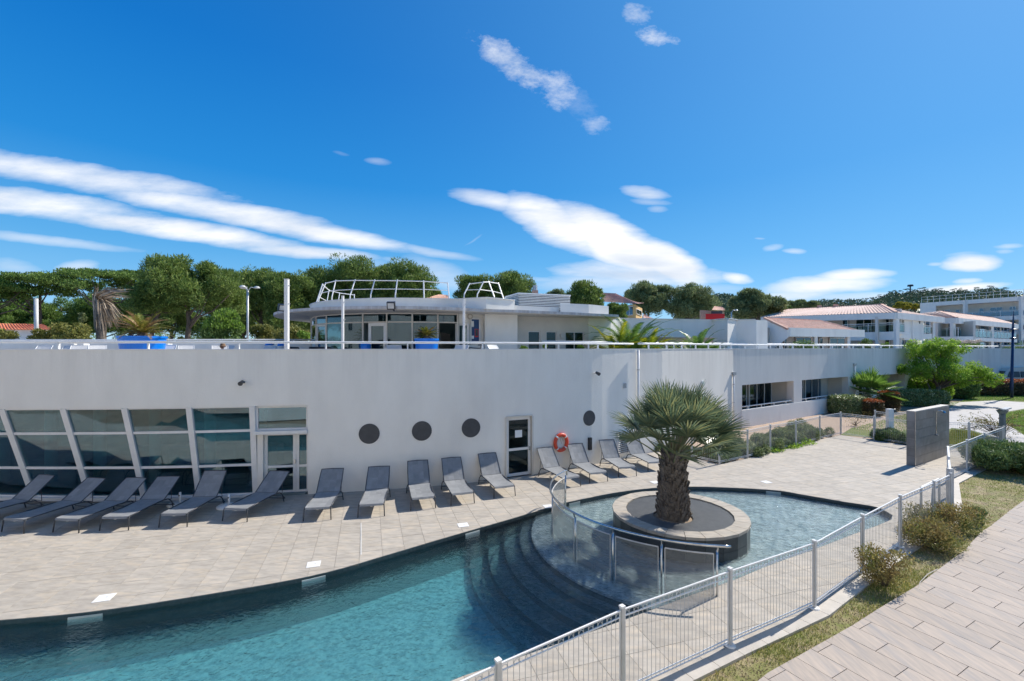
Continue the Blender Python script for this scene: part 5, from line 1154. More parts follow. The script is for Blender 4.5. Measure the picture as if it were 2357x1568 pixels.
MB().prism([(l1.x + .01, l1.y), (l2.x, l2.y), (l3.x, l3.y), (l3.x + .3, 29), (l1.x + .6, 29)], Zs + .137, 7.02).build('parapet', M['stucco'], pv)
for a_, b_ in zip(pf[:-3], pf[1:-2]): MB().bar((a_[0], a_[1], 7.035), (b_[0], b_[1], 7.035), .12, .03).build('parapet_cap', M['white'], pv)
# notice board with blue poster, alarm lamp
nb = Vector((0, 0, 0)); q1 = ray_on([W0 + Vector((.04, .1, 0)), PA + Vector((0, .1, 0))], zu(1972))[0]; q2 = ray_on([W0 + Vector((.04, .1, 0)), PA + Vector((0, .1, 0))], zu(2068))[0]
po = thing('notice_board', 'blue poster in a white frame beside the open pavilion door', 'notice board', (q1.x, q1.y, 5))
zc = ZV((950 + 862 / 2.3018) / 1.7378, q1.y); MB().bar(q1 + Vector((0, -.03, zc)), q2 + Vector((0, -.03, zc)), .03, 1.36).build('board_frame', M['white'], po)
t_ = (q2 - q1).normalized(); MB().bar(q1 + t_ * .09 + Vector((0, -.055, zc + .04)), q2 - t_ * .09 + Vector((0, -.055, zc + .04)), .01, 1.12).build('poster', M['poster'], po)
for s, z, w_, h_, mt_ in ((.22, .36, .16, .3, 'white'), (.24, -.32, .14, .16, 'white'), (.62, -.1, .2, .42, 'red'), (.62, -.08, .15, .34, 'dark')):
    s *= (q2 - q1).length; c = q1 + t_ * s + Vector((0, -.065 - (.006 if mt_ == 'dark' else 0), zc + z)); MB().bar(c - t_ * w_ / 2, c + t_ * w_ / 2, .006, h_).build('print', M[mt_], po)
qa = ray_on([W0 + Vector((.04, .1, 0)), PA + Vector((0, .1, 0))], zu(1972))[0]; al = thing('alarm_bell', 'small round cream alarm light on the wall above the blue poster', 'alarm', (qa.x, qa.y, 6.0)); MB().disc(Vector((qa.x, qa.y - .02, ZV((950 + 730 / 2.3018) / 1.7378, qa.y))), (0, -1, 0), .14, .08).build('body', M['kerb'], al); MB().disc(Vector((qa.x, qa.y - .1, ZV((950 + 730 / 2.3018) / 1.7378, qa.y))), (0, -1, 0), .09, .03).build('lens', M['cream'], al)
def floodlight(u, v, d, lab, w_=.36, yaw=0):
    c = Q(u, d, ZV(v, d)); f = thing('floodlight', lab, 'lamp', tuple(c)); r = Matrix.Rotation(yaw, 3, 'Z')
    m_ = MB(); m_.hexa([c + r @ Vector(q) for q in ((-w_ / 2, -.05, -.20), (w_ / 2, -.05, -.20), (w_ / 2, .06, -.14), (-w_ / 2, .06, -.14), (-w_ / 2, -.14, .12), (w_ / 2, -.14, .12), (w_ / 2, .0, .18), (-w_ / 2, .0, .18))]); m_.build('housing', M['black'], f)
    m_ = MB(); m_.hexa([c + r @ Vector(q) for q in ((-w_ * .38, -.066, -.15), (w_ * .38, -.066, -.15), (w_ * .38, -.05, -.15), (-w_ * .38, -.05, -.15), (-w_ * .38, -.137, .08), (w_ * .38, -.137, .08), (w_ * .38, -.12, .08), (-w_ * .38, -.12, .08))]); m_.build('lens', M['galv'], f)
    MB().bar(c + Vector((0, .1, -.1)), c + Vector((0, .5, -.2)), .05, .05).build('bracket', M['black'], f)
floodlight(zu(1246), (950 + 626 / 2.3018) / 1.7378, 20.3, 'black floodlight on the edge of the pavilion canopy above the glass doors')
floodlight(zu(235), (950 + 645 / 2.3018) / 1.7378, 22.6, 'black floodlight at the left tip of the pavilion canopy', yaw=.9)
# safety rails leaning on the roof
def roofrail(name, lab, foot, lean, h, mid=True):
    th = thing(name, lab, 'railing', (foot[0].x, foot[0].y, 7.02)); tops = []
    for p, l in zip(foot, lean):
        k1 = p + Vector((0, 0, .30)); tp_ = p + l + Vector((0, 0, h)); tops.append((k1, tp_))
        MB().tube([p, k1, tp_ + (tp_ - k1).normalized() * .05], .032, 6).build('post', M['alu'], th)
    MB().tube([t[1] for t in tops], .028, 6).build('rail', M['alu'], th); MB().tube([t[0].lerp(t[1], .42) for t in tops], .02, 6).build('mid_rail', M['alu'], th)
    return th
def zR(zx, zy, d): return Q(zu(zx), d, ZV((950 + zy / 2.3018) / 1.7378, d))
feet = [(575, 560), (698, 550), (865, 545), (1055, 542), (1283, 543), (1547, 550), (1777, 560)]; topsR = [(640, 422), (733, 400), (911, 395), (1092, 397), (1300, 398), (1543, 404), (1764, 420)]
dd = [24.6, 23.4, 22.8, 22.5, 22.4, 22.5, 22.8]
def rr_(feet, tops, dd, name, lab):
    th = thing(name, lab, 'railing', tuple(zR(*feet[0], dd[0]))); T = []
    for (fx, fy), (tx, ty), d in zip(feet, tops, dd):
        p = zR(fx, fy, d); p.z = 7.03; q = zR(tx, ty, d + .45); k1 = Vector((p.x + (q.x - p.x) * .06, p.y + .02, p.z + .22)); T.append((k1, q))
        MB().tube([p, k1, q + (q - k1).normalized() * .05], .033, 6).build('post', M['alu'], th)
    MB().tube([t[1] for t in T], .026, 6).build('rail', M['alu'], th); MB().tube([t[0].lerp(t[1], .38) for t in T], .019, 6).build('mid_rail', M['alu'], th); return th
rr_(feet, topsR, dd, 'roof_railing', 'leaning white safety railing curving along the front edge of the pavilion roof')
rr_([(1915, 560), (2035, 552), (2197, 553), (2285, 562)], [(1965, 428), (2093, 412), (2143, 410), (2232, 424)], [22.3, 22.4, 23.6, 25.0], 'roof_railing', 'short leaning white safety railing at the right corner of the pavilion roof')
rr_([(548, 565), (640, 560), (745, 556), (905, 552)], [(612, 432), (672, 487), (770, 513), (905, 530)], [27.5, 30, 30.5, 31], 'roof_railing', 'part of the white roof railing seen behind, at the rear of the pavilion roof')
# air-conditioning box behind louvres, domed skylight
A0 = Q(zu3(65), 27.0); A1 = Q(zu3(533), 28.2); zt0 = 7.86
ac = thing('louvred_plant_box', 'white louvred box hiding the ventilation plant on the pavilion roof', 'roof unit', (A0.x, A0.y, 6.9)); dv = (A1 - A0).normalized(); nb_ = out_n(dv)
core = MB(); core.prism([(A0.x + .03, A0.y + .05), (A1.x - .03, A1.y + .05), (A1.x - .1, A1.y + 2), (A0.x - .8, A0.y + 2.0)], 6.75, zt0 - .08); core.build('casing', M['dark'], ac)  # casing coloured dark to put shade into the gaps between slats
for k in range(9):
    z = 6.98 + k * (zt0 - 7.0) / 9; MB().bar(Vector((A0.x, A0.y, z)), Vector((A1.x, A1.y, z)), .07, .05).build('slat', M['alu'], ac)
    MB().bar(Vector((A0.x, A0.y, z)), Vector((A0.x - .8, A0.y + 1.9, z)), .07, .05).build('slat', M['alu'], ac)
MB().prism([(A0.x - .05, A0.y - .05), (A1.x + .05, A1.y - .05), (A1.x - .05, A1.y + 2.05), (A0.x - .9, A0.y + 2.05)], zt0 - .06, zt0 + .02).build('lid', M['white'], ac)
S0 = Q(zu(2290), 26.0); sk = thing('roof_skylight', 'clear domed skylight box on the pavilion roof left of the louvred box', 'skylight', (S0.x, S0.y, 7)); m_ = MB()
pr = [(-.62, 0), (-.55, .28), (-.35, .42), (0, .46), (.62, .46), (.62, 0)]; m_.add([(S0.x + x, S0.y, 7.0 + z) for x, z in pr] + [(S0.x + x, S0.y + 1, 7.0 + z) for x, z in pr], [tuple(range(6)), tuple(reversed(range(6, 12)))] + [(i, (i + 1) % 6, 6 + (i + 1) % 6, 6 + i) for i in range(6)])
m_.build('dome', M['clear_cover'], sk); MB().box((S0.x + .05, S0.y + .5, 6.95), (1.4, 1.1, .1)).build('curb', M['galv'], sk)
# ---------------------------------------------------------------- terrace poles
def pole(zx, zt, d, w_, lab, cap=True):
    p = Q(zu(zx), d, 0); zt_ = ZV((950 + zt / 2.3018) / 1.7378, d); t = thing('terrace_pole', lab, 'pole', (p.x, p.y, TERR)); MB().box((p.x, p.y, (TERR + zt_) / 2), (w_, w_, zt_ - TERR)).build('shaft', M['white'], t)
    for z in (zt_ - .22, zt_ - .9): MB().box((p.x + w_ / 2 + .02, p.y, z), (.05, .03, .04)).build('hook', M['galv'], t)
    MB().box((p.x, p.y, zt_ + .012), (w_ * 1.15, w_ * 1.15, .02)).build('cap', M['galv'], t)
pole(283, 388, 17.0, .135, 'tallest and thickest white pole at the front of the terrace, left of the pavilion')
pole(799, 542, 17.5, .08, 'slim white pole in front of the left part of the glass pavilion')
pole(1914, 565, 18.5, .09, 'slim white pole in front of the blue poster and open pavilion door')
# far parapet of the terrace on the left, its rail, and side wall
lp = [Vector(p) for p in ((-60, 31, 0), (-30, 30.0, 0), (-11.5, 29.0, 0))]; m_ = MB(); wall_strip(m_, lp, TERR, 5.0, .25); tag(m_.build('rear_parapet', M['stucco']), 'low white parapet at the rear of the roof terrace behind the loungers', 'wall')
rail_run('terrace_rail', 'white tube rail along the rear parapet of the left terrace', 'rail', offs(lp, -.12), 5.12, 5.0, .05, 4.0)
for x, dd_ in ((Q(170, 24).x, 24), (Q(192, 24).x, 24), (Q(384, 24).x, 24)):
    b = thing('terrace_pillar', {0: 'low white square pillar on the left terrace, left one of a pair', 1: 'low white square pillar on the left terrace, right one of a pair', 2: 'low white square pillar right of the large blue planter'}[(0 if x < Q(180, 24).x else 1 if x < Q(300, 24).x else 2)], 'pillar', (x, dd_, TERR)); MB().box((x, dd_, TERR + .55), (.34, .34, 1.12)).build('shaft', M['white'], b); MB().box((x, dd_, TERR + 1.125), (.4, .4, .04)).build('cap', M['white'], b)
# ---------------------------------------------------------------- blue planters with cycads
def leaflet_frond(base, d, L, droop, n, lw, ll, mb, vfold=.5, tip=.2):
    p = base.copy(); d = d.normalized(); N = 8; pts = [p.copy()]; ds = [d.copy()]
    for k in range(N): d = (d + Vector((0, 0, -droop / N * (1 + k * .25)))).normalized(); p = p + d * L / N; pts.append(p.copy()); ds.append(d.copy())
    mb.tube(pts, [.012 * (1 - .8 * k / N) + .002 for k in range(N + 1)], 3, cap=False)
    for k in range(n):
        s = .12 + .88 * k / n; i = min(int(s * N), N - 1); q = pts[i].lerp(pts[i + 1], s * N - i); dd_ = ds[i]; sd = dd_.cross(Vector((0, 0, 1)))
        if sd.length < .05: sd = Vector((1, 0, 0))
        sd.normalize(); up = sd.cross(dd_)
        l = ll * math.sin(math.pi * min(.97, (s * .85 + .12))) + .02
        for sg in (-1, 1):
            dr = (sd * sg + dd_ * .75 + up * vfold * random.uniform(.6, 1.2) + Vector((0, 0, -.15))).normalized(); w = dd_ * lw; e = q + dr * l
            mb.add([q - w, q + w, e + w * tip + Vector((0, 0, -l * .12))], [(0, 1, 2)])
def planter(u, d, dia, zt, lab, labp, nf, fl, brown, half=False):
    c = Q(u, d, 0); pt = thing('blue_planter', lab, 'planter', (c.x, c.y, TERR)); h = zt - TERR; r = dia / 2
    MB().lathe([(.01, TERR), (r * .72, TERR), (r * .80, TERR + h * .3), (r * .95, zt - .09), (r, zt - .08), (r, zt), (r * .93, zt), (r * .90, zt - .1), (.01, zt - .1)], (c.x, c.y, 0), 36).build('pot', M['blue'], pt, smooth=False)
    MB().disc((c.x, c.y, zt - .09), (0, 0, 1), r * .9, .01).build('soil', M['soil'], pt)
    cy_ = thing('cycad', labp, 'cycad', (c.x, c.y, zt)); MB().lathe([(.01, zt + .16), (.12, zt + .14), (.16, zt)], (c.x, c.y, 0), 12).build('stem', M['barkp'], cy_)
    rr = random.Random(int(u))
    for k in range(nf):
        a = k * 2.399963; t = (k + .5) / nf; el = R(58) * (1 - t) ** .9 + R(6); dr = Vector((math.cos(a) * math.cos(el), math.sin(a) * math.cos(el), math.sin(el)))
        m_ = MB(); leaflet_frond(Vector((c.x, c.y, zt + .12)), dr, fl * rr.uniform(.85, 1.1), rr.uniform(.32, .55), 30, .02, fl * .15, m_); m_.build('frond', M['cycad_brown'] if rr.random() < brown else M['cycad'], cy_)
    return c
planter(328, 18.0, 1.62, 5.06, 'large blue round planter with browning cycad at the left of the roof terrace', 'wide cycad with yellow-brown fronds in the large blue planter', 40, 1.15, .38)
c = planter(zu(1572), 20.6, 1.12, 5.02, 'smaller blue round planter before the pavilion glass doors', 'small upright green cycad in the blue planter before the pavilion', 30, .62, .08)
# ---------------------------------------------------------------- wall block behind the pavilion and the neighbouring houses
UG = 3.9
tag(MB().prism([(-400, 131), (60, 131), (80, 56), (400, 40), (700, 900), (-400, 900)], -.2, 3.55).build('upper_ground', M['grass_base']), kind='structure')
gb = thing('terrace_block', 'long pale render wall in shade with a dark recess, behind the terrace palms', 'building', (14, 33, TERR))
def zq(zx, d, z=0): return Q(zu3(zx), d, z)
GZ = 6.62
def walls(parent, plan, z0, z1, mat, name='wall', th=.3): m_ = MB(); wall_strip(m_, [Vector((p[0], p[1], 0)) for p in plan], z0, z1, th); return m_.build(name, M[mat], parent)
b0, b1, b2, b3, b4, b5 = zq(870, 31), zq(1850, 33), zq(1985, 31.5), zq(2070, 33.0), zq(2250, 32.5), zq(2352, 33.5)
walls(gb, [b0, b1], 5.35, GZ, 'stucco'); walls(gb, [b1, b2, b3, b4, b5], TERR, GZ - .02, 'stucco')
rb0, rb1 = b0 + Vector((.8, 2.2, 0)), b1 + Vector((-.2, 2.0, 0)); walls(gb, [rb0, rb1], TERR, 5.6, 'cream'); walls(gb, [b0, b0 + Vector((-.4, 3, 0))], TERR, GZ, 'stucco')
MB().prism([(b0.x, b0.y + .3), (b1.x, b1.y + .3), (b1.x, b1.y + 2.4), (b0.x, b0.y + 2.6)], 5.34, 5.5).build('soffit', M['cream'], gb)
for a, b in ((b0, b1), (b1, b2), (b2, b3), (b3, b4)): MB().bar(a + Vector((0, .12, GZ + .02)), b + Vector((0, .12, GZ + .02)), .36, .04).build('wall_capping', M['white'], gb)
w0, w1 = ray_on([rb0, rb1], zu3(1462))[0], ray_on([rb0, rb1], zu3(1484))[0]; framed(gb, w0 + Vector((0, -.1, 0)), w1 + Vector((0, -.1, 0)), 4.35, 5.05, fw=.04, name='window', inset=0)
w0, w1 = ray_on([rb0, rb1], zu3(1520))[0], ray_on([rb0, rb1], zu3(1566))[0]; MB().bar(w0 + Vector((0, -.06, 4.3)), w1 + Vector((0, -.06, 4.3)), .06, 1.1).build('door', M['navy'], gb)
# tiled roofs: rows of curved tiles
def roof_slope(parent, e0, e1, r0, r1, mat, pitch=.33, rows=None, amp=.05, name='roof'):
    """eave e0-e1, ridge r0-r1; real barrel-tile ribs running down the slope"""
    sl = MB(); sl.quad(e0, e1, r1, r0); up = (e1 - e0).cross(r0 - e0).normalized()
    if up.z < 0: up = -up
    ro = sl.build(name, M[mat], parent); L = (e1 - e0).length; n = max(2, int(L / pitch)); rb_ = MB()
    depth = ((r0 + r1) / 2 - (e0 + e1) / 2).length; nr = rows or max(2, int(depth / .42))
    for k in range(n):
        a0, a1 = k / n, (k + 1) / n; m0 = (a0 + a1) / 2; w = .36
        for q in range(nr):
            s0, s1 = q / nr, (q + 1) / nr
            E = lambda f, s: (e0.lerp(e1, f)).lerp(r0.lerp(r1, f), s)
            lf = up * .02; hgt = up * amp
            c = E(m0 - w / n, s0) + lf, E(m0, s0) + hgt + lf, E(m0 + w / n, s0) + lf
            d = E(m0 - w * .9 / n, s1), E(m0, s1) + hgt * .85, E(m0 + w * .9 / n, s1)
            b = len(rb_.v); rb_.add([c[0], c[1], c[2], d[2], d[1], d[0]], [(0, 1, 4, 5), (1, 2, 3, 4), (0, 2, 1)])
    tag(rb_.build('roof_tile_rows', M[mat], ro), kind='stuff'); return ro
# front lean-to with terracotta roof (its end wall joins the grey block)
d0 = 38.5
def fx(zx): return (3072 + zx / 2.3018) / 1.7378
def fy(zy): return (950 + zy / 2.3018) / 1.7378
def W(zx, zy, d): return Q(fx(zx), d, ZV(fy(zy), d))
ht = thing('garden_house', 'single-storey white house with a sloping terracotta roof at the end of the grey wall', 'house', (26, 40, UG))
E0, E1 = W(190, 845, 38), W(832, 862, 47); R0, R1 = W(-30, 742, 41), W(485, 770, 49.5)
roof_slope(ht, E0, E1, R0, R1, 'roof_tile', pitch=.24, rows=12, amp=.035)
MB().bar(R0 + Vector((0, 0, .02)), R1 + Vector((0, 0, .05)), .2, .1).build('ridge_tiles', M['roof_tile'], ht); MB().bar(E1 + Vector((0, 0, .05)), R1 + Vector((0, 0, .06)), .25, .12).build('hip_tiles', M['roof_pale'], ht); MB().bar(E0 + Vector((-.05, 0, .02)), R0 + Vector((-.05, 0, .02)), .2, .14).build('verge_tiles', M['roof_tile'], ht)
fa, fb_ = W(190, 872, 38), W(878, 885, 47.5); MB().bar(fa, fb_, .25, .75).build('fascia_beam', M['stucco'], ht)
m_ = MB(); gA = W(0, 990, 39.5); m_.add([R0 + Vector((0, 0, -.15)), E0 + Vector((0, 0, -.15)), Vector((E0.x, E0.y, 5.5)), Vector((R0.x, R0.y, UG))] + [p + Vector((.1, .3, 0)) for p in (R0 + Vector((0, 0, -.15)), E0 + Vector((0, 0, -.15)), Vector((E0.x, E0.y, 5.5)), Vector((R0.x, R0.y, UG)))], [(0, 1, 2, 3), (7, 6, 5, 4), (0, 4, 5, 1), (3, 2, 6, 7), (1, 5, 6, 2), (0, 3, 7, 4)]); m_.build('gable_wall', M['stucco'], ht)
q0, q1 = Vector((E0.x - 1.2, E0.y + 1.8, 0)), Vector((E1.x - .3, E1.y + 1.6, 0)); walls(ht, [q0, q1], UG - .3, 6.4, 'cream')
for zx0, zx1, zt, nv in ((65, 92, 915, 0), (137, 160, 920, 0), (243, 385, 918, 1), (462, 490, 925, 0), (555, 695, 925, 1)):
    a_, b_ = ray_on([q0, q1], fx(zx0))[0], ray_on([q0, q1], fx(zx1))[0]; framed(ht, a_ + Vector((.05, -.12, 0)), b_ + Vector((.05, -.12, 0)), UG, ZV(fy(zt), (a_.y + b_.y) / 2), fw=.06, nv=nv, name='window', inset=0)
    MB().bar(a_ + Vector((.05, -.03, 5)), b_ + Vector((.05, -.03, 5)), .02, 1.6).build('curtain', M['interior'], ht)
for zx in (440, 742): c = ray_on([Vector((fa.x, fa.y, 0)), Vector((fb_.x, fb_.y, 0))], fx(zx))[0]; MB().box((c.x, c.y + .1, 5.0), (.3, .3, 2.4)).build('pillar', M['stucco'], ht)
# big two-storey house with hipped roof
hb = thing('apartment_house', 'two-storey white apartment house with pale tiled hipped roof and balconies, left one of the two', 'house', (45, 62, UG))
eL, eC, eR = W(-60, 735, 74), W(1180, 690, 56), W(1612, 735, 66); rL, rC = W(195, 662, 79), W(1045, 616, 63)
roof_slope(hb, eL, eC, rL, rC, 'roof_pale', pitch=.42, rows=12, amp=.075); roof_slope(hb, eC, eR, rC, rC + Vector((6.5, 6, -.2)), 'roof_pale', pitch=.30, rows=10, amp=.03)
MB().bar(rL, rC, .3, .14).build('ridge_tiles', M['roof_tile'], hb); MB().bar(rC, eC + Vector((0, 0, .06)), .3, .14).build('hip_tiles', M['roof_tile'], hb); MB().bar(eL, rL, .3, .14).build('hip_tiles', M['roof_tile'], hb)
for s in (.38, .56): p = rL.lerp(rC, s); MB().box((p.x, p.y, p.z + .18), (.45, .45, .4)).build('chimney', M['roof_tile'], hb)
MB().bar(eL + Vector((0, 0, -.42)), eC + Vector((0, 0, -.42)), .4, .78).build('fascia_beam', M['stucco'], hb); MB().bar(eC + Vector((0, 0, -.42)), eR + Vector((0, 0, -.42)), .4, .78).build('fascia_beam', M['stucco'], hb)
xyL, xyC, xyR = Vector((eL.x, eL.y, 0)), Vector((eC.x, eC.y, 0)), Vector((eR.x, eR.y, 0)); dl = (xyC - xyL).normalized(); nl = out_n(dl); dr_ = (xyR - xyC).normalized(); nr_ = out_n(dr_)
Z1 = ZV(fy(872), 57)           # first floor level
bwl = [xyL - nl * 2.6, xyC - nl * 2.6 - dl * 1.0]; walls(hb, bwl, Z1, eL.z, 'cream'); walls(hb, [xyL - nl * .15, ray_on([xyL, xyC], fx(1180))[0] - nl * .15 if False else xyC - nl * .15 - dl * .2], ZV(fy(930), 57), Z1 + .05, 'stucco')
walls(hb, [xyL - nl * 2.4, xyC - nl * 2.4 - dl * .9], UG - .3, Z1, 'cream'); m_ = MB(); m_.prism([(p.x, p.y) for p in (xyL - nl * .1, xyC - nl * .1, xyC - nl * 2.6, xyL - nl * 2.6)], Z1 - .25, Z1 - .02); m_.build('balcony_slab', M['stucco'], hb)
for zx in (498, 1182): c = ray_on([xyL - nl * .3, xyC - nl * .3 + dl * .5], fx(zx))[0]; MB().box((c.x, c.y, (UG + eC.z) / 2 - .2), (.42, .42, eC.z - UG - .5)).build('pillar', M['stucco'], hb)
c0 = ray_on([xyL - nl * .2, xyC - nl * .2], fx(690))[0]; c1 = xyC - nl * .2 - dl * .1; MB().bar(c0 + Vector((0, 0, Z1 - .5)), c1 + Vector((0, 0, Z1 - .5)), .12, 1.0).build('apron_wall', M['stucco'], hb)
MB().bar(xyL + Vector((0, 0, UG + .2)) - nl * .1, c0 + Vector((0, 0, UG + .2)), .1, .4).build('plinth', M['stucco'], hb)
def balus(parent, a, b, z, h=1.0, glass='glass_rail', gap=1.6):
    r = MB(); r.bar(a + Vector((0, 0, z + h)), b + Vector((0, 0, z + h)), .07, .07); ob = r.build('balcony_rail', M['white'], parent); n = max(1, int((b - a).length / gap)); t = (b - a).normalized()
    for k in range(n + 1): p = a.lerp(b, k / n); MB().bar(p + Vector((0, 0, z)), p + Vector((0, 0, z + h)), .06, .06, up=t).build('baluster', M['white'], ob)
    MB().bar(a + Vector((0, 0, z + h * .48)), b + Vector((0, 0, z + h * .48)), .02, h * .8).build('balustrade_panel', M[glass], ob); MB().bar(a + Vector((0, 0, z + h * .8)), b + Vector((0, 0, z + h * .8)), .04, .04).build('mid_rail', M['white'], ob)
balus(hb, c0, c1, Z1, 1.15, gap=2.2)
def win_on(parent, line, zx0, zx1, z0, z1, nv=1, mat='glass', dark='interior', nm='window'):
    a_, b_ = ray_on(line, fx(zx0))[0], ray_on(line, fx(zx1))[0]; n_ = out_n((b_ - a_).normalized()); fr = framed(parent, a_ + n_ * .15, b_ + n_ * .15, z0, z1, fw=.09, nv=nv, name=nm, mat_g=mat, inset=0)
    MB().bar(a_ + n_ * .04 + Vector((0, 0, (z0 + z1) / 2)), b_ + n_ * .04 + Vector((0, 0, (z0 + z1) / 2)), .03, z1 - z0 - .1).build('curtain', M[dark], fr)
hl = 2.35
for zx0, zx1, nv in ((690, 745, 0), (815, 965, 1), (1045, 1128, 1)): win_on(hb, bwl, zx0, zx1, Z1, Z1 + hl, nv)
gl_ = [xyL - nl * 2.4, xyC - nl * 2.4 - dl * .9]; win_on(hb, gl_, 1010, 1130, UG, UG + 2.2, 1, 'glass', 'rust')
# right-hand flank of that house: blank wall with oval window, balcony, white corner
fl1 = ray_on([xyC - nr_ * .3, xyR - nr_ * .3], fx(1255))[0]; fl2 = ray_on([xyC - nr_ * .3, xyR - nr_ * .3], fx(1432))[0]; fl3 = ray_on([xyC - nr_ * .3, xyR - nr_ * .3], fx(1512))[0]
walls(hb, [fl1, fl2], ZV(fy(945), 59), eC.z - .4, 'stucco'); walls(hb, [xyC - nr_ * 1.9 + dr_ * .2, fl3 - nr_ * 1.7], UG, eC.z - .4, 'cream'); walls(hb, [xyC - nr_ * .2 + dr_ * .2, fl3], ZV(fy(930), 59), ZV(fy(878), 59), 'stucco')
ov, _ = ray_on([fl1, fl2], fx(1394)); MB().disc(Vector((ov.x, ov.y, ZV(fy(758), ov.y))), nr_, .55, .06, rx=.26).build('oval_window', M['dark'], hb)
balus(hb, xyC - nr_ * .25 + dr_ * .3, fl1, Z1, 1.15, gap=1.2); balus(hb, fl2, fl3, Z1, 1.1, gap=1.4)
MB().box((fl3.x + .1, fl3.y, (UG + eC.z) / 2 - .3), (.35, .35, eC.z - UG - .6)).build('pillar', M['white'], hb); win_on(hb, [xyC - nr_ * 1.9 + dr_ * .2, fl3 - nr_ * 1.7], 1436, 1475, Z1, Z1 + 2.1, 0)
dpp, _ = ray_on([fl1 + nr_ * .15, fl3 + nr_ * .15], fx(1330)); MB().tube([(dpp.x, dpp.y, UG), (dpp.x, dpp.y, eC.z - .8)], .06, 6).build('downpipe', M['alu'], hb)
win_on(hb, [xyC - nr_ * 1.9 + dr_ * .2, fl3 - nr_ * 1.7], 1190, 1290, UG, UG + 2.2, 1)
# second house further right
hc = thing('apartment_house', 'white apartment house with tiled roof and long glass balcony, right one of the two', 'house', (62, 72, UG))
eC2, eR2 = W(1740, 740, 68), W(2295, 800, 92); eL2 = W(1540, 742, 72); rC2 = W(1580, 680, 76); rR2 = rC2 + (eR2 - eC2) * .98 + Vector((0, 0, .1))
roof_slope(hc, eL2, eC2, rC2 + Vector((-3.0, 3, -.4)), rC2, 'roof_pale', pitch=.42, rows=8, amp=.08); roof_slope(hc, eC2, eR2, rC2, rR2, 'roof_pale', pitch=.40, rows=8, amp=.03)
MB().bar(rC2, eC2 + Vector((0, 0, .06)), .3, .14).build('hip_tiles', M['roof_tile'], hc); MB().bar(rC2, rR2, .3, .14).build('ridge_tiles', M['roof_tile'], hc)
for a_, b_ in ((eL2, eC2), (eC2, eR2)): MB().bar(a_ + Vector((0, 0, -.45)), b_ + Vector((0, 0, -.45)), .4, .85).build('fascia_beam', M['stucco'], hc)
xl, xc_, xr = [Vector((p.x, p.y, 0)) for p in (eL2, eC2, eR2)]; d2_ = (xr - xc_).normalized(); n2_ = out_n(d2_); d1_ = (xc_ - xl).normalized(); n1_ = out_n(d1_)
Z2 = ZV(fy(915), 70); bl2 = [xc_ - n2_ * 2.2 + d2_ * .2, xr - n2_ * 2.2]; walls(hc, bl2, UG, eC2.z - .5, 'cream'); bl1 = [xl - n1_ * 2.2, xc_ - n1_ * 2.2]; walls(hc, bl1, UG, eC2.z - .5, 'cream')
m_ = MB(); m_.prism([(p.x, p.y) for p in (xc_, xr, xr - n2_ * 2.2, xc_ - n2_ * 2.2)], Z2 - .6, Z2); m_.build('balcony_slab', M['stucco'], hc); m_ = MB(); m_.prism([(p.x, p.y) for p in (xl, xc_, xc_ - n1_ * 2.2, xl - n1_ * 2.2)], Z2 - .6, Z2 - .003); m_.build('balcony_slab', M['stucco'], hc)
balus(hc, xc_ - n2_ * .15, xr - n2_ * .15, Z2, 1.35, gap=2.6); balus(hc, xl - n1_ * .15, xc_ - n1_ * .15, Z2, 1.35, gap=1.5)
for zx in (1700, 1815, 2055, 2242):
    c = ray_on([xl - n1_ * .3, xc_ - n2_ * .3, xr + d2_ * 2 - n2_ * .3], fx(zx))[0]; MB().box((c.x, c.y, (UG + eC2.z) / 2 - .3), (.45, .45, eC2.z - UG - .7)).build('pillar', M['stucco'], hc)
c = ray_on([xl - d1_ * 3, xc_], fx(1535))[0]; MB().box((c.x, c.y, (UG + eC2.z) / 2 - .3), (1.2, .8, eC2.z - UG - .5)).build('pillar', M['white'], hc)
for zx0, zx1 in ((1825, 1905), (1940, 2030), (2068, 2125), (2160, 2222)):
    win_on(hc, bl2, zx0, zx1, Z2, Z2 + 2.6, 1, dark='redroom' if False else 'interior'); win_on(hc, bl2, zx0, zx1, UG, UG + 2.3, 1)
    a_, b_ = ray_on(bl2, fx(zx0))[0], ray_on(bl2, fx(zx1))[0]; MB().bar(a_ + n2_ * .35 + Vector((0, 0, Z2 + 2.75)), b_ + n2_ * .35 + Vector((0, 0, Z2 + 2.75)), .5, .35).build('awning_case', M['roof_tile'], hc)
win_on(hc, bl1, 1670, 1690, Z2, Z2 + 2.3, 0); win_on(hc, bl2, 1745, 1778, Z2, Z2 + 2.3, 0)
# large apartment block in shade at the far right
ab = thing('apartment_block', 'large pale terraced apartment block in shade behind the tiled houses at the far right', 'building', (110, 110, UG))
aL, aR = W(1405, 605, 112), W(2420, 548, 96); xa, xb = Vector((aL.x, aL.y, 0)), Vector((aR.x, aR.y, 0)); da_ = (xb - xa).normalized(); na = out_n(da_)
zr = aL.z + .0; zR_ = ZV(fy(560), 97); fl_h = 3.15; ztop = max(aL.z, zR_)
flo = [ztop - .9 - fl_h * k for k in (1, 2, 3, 4)]
walls(ab, [xa - na * 2.4, xb - na * 2.4], UG, ztop, 'cream', th=10)
for k, z in enumerate([ztop] + flo):
    m_ = MB(); m_.prism([(p.x, p.y) for p in (xa - da_ * (0 if k else 0), xb, xb - na * 2.6, xa - na * 2.6)], z - .9, z); m_.build('floor_band', M['stucco'], ab)
for z in flo: balus(ab, xa + da_ * (.3) + na * .04, xb + na * .04, z, 1.15, 'glass_blue', gap=4.2)
for zx in (1818, 2335): c = ray_on([xa + na * .0, xb + na * .0], fx(zx))[0]; MB().box((c.x, c.y, (UG + ztop) / 2), (.7, .5, ztop - UG - .02)).build('pillar', M['stucco'], ab)
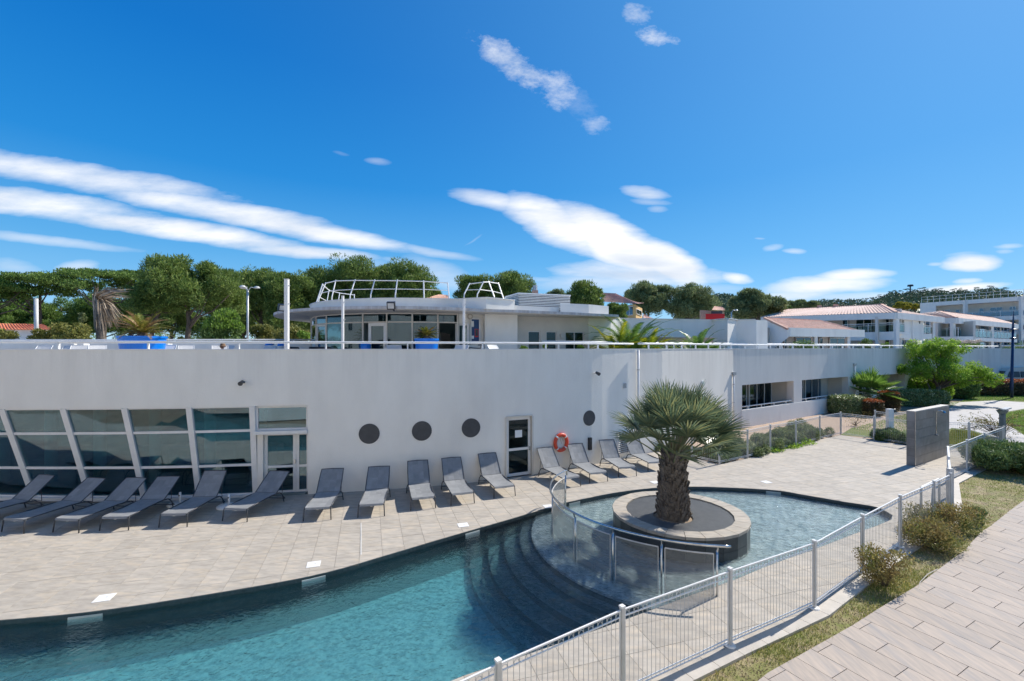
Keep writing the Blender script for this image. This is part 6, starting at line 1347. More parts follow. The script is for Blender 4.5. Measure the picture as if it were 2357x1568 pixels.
c = ray_on([xa, xb], fx(1545))[0]; 
m_ = MB(); wall_strip(m_, [xa - da_ * .1 + na * .03, c + na * .03], flo[0] - 1, ztop - .02, .4); m_.build('wall', M['stucco'], ab)
lnA = [xa - na * 2.38, xb - na * 2.38 + da_ * 3]
for zx0, zx1 in ((1578, 1682), (1730, 1768), (1942, 1990), (2045, 2162), (2222, 2288)):
    for z in flo[:3]: win_on(ab, lnA, zx0, zx1, z, z + 2.15, 1 if zx1 - zx0 > 60 else 0, 'glass_blue')
th = thing('roof_railing', 'thin pale railing along the roof edge of the large apartment block', 'railing', (xa.x, xa.y, ztop)); 
for k in range(17): p = xa.lerp(xb, k / 16) - na * .5; MB().bar(p + Vector((0, 0, ztop)), p + Vector((.25, .25, ztop + 1.5)), .07, .07).build('post', M['alu'], th)
for z in (.8, 1.5): MB().bar(xa - na * .5 + Vector((.2, .2, ztop + z)), xb - na * .5 + Vector((.2, .2, ztop + z)), .06, .06).build('rail', M['alu'], th)
# ochre house among the pines, small house with red panel, distant orange roof on the left
oh = thing('ochre_house', 'ochre house with faded terracotta roof among the pines beyond the pavilion', 'house', (28, 85, 4)); D = 80
def W3(zx, zy, d): return Q(zu3(zx), d, ZV((950 + zy / 2.3018) / 1.7378, d))
e0, e1, e2 = W3(985, 610, 78), W3(1160, 612, 76), W3(1215, 605, 84); r0, r1 = W3(800, 512, 88), W3(960, 520, 86)
roof_slope(oh, W3(840, 592, 82), e1, r0, r1, 'roof_tile', rows=8); roof_slope(oh, e1, e2, r1, r1 + Vector((2.5, 5, -1)), 'roof_tile', rows=8)
MB().bar(r0, r1, .3, .2).build('ridge_tiles', M['roof_pale'], oh)
a = Vector((W3(860, 600, 84).x, 83, 0)); b = Vector((e1.x - .4, e1.y + .6, 0)); c = Vector((e2.x - .2, e2.y + .4, 0)); walls(oh, [a, b], 3, e1.z - .05, 'ochre'); walls(oh, [b, c], 3, e1.z - .05, 'ochre')
for ln, za, zb, y0, y1 in (([a, b], 1050, 1122, 640, 722), ([b, c], 1142, 1188, 655, 705)):
    p, q = ray_on(ln, zu3(za))[0], ray_on(ln, zu3(zb))[0]; n_ = out_n((q - p).normalized()); zt_, zb_ = ZV((950 + y0 / 2.3018) / 1.7378, p.y), ZV((950 + y1 / 2.3018) / 1.7378, p.y)
    framed(oh, p + n_ * .1, q + n_ * .1, zb_, zt_, fw=.1, nv=1, mat_g='glass_blue', name='window', inset=0); MB().bar(p + n_ * .03 + Vector((0, 0, (zb_ + zt_) / 2)), q + n_ * .03 + Vector((0, 0, (zb_ + zt_) / 2)), .02, zt_ - zb_ - .1).build('curtain', M['cream'], oh)
roof_slope(oh, W3(1210, 742, 74), W3(1300, 745, 74), W3(1205, 710, 77), W3(1225, 712, 77), 'roof_tile', rows=3)
sh_ = thing('small_house', 'small buff house with terracotta roof and bright red panel beyond the grey wall', 'house', (52, 95, 4))
e0, e1 = W3(1840, 668, 92), W3(1978, 674, 95); r0, r1 = W3(1862, 634, 97), W3(1935, 640, 98); roof_slope(sh_, e0, e1, r0, r1, 'roof_tile', rows=5); walls(sh_, [Vector((e0.x - 2, e0.y + .5, 0)), Vector((e1.x - .3, e1.y + .5, 0))], 3, e0.z, 'stonewall')
p = W3(1870, 735, 90); MB().box(p, (3.7, .15, 1.35)).build('red_panel', M['red'], sh_); p = W3(1885, 708, 92.3); MB().box(p, (2.2, .1, 1.3)).build('window', M['dark'], sh_)
lo = thing('left_house', 'house with flat orange tiled roof low among the bushes at the far left', 'house', (-48, 48, 4)); 
def W1(zx, zy, d): return Q(zx / 2.3018 / 1.7378, d, ZV((950 + zy / 2.3018) / 1.7378, d))
e0, e1 = W1(-120, 850, 46), W1(500, 850, 46); r0, r1 = W1(-120, 790, 50), W1(395, 800, 50); roof_slope(lo, e0, e1, r0, r1, 'orange_roof', rows=6); walls(lo, [Vector((e0.x, 46.4, 0)), Vector((e1.x - .5, 46.4, 0))], 3.5, e0.z, 'stucco')
m_ = MB(); p = W1(337, 830, 44); zt_ = W1(330, 563, 44).z; m_.tube([(p.x, p.y, 3.6), (p.x - .05, p.y, zt_)], .17, 12); fl_ = thing('metal_flue', 'tall shiny metal flue rising in front of the orange roof at the left', 'chimney', (p.x, p.y, 3.6)); m_.build('pipe', M['galv'], fl_, smooth=True); MB().tube([(p.x, p.y, 3.6), (p.x, p.y, 4.6)], .23, 12).build('base_sleeve', M['galv'], fl_)
oc = thing('brick_chimney', 'small round-topped red chimney peeping over the louvred roof box', 'chimney', tuple(W3(212, 520, 60))); p = W3(212, 525, 60); MB().box((p.x, p.y, p.z - 1), (.8, .8, 3)).build('stack', M['roof_tile'], oc); MB().tube([(p.x, p.y, p.z + .5), (p.x, p.y, p.z + 1.2)], .3, 10).build('cowl', M['galv'], oc)
f2 = thing('distant_roof', 'bit of terracotta roof visible between pines through the roof railing', 'house', (-6, 70, 4)); m2 = W3  # low roof between the two pines
def W2(zx, zy, d): return Q(zu(zx), d, ZV((950 + zy / 2.3018) / 1.7378, d))
roof_slope(f2, W2(1560, 560, 66), W2(1800, 575, 66), W2(1680, 528, 70), W2(1760, 530, 70), 'roof_tile', rows=5); walls(f2, [Vector((W2(1570, 560, 66).x, 66.4, 0)), Vector((W2(1800, 560, 66).x, 66.4, 0))], 3, W2(1560, 560, 66).z, 'ochre')
# ---------------------------------------------------------------- lamp posts
def W4(zx, zy, d): return Q((3072 + zx / 2.2402) / 1.7378, d, ZV((1350 + zy / 2.2402) / 1.7378, d))
lx = P(2328.6, 915.5); lt = thing('lamp_post', 'tall slim dark blue lamp post standing behind the hedge at the right edge', 'lamp post', (lx.x, lx.y, 0)); m_ = MB(); m_.tube([(lx.x, lx.y, 0), (lx.x, lx.y, 1), (lx.x + .12, lx.y, 6.4)], [.13, .12, .085], 10); m_.build('shaft', M['navy'], lt, smooth=True)
MB().tube([(lx.x + .12, lx.y, 6.4), (lx.x + .14, lx.y, 7.0), (lx.x + .18, lx.y, 8.0)], [.09, .07, .015], 10).build('spike', M['navy'], lt)
for z, r in ((5.5, .24), (6.3, .34)): MB().lathe([(.01, z + .12), (r, z + .03), (r, z - .02), (.01, z - .1)], (lx.x + .11, lx.y, 0), 14).build('lamp_ring', M['navy'], lt)
def multi(zx, d, zt, lab, u=None, heads=3):
    x = u if u else zu(zx); p = Q(x, d, 0); t = thing('street_lamp', lab, 'lamp post', (p.x, p.y, 3.6)); MB().tube([(p.x, p.y, 3.6), (p.x, p.y, zt)], .09, 8).build('shaft', M['galv'], t, smooth=True)
    for k in range(heads):
        a = 2 * math.pi * k / heads + .3; e = Vector((p.x + math.cos(a) * .75, p.y + math.sin(a) * .5, zt + .2)); MB().tube([(p.x, p.y, zt - .1), (p.x + math.cos(a) * .3, p.y, zt + .25), tuple(e)], .04, 6).build('arm', M['galv'], t)
        MB().lathe([(.01, e.z + .17), (.17, e.z + .14), (.28, e.z), (.23, e.z - .03), (.01, e.z - .05)], (e.x, e.y, 0), 14).build('lamp_head', M['galv'], t)
multi(0, 40, ZV(668, 40), 'triple-headed grey street lamp before the left pines', u=570)
multi(0, 62, ZV(718, 62), 'small single street lamp beside the grey olive trees beyond the wall', u=zu3(2020), heads=1)
# mobile mast on the hill is added with the hill
# ---------------------------------------------------------------- foliage generator
def leaves(blobs, n, ll, lw, out=.6, shell=.5, seed=0, flat=0.0, up=0.0, shape='rhomb', zmin=None):
    """n leaves over ellipsoid clumps (cx, cy, cz, rx, ry, rz); returns quad vertices"""
    r = np.random.default_rng(seed); B = np.array(blobs, dtype=float); wts = (B[:, 3] * B[:, 4] + B[:, 3] * B[:, 5]); wts /= wts.sum()
    idx = r.choice(len(B), n, p=wts); b = B[idx]; d = r.normal(size=(n, 3)); d /= np.linalg.norm(d, axis=1, keepdims=True)
    if flat: d[:, 2] = d[:, 2] * (1 - flat) + abs(d[:, 2]) * flat
    rad = shell + (1 - shell) * r.random(n) ** .6; rad *= r.uniform(.88, 1.10, n); p = b[:, :3] + d * rad[:, None] * b[:, 3:6]
    ax = d * out + r.normal(size=(n, 3)) * .55; ax[:, 2] += up; ax /= np.linalg.norm(ax, axis=1, keepdims=True)
    nr = r.normal(size=(n, 3)) * .8 + d * .7; s = np.cross(ax, nr); s /= np.linalg.norm(s, axis=1, keepdims=True) + 1e-9
    L = ll * r.uniform(.6, 1.35, n)[:, None]; W = lw * r.uniform(.6, 1.3, n)[:, None]
    V = np.stack([p - ax * L * .5, p + s * W * .5, p + ax * L * .5, p - s * W * .5], axis=1)
    if zmin is not None: V[..., 2] = np.maximum(V[..., 2], zmin)
    return V.reshape(-1, 3)
def foliage(name, mat, parent, blobs, n, ll, lw, **k):
    V = leaves(blobs, n, ll, lw, **k); return npmesh(name, V, np.arange(len(V)).reshape(-1, 4), 4, M[mat], parent)
def clumps(cx, cy, cz, rx, ry, rz, n, r0, r1, seed, bottom=-.6, squash=.72, fill=.35):
    q = random.Random(seed); out = []
    for k in range(n):
        while True:
            x, y, z = q.uniform(-1, 1), q.uniform(-1, 1), q.uniform(bottom, 1); s = math.sqrt(x * x + y * y + z * z)
            if fill < s < 1: break
        r = q.uniform(r0, r1); nz = 1 + .22 * mnoise.noise(Vector((x * 1.7 + seed, y * 1.7, z * 1.7)))
        out.append((cx + x * (rx - r * .5) * nz, cy + y * (ry - r * .5) * nz, cz + z * (rz - r * .4) * nz, r, r, r * squash))
    return out
def limbs(mb, base, top, r, n, spread, seed, z_from=.45, targets=None):
    q = random.Random(seed); base, top = Vector(base), Vector(top); pts = [base.lerp(top, k / 5) + Vector((q.uniform(-.05, .05), q.uniform(-.05, .05), 0)) * (top - base).length * (.25 if 0 < k < 5 else 0) for k in range(6)]
    mb.tube(pts, [r * (1 - .13 * k) for k in range(6)], 8)
    for k in range(n):
        f = z_from + (1 - z_from) * (k + .5) / n; i = min(4, int(f * 5)); s = pts[i].lerp(pts[i + 1], f * 5 - i)
        if targets: t = Vector(targets[q.randrange(len(targets))][:3])
        else: a = k * 2.4 + seed; t = s + Vector((math.cos(a) * spread, math.sin(a) * spread, spread * q.uniform(.35, .9)))
        m = s.lerp(t, .5) + Vector((0, 0, -.12 * (t - s).length)); mb.tube([s, m, t], [r * .42, r * .26, r * .08], 5)
def pine(u, vt, hw, d, kind, label, vb=None, seed=None, lean=0.0, dense=1.0, z0=3.7, mat=None, dep=1.0, name=None, cat='tree', grp='pine trees beyond the terrace'):
    c = Q(u, d, 0); zt = ZV(vt, d); rx = hw * d / FPX; seed = seed if seed is not None else int(u * 7 + vt) % 997; zb = ZV(vb, d) if vb else None
    t = thing(name or {'stone': 'stone_pine', 'aleppo': 'pine_tree', 'grey': 'pine_tree'}[kind], label, cat, (c.x, c.y, z0), group=grp)
    if kind == 'stone':
        rz = rx * .34; cz = zt - rz; bl = []; q = random.Random(seed)
        for k in range(int(46 * dense)):
            a = q.uniform(0, 6.283); s = math.sqrt(q.random()); h = math.sqrt(max(0, 1 - s * s * .92)); r = q.uniform(.11, .18) * rx
            bl.append((c.x + math.cos(a) * s * rx * .93, c.y + math.sin(a) * s * rx * .93, cz + rz * h * .9 - r * .35 - q.random() * .15 * rz, r * 1.15, r * 1.15, r * .42))
        for k in range(int(14 * dense)):
            a = q.uniform(0, 6.283); s = math.sqrt(q.random()); r = q.uniform(.12, .2) * rx
            bl.append((c.x + math.cos(a) * s * rx * .9, c.y + math.sin(a) * s * rx * .9, cz - q.uniform(0, .5) * rz, r * 1.1, r * 1.1, r * .45))
        foliage('crown', mat or 'pine_stone', t, bl, int(15000 * dense), .30, .12, seed=seed, up=.55, shell=.55, out=.4)
        mb = MB(); tp = (c.x + lean, c.y, cz - rz * .2); limbs(mb, (c.x, c.y, z0), tp, .26, 13, rx * .6, seed, z_from=.55, targets=bl); mb.build('trunk', M['bark'], t, smooth=True)
    else:
        zbot = zb if zb else z0 + (zt - z0) * .25; rz = (zt - zbot) / 2; cz = (zt + zbot) / 2
        n = int(max(24, min(80, 22 * (rx * rz) ** .55)) * dense); cr = .25 * min(rx, rz) + .26
        bl = clumps(c.x, c.y, cz, rx, rx * .8 * dep, rz, n, cr * .65, cr * 1.15, seed, bottom=-.95, squash=.78, fill=.42)
        lobes = clumps(c.x, c.y, cz - .09 * rz, rx * .95, rx * .76 * dep, rz * .88, max(8, int(n * .34)), cr * 1.1, cr * 2.1, seed, bottom=-.85, squash=.8, fill=.35); bl = []; qq = random.Random(seed + 5)
        for (x, y, z, a_, b_, c_) in lobes:
            for k in range(9):
                th_, ph_ = qq.uniform(0, 6.283), qq.uniform(-.35, 1.35); r2 = a_ * qq.uniform(.34, .52); bl.append((x + math.cos(th_) * math.cos(ph_) * a_ * .72, y + math.sin(th_) * math.cos(ph_) * a_ * .72, z + math.sin(ph_) * c_ * .72, r2, r2, r2 * .85))
        sc = d / 45; foliage('crown', mat or ('pine' if kind == 'aleppo' else 'pine_grey'), t, bl, int(min(30000, 9000 * (rx * rz) ** .5) * dense), .36 * sc ** .6, .075 * sc ** .6, seed=seed, up=.6, shell=.5, out=.9)
        mb = MB(); limbs(mb, (c.x, c.y, z0), (c.x + lean, c.y, cz + rz * .4), .14 + .03 * rx, 14, rx * .6, seed, z_from=.3, targets=bl); mb.build('trunk', M['bark'], t, smooth=True)
    return t
pine(240, 617, 125, 62, 'stone', 'broad flat umbrella pine at left, its dark trunk forking beneath the crown', dense=1.3)
pine(92, 626, 105, 60, 'stone', 'second umbrella pine from the left, a little lower than its neighbour', dense=1.2)
pine(-20, 642, 85, 56, 'stone', 'leftmost umbrella pine, partly cut off by the picture edge')
pine(325, 622, 70, 66, 'stone', 'umbrella pine crown peeping behind the tallest left pine')
pine(432, 586, 112, 45, 'aleppo', 'tallest bushy green pine left of the pavilion with a pale visible trunk', vb=725, dense=1.5)
pine(352, 655, 75, 44, 'aleppo', 'lower rounded pine clump just left of the tallest pine', vb=740, dense=1.2)
pine(510, 604, 60, 48, 'aleppo', 'pine directly right of the tallest left pine', vb=740)
pine(600, 600, 75, 58, 'aleppo', 'dark pine behind the triple street lamp', vb=770, dense=1.1)
pine(668, 612, 60, 56, 'aleppo', 'pine behind the thickest white pole', vb=775)
pine(735, 602, 65, 60, 'aleppo', 'pine behind the left end of the roof railing', vb=760)
pine(836, 583, 75, 62, 'aleppo', 'tall pine standing behind the middle of the roof railing', vb=740, dense=1.3)
pine(925, 596, 80, 64, 'aleppo', 'tall pine with ragged right edge behind the roof railing', vb=730, dense=1.3)
pine(1085, 608, 55, 66, 'aleppo', 'left one of two pines behind the right corner rail of the pavilion roof', vb=740)
pine(1172, 612, 58, 66, 'aleppo', 'right one of two pines behind the right corner rail of the pavilion roof', vb=740)
pine(1276, 666, 24, 80, 'grey', 'small distant pine top between the skylight pine and the young pine', vb=720)
pine(1338, 647, 44, 60, 'aleppo', 'young pointed pine rising behind the louvred roof box', vb=740)
pine(1418, 694, 24, 66, 'aleppo', 'small feathery pine in front of the ochre house', vb=748)
pine(1492, 642, 56, 118, 'grey', 'grey-green pine right behind the ochre house', vb=735, dense=1.2)
pine(1585, 651, 72, 116, 'grey', 'widest grey-green pine left of the small house', vb=748, dense=1.4)
pine(1462, 664, 30, 130, 'grey', 'distant pine showing over the ochre roof ridge', vb=700)
pine(1738, 668, 64, 78, 'grey', 'rounded olive-grey tree above the end of the grey wall', vb=745, dense=1.3)
pine(1845, 686, 40, 110, 'grey', 'flat-topped distant pine behind the long tiled roof', vb=720)
pine(1795, 700, 50, 100, 'aleppo', 'bright green low tree behind the left end of the tiled roof', vb=735, mat='bushy')
for k, (u, vt, hw, d) in enumerate(((30, 668, 70, 78), (140, 672, 80, 82), (235, 672, 70, 80), (300, 690, 70, 70), (70, 700, 80, 66), (-40, 690, 70, 64), (190, 705, 70, 66), (395, 690, 70, 62), (500, 672, 70, 70), (560, 690, 55, 66), (640, 680, 70, 72), (700, 700, 70, 66), (800, 660, 70, 76), (980, 640, 40, 72))):
    lab = ['shaded pine under the left umbrella crowns', 'dark pine behind the gap between umbrella trunks', 'dark pine filling the gap behind the forking trunk', 'dark pine behind the dead palm', 'low dark pine behind the metal flue', 'low dark pine at the left picture edge', 'low dark pine left of the dead palm', 'dark pine low behind the blue planter cycad', 'dark pine filling in right of the tallest trunk', 'dark low pine behind the lime bush', 'dark low pine left of the canopy tip', 'dark low pine under the canopy tip', 'dark pine filling in behind the roof band', 'pine edge low at the right of the tall pines'][k]
    pine(u, vt, hw, d, 'aleppo', lab, vb=782, dense=.75, mat='pine_stone' if k < 7 else 'pine')
def bush(name, label, cat, cx, cy, z0, rx, ry, h, mat, n, ll, lw, seed=1, nb=14, squash=.8, up=.3, shape=None, grp=None, stems=True, top=None, stem_mat='twig', shell=.5, out=.6):
    t = thing(name, label, cat, (cx, cy, z0), group=grp)
    r = min(rx, h) * .42; bl = clumps(cx, cy, z0 + h * .48, rx, ry, h * .54, nb, r * .7, r * 1.2, seed, bottom=-.8, squash=squash, fill=.2)
    foliage('foliage', mat, t, bl, n, ll, lw, seed=seed, up=up, zmin=z0 + .01, shell=shell, out=out)
    if top: foliage('shoots', top, t, [b for b in bl if b[2] > z0 + h * .62], n // 3, ll, lw, seed=seed + 1, up=up + .4, flat=1.0, shell=.85)
    if stems:
        mb = MB(); q = random.Random(seed)
        for k in range(7): b = bl[q.randrange(len(bl))]; mb.tube([(cx + q.uniform(-.1, .1) * rx, cy, z0 - .02), (lerp(cx, b[0], .5), lerp(cy, b[1], .5), lerp(z0, b[2], .6)), b[:3]], [.02 * max(1, rx), .014 * max(1, rx), .006], 5)
        tag(mb.build('stems', M[stem_mat], t), kind='stuff')
    return t
bl = []; q = random.Random(77)
for k in range(260):
    r = q.uniform(1.4, 2.6); u_ = q.uniform(-260, 1760); d_ = q.uniform(126, 150); bl.append((Q(u_, d_).x, d_, q.uniform(3.6, 8.2), r, r, r * .8))
tag(foliage('distant_wood', 'pine_stone', None, bl, 34000, .8, .22, seed=6, up=.5), kind='stuff')
# bushes behind the left terrace parapet
def bpx(name, label, zx0, zx1, zy0, d, mat, n, base=3.6, conv=None, ll=.22, lw=.09, ry=.6, **k):
    u0, u1, vt = zx0, zx1, zy0; x0, x1 = Q(u0, d).x, Q(u1, d).x; zt = ZV(vt, d); return bush(name, label, k.pop('cat', 'bush'), (x0 + x1) / 2, d, base, (x1 - x0) / 2, (x1 - x0) / 2 * ry, zt - base, mat, n, ll, lw, **k)
z1u = lambda z: z / 4.0; z1v = lambda z: (950 + z / 2.3018) / 1.7378
bpx('leafy_bush', 'yellow-green leafy bush left of the dead palm behind the rear parapet', z1u(470), z1u(840), z1v(725), 34, 'olive', 7000, seed=4, nb=26)
bpx('leafy_bush', 'olive bush below the metal flue behind the rear parapet', z1u(290), z1u(500), z1v(815), 34, 'olive', 4000, seed=5, nb=18)
bpx('leafy_bush', 'ragged olive bush at the far left before the orange roof', z1u(-60), z1u(170), z1v(835), 34, 'olive', 4000, seed=6, nb=18)
bpx('silver_shrub', 'pale grey-leaved shrub behind the yellow-green bush', z1u(680), z1u(820), z1v(715), 37, 'juniper_g', 2500, seed=7)
bpx('lime_bush', 'big lime-green bush with upright shoots right of the tallest pine', z1u(1840), z1u(2280), z1v(690), 35, 'bushy', 9000, seed=8, nb=30, top='lime', up=.9)
bpx('leafy_bush', 'olive-green mixed bush behind the thickest white pole', 578, 640, 712, 37, 'olive', 6000, seed=9, nb=22)
bpx('leafy_bush', 'brownish leafy bush under the left tip of the canopy', 632, 716, 735, 35, 'olive', 6000, seed=10, nb=22)
bpx('leafy_bush', 'lime leafy sprig bush at the left foot of the glass pavilion', 670, 722, 762, 33.5, 'lime', 2500, seed=11, nb=12)
bpx('leafy_bush', 'low green bush behind the small white pillar', 395, 450, 768, 34, 'olive', 2500, seed=12, nb=12)
# dead palm
dp_ = Q(240, 37, 3.6); dpt = thing('dead_palm', 'dead palm with a hanging skirt of dry tan fronds beside the umbrella pines', 'palm', tuple(dp_)); hd = Q(222, 37, ZV(690, 37))
MB().tube([dp_, dp_.lerp(hd, .4) + Vector((-.05, 0, 0)), hd], [.36, .28, .24], 10).build('trunk', M['barkp'], dpt, smooth=True)
mb = MB(); q = random.Random(2)
for k in range(360):
    a = q.uniform(0, 6.28); s = hd + Vector((math.cos(a) * .2, math.sin(a) * .2, q.uniform(-.3, .5))); L = q.uniform(1.2, 2.6); dr = Vector((math.cos(a) * .28 + .42, math.sin(a) * .3, q.uniform(-1.5, -.45) if q.random() < .85 else .2)).normalized()
    w = dr.cross(Vector((q.uniform(-1, 1), q.uniform(-1, 1), q.uniform(-1, 1)))).normalized() * q.uniform(.02, .07); m = s + dr * L * .5 + Vector((.1, 0, .1)); e = s + dr * L + Vector((0, 0, -.3)); mb.add([s - w, s + w, m + w, e, m - w], [(0, 1, 2, 3, 4)])
mb.build('dry_fronds', M['tan_leaf'], dpt)
# ---------------------------------------------------------------- hill on the right with its wood
crest = [(1560, 712), (1600, 704), (1642, 690), (1665, 684), (1690, 690), (1760, 702), (1863, 702), (1918, 699), (1980, 697), (2018, 695), (2043, 688), (2060, 683), (2105, 677), (2142, 676), (2192, 678), (2242, 677), (2292, 674), (2330, 680), (2500, 668), (2700, 690)]
hv = []; nrow = 9; DC = 420
for j in range(nrow):
    s = j / (nrow - 1)
    for u, v in crest:
        d = lerp(150, DC, s) if s < 1 else DC; zc = ZV(v, DC); x = (u - CU) / FPX * d; hv.append((x, d, lerp(3.0, zc, s ** 1.25) + (mnoise.noise(Vector((x * .02, d * .02, 0))) * 3 if 0 < s < 1 else 0)))
K = len(crest); 
for u, v in crest: hv.append(((u - CU) / FPX * DC * 1.3, DC * 1.5, 0))
hm = MB(); hm.add(hv, [(j * K + i, j * K + i + 1, (j + 1) * K + i + 1, (j + 1) * K + i) for j in range(nrow) for i in range(K - 1)])
hill = tag(hm.build('hill', M['hillwood']), kind='structure')
bl = []; q = random.Random(9)
for k in range(1500):
    s = q.uniform(.25, 1) ** .7; i = q.uniform(0, K - 1.01); i0 = int(i); f = i - i0; u = lerp(crest[i0][0], crest[i0 + 1][0], f); v = lerp(crest[i0][1], crest[i0 + 1][1], f); d = lerp(150, DC, s); r = q.uniform(2.2, 4.2) * (.7 + .5 * s)
    z = lerp(3.0, ZV(v, DC), s ** 1.25) + r * .35; bl.append(((u - CU) / FPX * d, d, z, r, r, r * .75))
wood = foliage('hill_wood', 'hillwood', None, bl, 60000, 1.9, .9, seed=3, up=.3, shell=.7); tag(wood, kind='stuff')
for k, (u, vt, hw) in enumerate(((1993, 686, 6), (2008, 684, 7), (2027, 677, 11), (2062, 667, 13), (2088, 664, 15), (1880, 691, 18), (1905, 693, 16), (1945, 689, 17), (1962, 690, 14), (2120, 660, 20), (2160, 663, 18), (2210, 662, 22), (2268, 657, 24), (2300, 660, 22))):
    pine(u, vt, hw, 400, 'stone', f"small umbrella pine on the hill crest, {['leftmost of the two tiny ones', 'right of the two tiny ones', 'alone on the bare slope', 'first left of the mast', 'just left of the mast foot', 'far left of the crest row', 'second of the low crest row', 'third of the low crest row', 'fourth of the low crest row', 'just right of the mast', 'second right of the mast', 'third right of the mast', 'large one above the apartment block', 'rightmost above the apartment block'][k]}", dense=.16, z0=ZV(700, 400), mat='hillwood', grp='pines on the hill crest')
mp_ = Q(fx(1310), 398, ZV(fy(520), 398)); mm_ = thing('radio_mast', 'tree-shaped radio mast standing on the hill crest', 'mast', tuple(mp_)); zt_ = ZV(fy(438), 398)
MB().tube([mp_, (mp_.x, mp_.y, zt_)], .5, 6).build('pole', M['dark'], mm_)
for k in range(5): z = lerp(mp_.z + 7, zt_ - .5, k / 4); MB().lathe([(.1, z - .7), (2.3 - .15 * k, z - .4), (2.0, z + .7), (.1, z + 1.0)], (mp_.x, mp_.y, 0), 9).build('antenna', M['dark'], mm_)
pine(fx(1250), fy(602), 26, 130, 'aleppo', 'yellow-leaved tree between the tiled roof and the apartment block', vb=712, mat='yellowleaf', cat='tree')
pine(fx(1350), fy(622), 18, 128, 'aleppo', 'small yellow-green tree left of the apartment block', vb=712, mat='yellowleaf', cat='tree')
# ---------------------------------------------------------------- garden on the right
def zu4(zx): return (3072 + zx / 2.2402) / 1.7378
def zv4(zy): return (1350 + zy / 2.2402) / 1.7378
def clipped(name, label, u0, u1, d, h, depth, mat, n, ll=.07, lw=.04, z0=-.05, red=None, seed=1, box=.55, grp=None):
    x0, x1 = Q(u0, d).x, Q(u1, d).x; t = thing(name, label, 'hedge' if x1 - x0 > 3 else 'bush', ((x0 + x1) / 2, d, z0), group=grp); r = np.random.default_rng(seed)
    c = np.array([(x0 + x1) / 2, d, z0 + h / 2]); R_ = np.array([(x1 - x0) / 2, depth / 2, h / 2]); dd_ = r.normal(size=(n, 3)); dd_ /= np.linalg.norm(dd_, axis=1, keepdims=True)
    m = np.max(abs(dd_), axis=1, keepdims=True); pt = dd_ * (1 - box) + dd_ / m * box; p = c + pt * R_ * r.uniform(.86, 1.04, (n, 1)) ; p += r.normal(size=(n, 3)) * .03
    ax = dd_ * .7 + r.normal(size=(n, 3)) * .6; ax /= np.linalg.norm(ax, axis=1, keepdims=True); s = np.cross(ax, dd_ + r.normal(size=(n, 3)) * .5); s /= np.linalg.norm(s, axis=1, keepdims=True) + 1e-9
    V = np.stack([p - ax * ll * .5, p + s * lw * .5, p + ax * ll * .5, p - s * lw * .5], axis=1)
    if red:
        top_ = p[:, 2] > z0 + h * .86; npmesh('shoots', V[top_].reshape(-1, 3), np.arange(top_.sum() * 4).reshape(-1, 4), 4, M[red], t); V = V[~top_]
    npmesh('foliage', V.reshape(-1, 3), np.arange(len(V) * 4).reshape(-1, 4), 4, M[mat], t)
    core = MB(); core.lathe([(.01, -1), (.62, -.95), (.8, 0), (.62, .9), (.01, .95)], (0, 0, 0), 14); core.v = [(c[0] + v[0] * R_[0], c[1] + v[1] * R_[1], c[2] + v[2] * R_[2] * .85) for v in core.v]; core.build('inner_twigs', M['twig'], t, smooth=True)
    return t
clipped('clipped_bush', 'rounded clipped grey-green bush against the low patio wall, left of the fan palm', zu4(565), zu4(848), 32, 1.32, 1.9, 'hedge', 15000, .10, .05, seed=2)
clipped('red_tip_bush', 'small clipped bush with red-orange tips at the foot of the bright fan palm', zu4(852), zu4(1002), 31, 1.15, 1.1, 'darkhedge', 6000, .10, .05, red='redtip', seed=3)
clipped('red_tip_bush', 'second dark red-tipped bush right of the bright fan palm', zu4(1010), zu4(1150), 33.5, 1.5, 1.2, 'darkhedge', 5000, .10, .05, red='redtip', seed=4)
clipped('garden_hedge', 'dark green trimmed hedge between the fan palm and the leafy tree', zu4(1090), zu4(1590), 36.5, 1.3, 1.6, 'hedge', 16000, .13, .07, seed=5)
clipped('bright_hedge', 'bright green mound of leaves behind the dark hedge', zu4(1190), zu4(1610), 39.0, 2.25, 2.4, 'bright', 12000, .16, .08, seed=6, box=.3)
clipped('leafy_hedge', 'dark leafy hedge in the shade right of the leafy tree', zu4(1590), zu4(1850), 42, 2.3, 2.0, 'bushy', 9000, .16, .08, seed=7, box=.4)
clipped('red_top_hedge', 'long hedge with an orange-red sunlit top before the parked van', zu4(1850), zu4(2600), 44.5, 1.55, 1.6, 'darkhedge', 15000, .15, .08, red='redtip', seed=8, box=.75)
t = thing('flowering_shrub', 'pale pink flowering shrub above the bright green hedge', 'shrub', (Q(zu4(1330), 39.5).x, 39.5, 1.9)); q = random.Random(4)
foliage('blossom', 'flower', t, [(Q(zu4(1230 + 22 * k), 39.0).x, 39.2, 2.45 + q.uniform(-.15, .25), .25, .25, .18) for k in range(9)], 900, .10, .08, seed=4)
MB().tube([(Q(zu4(1330), 39.5).x, 39.4, .2), (Q(zu4(1330), 39.5).x, 39.3, 2.4)], .03, 5).build('stem', M['twig'], t)
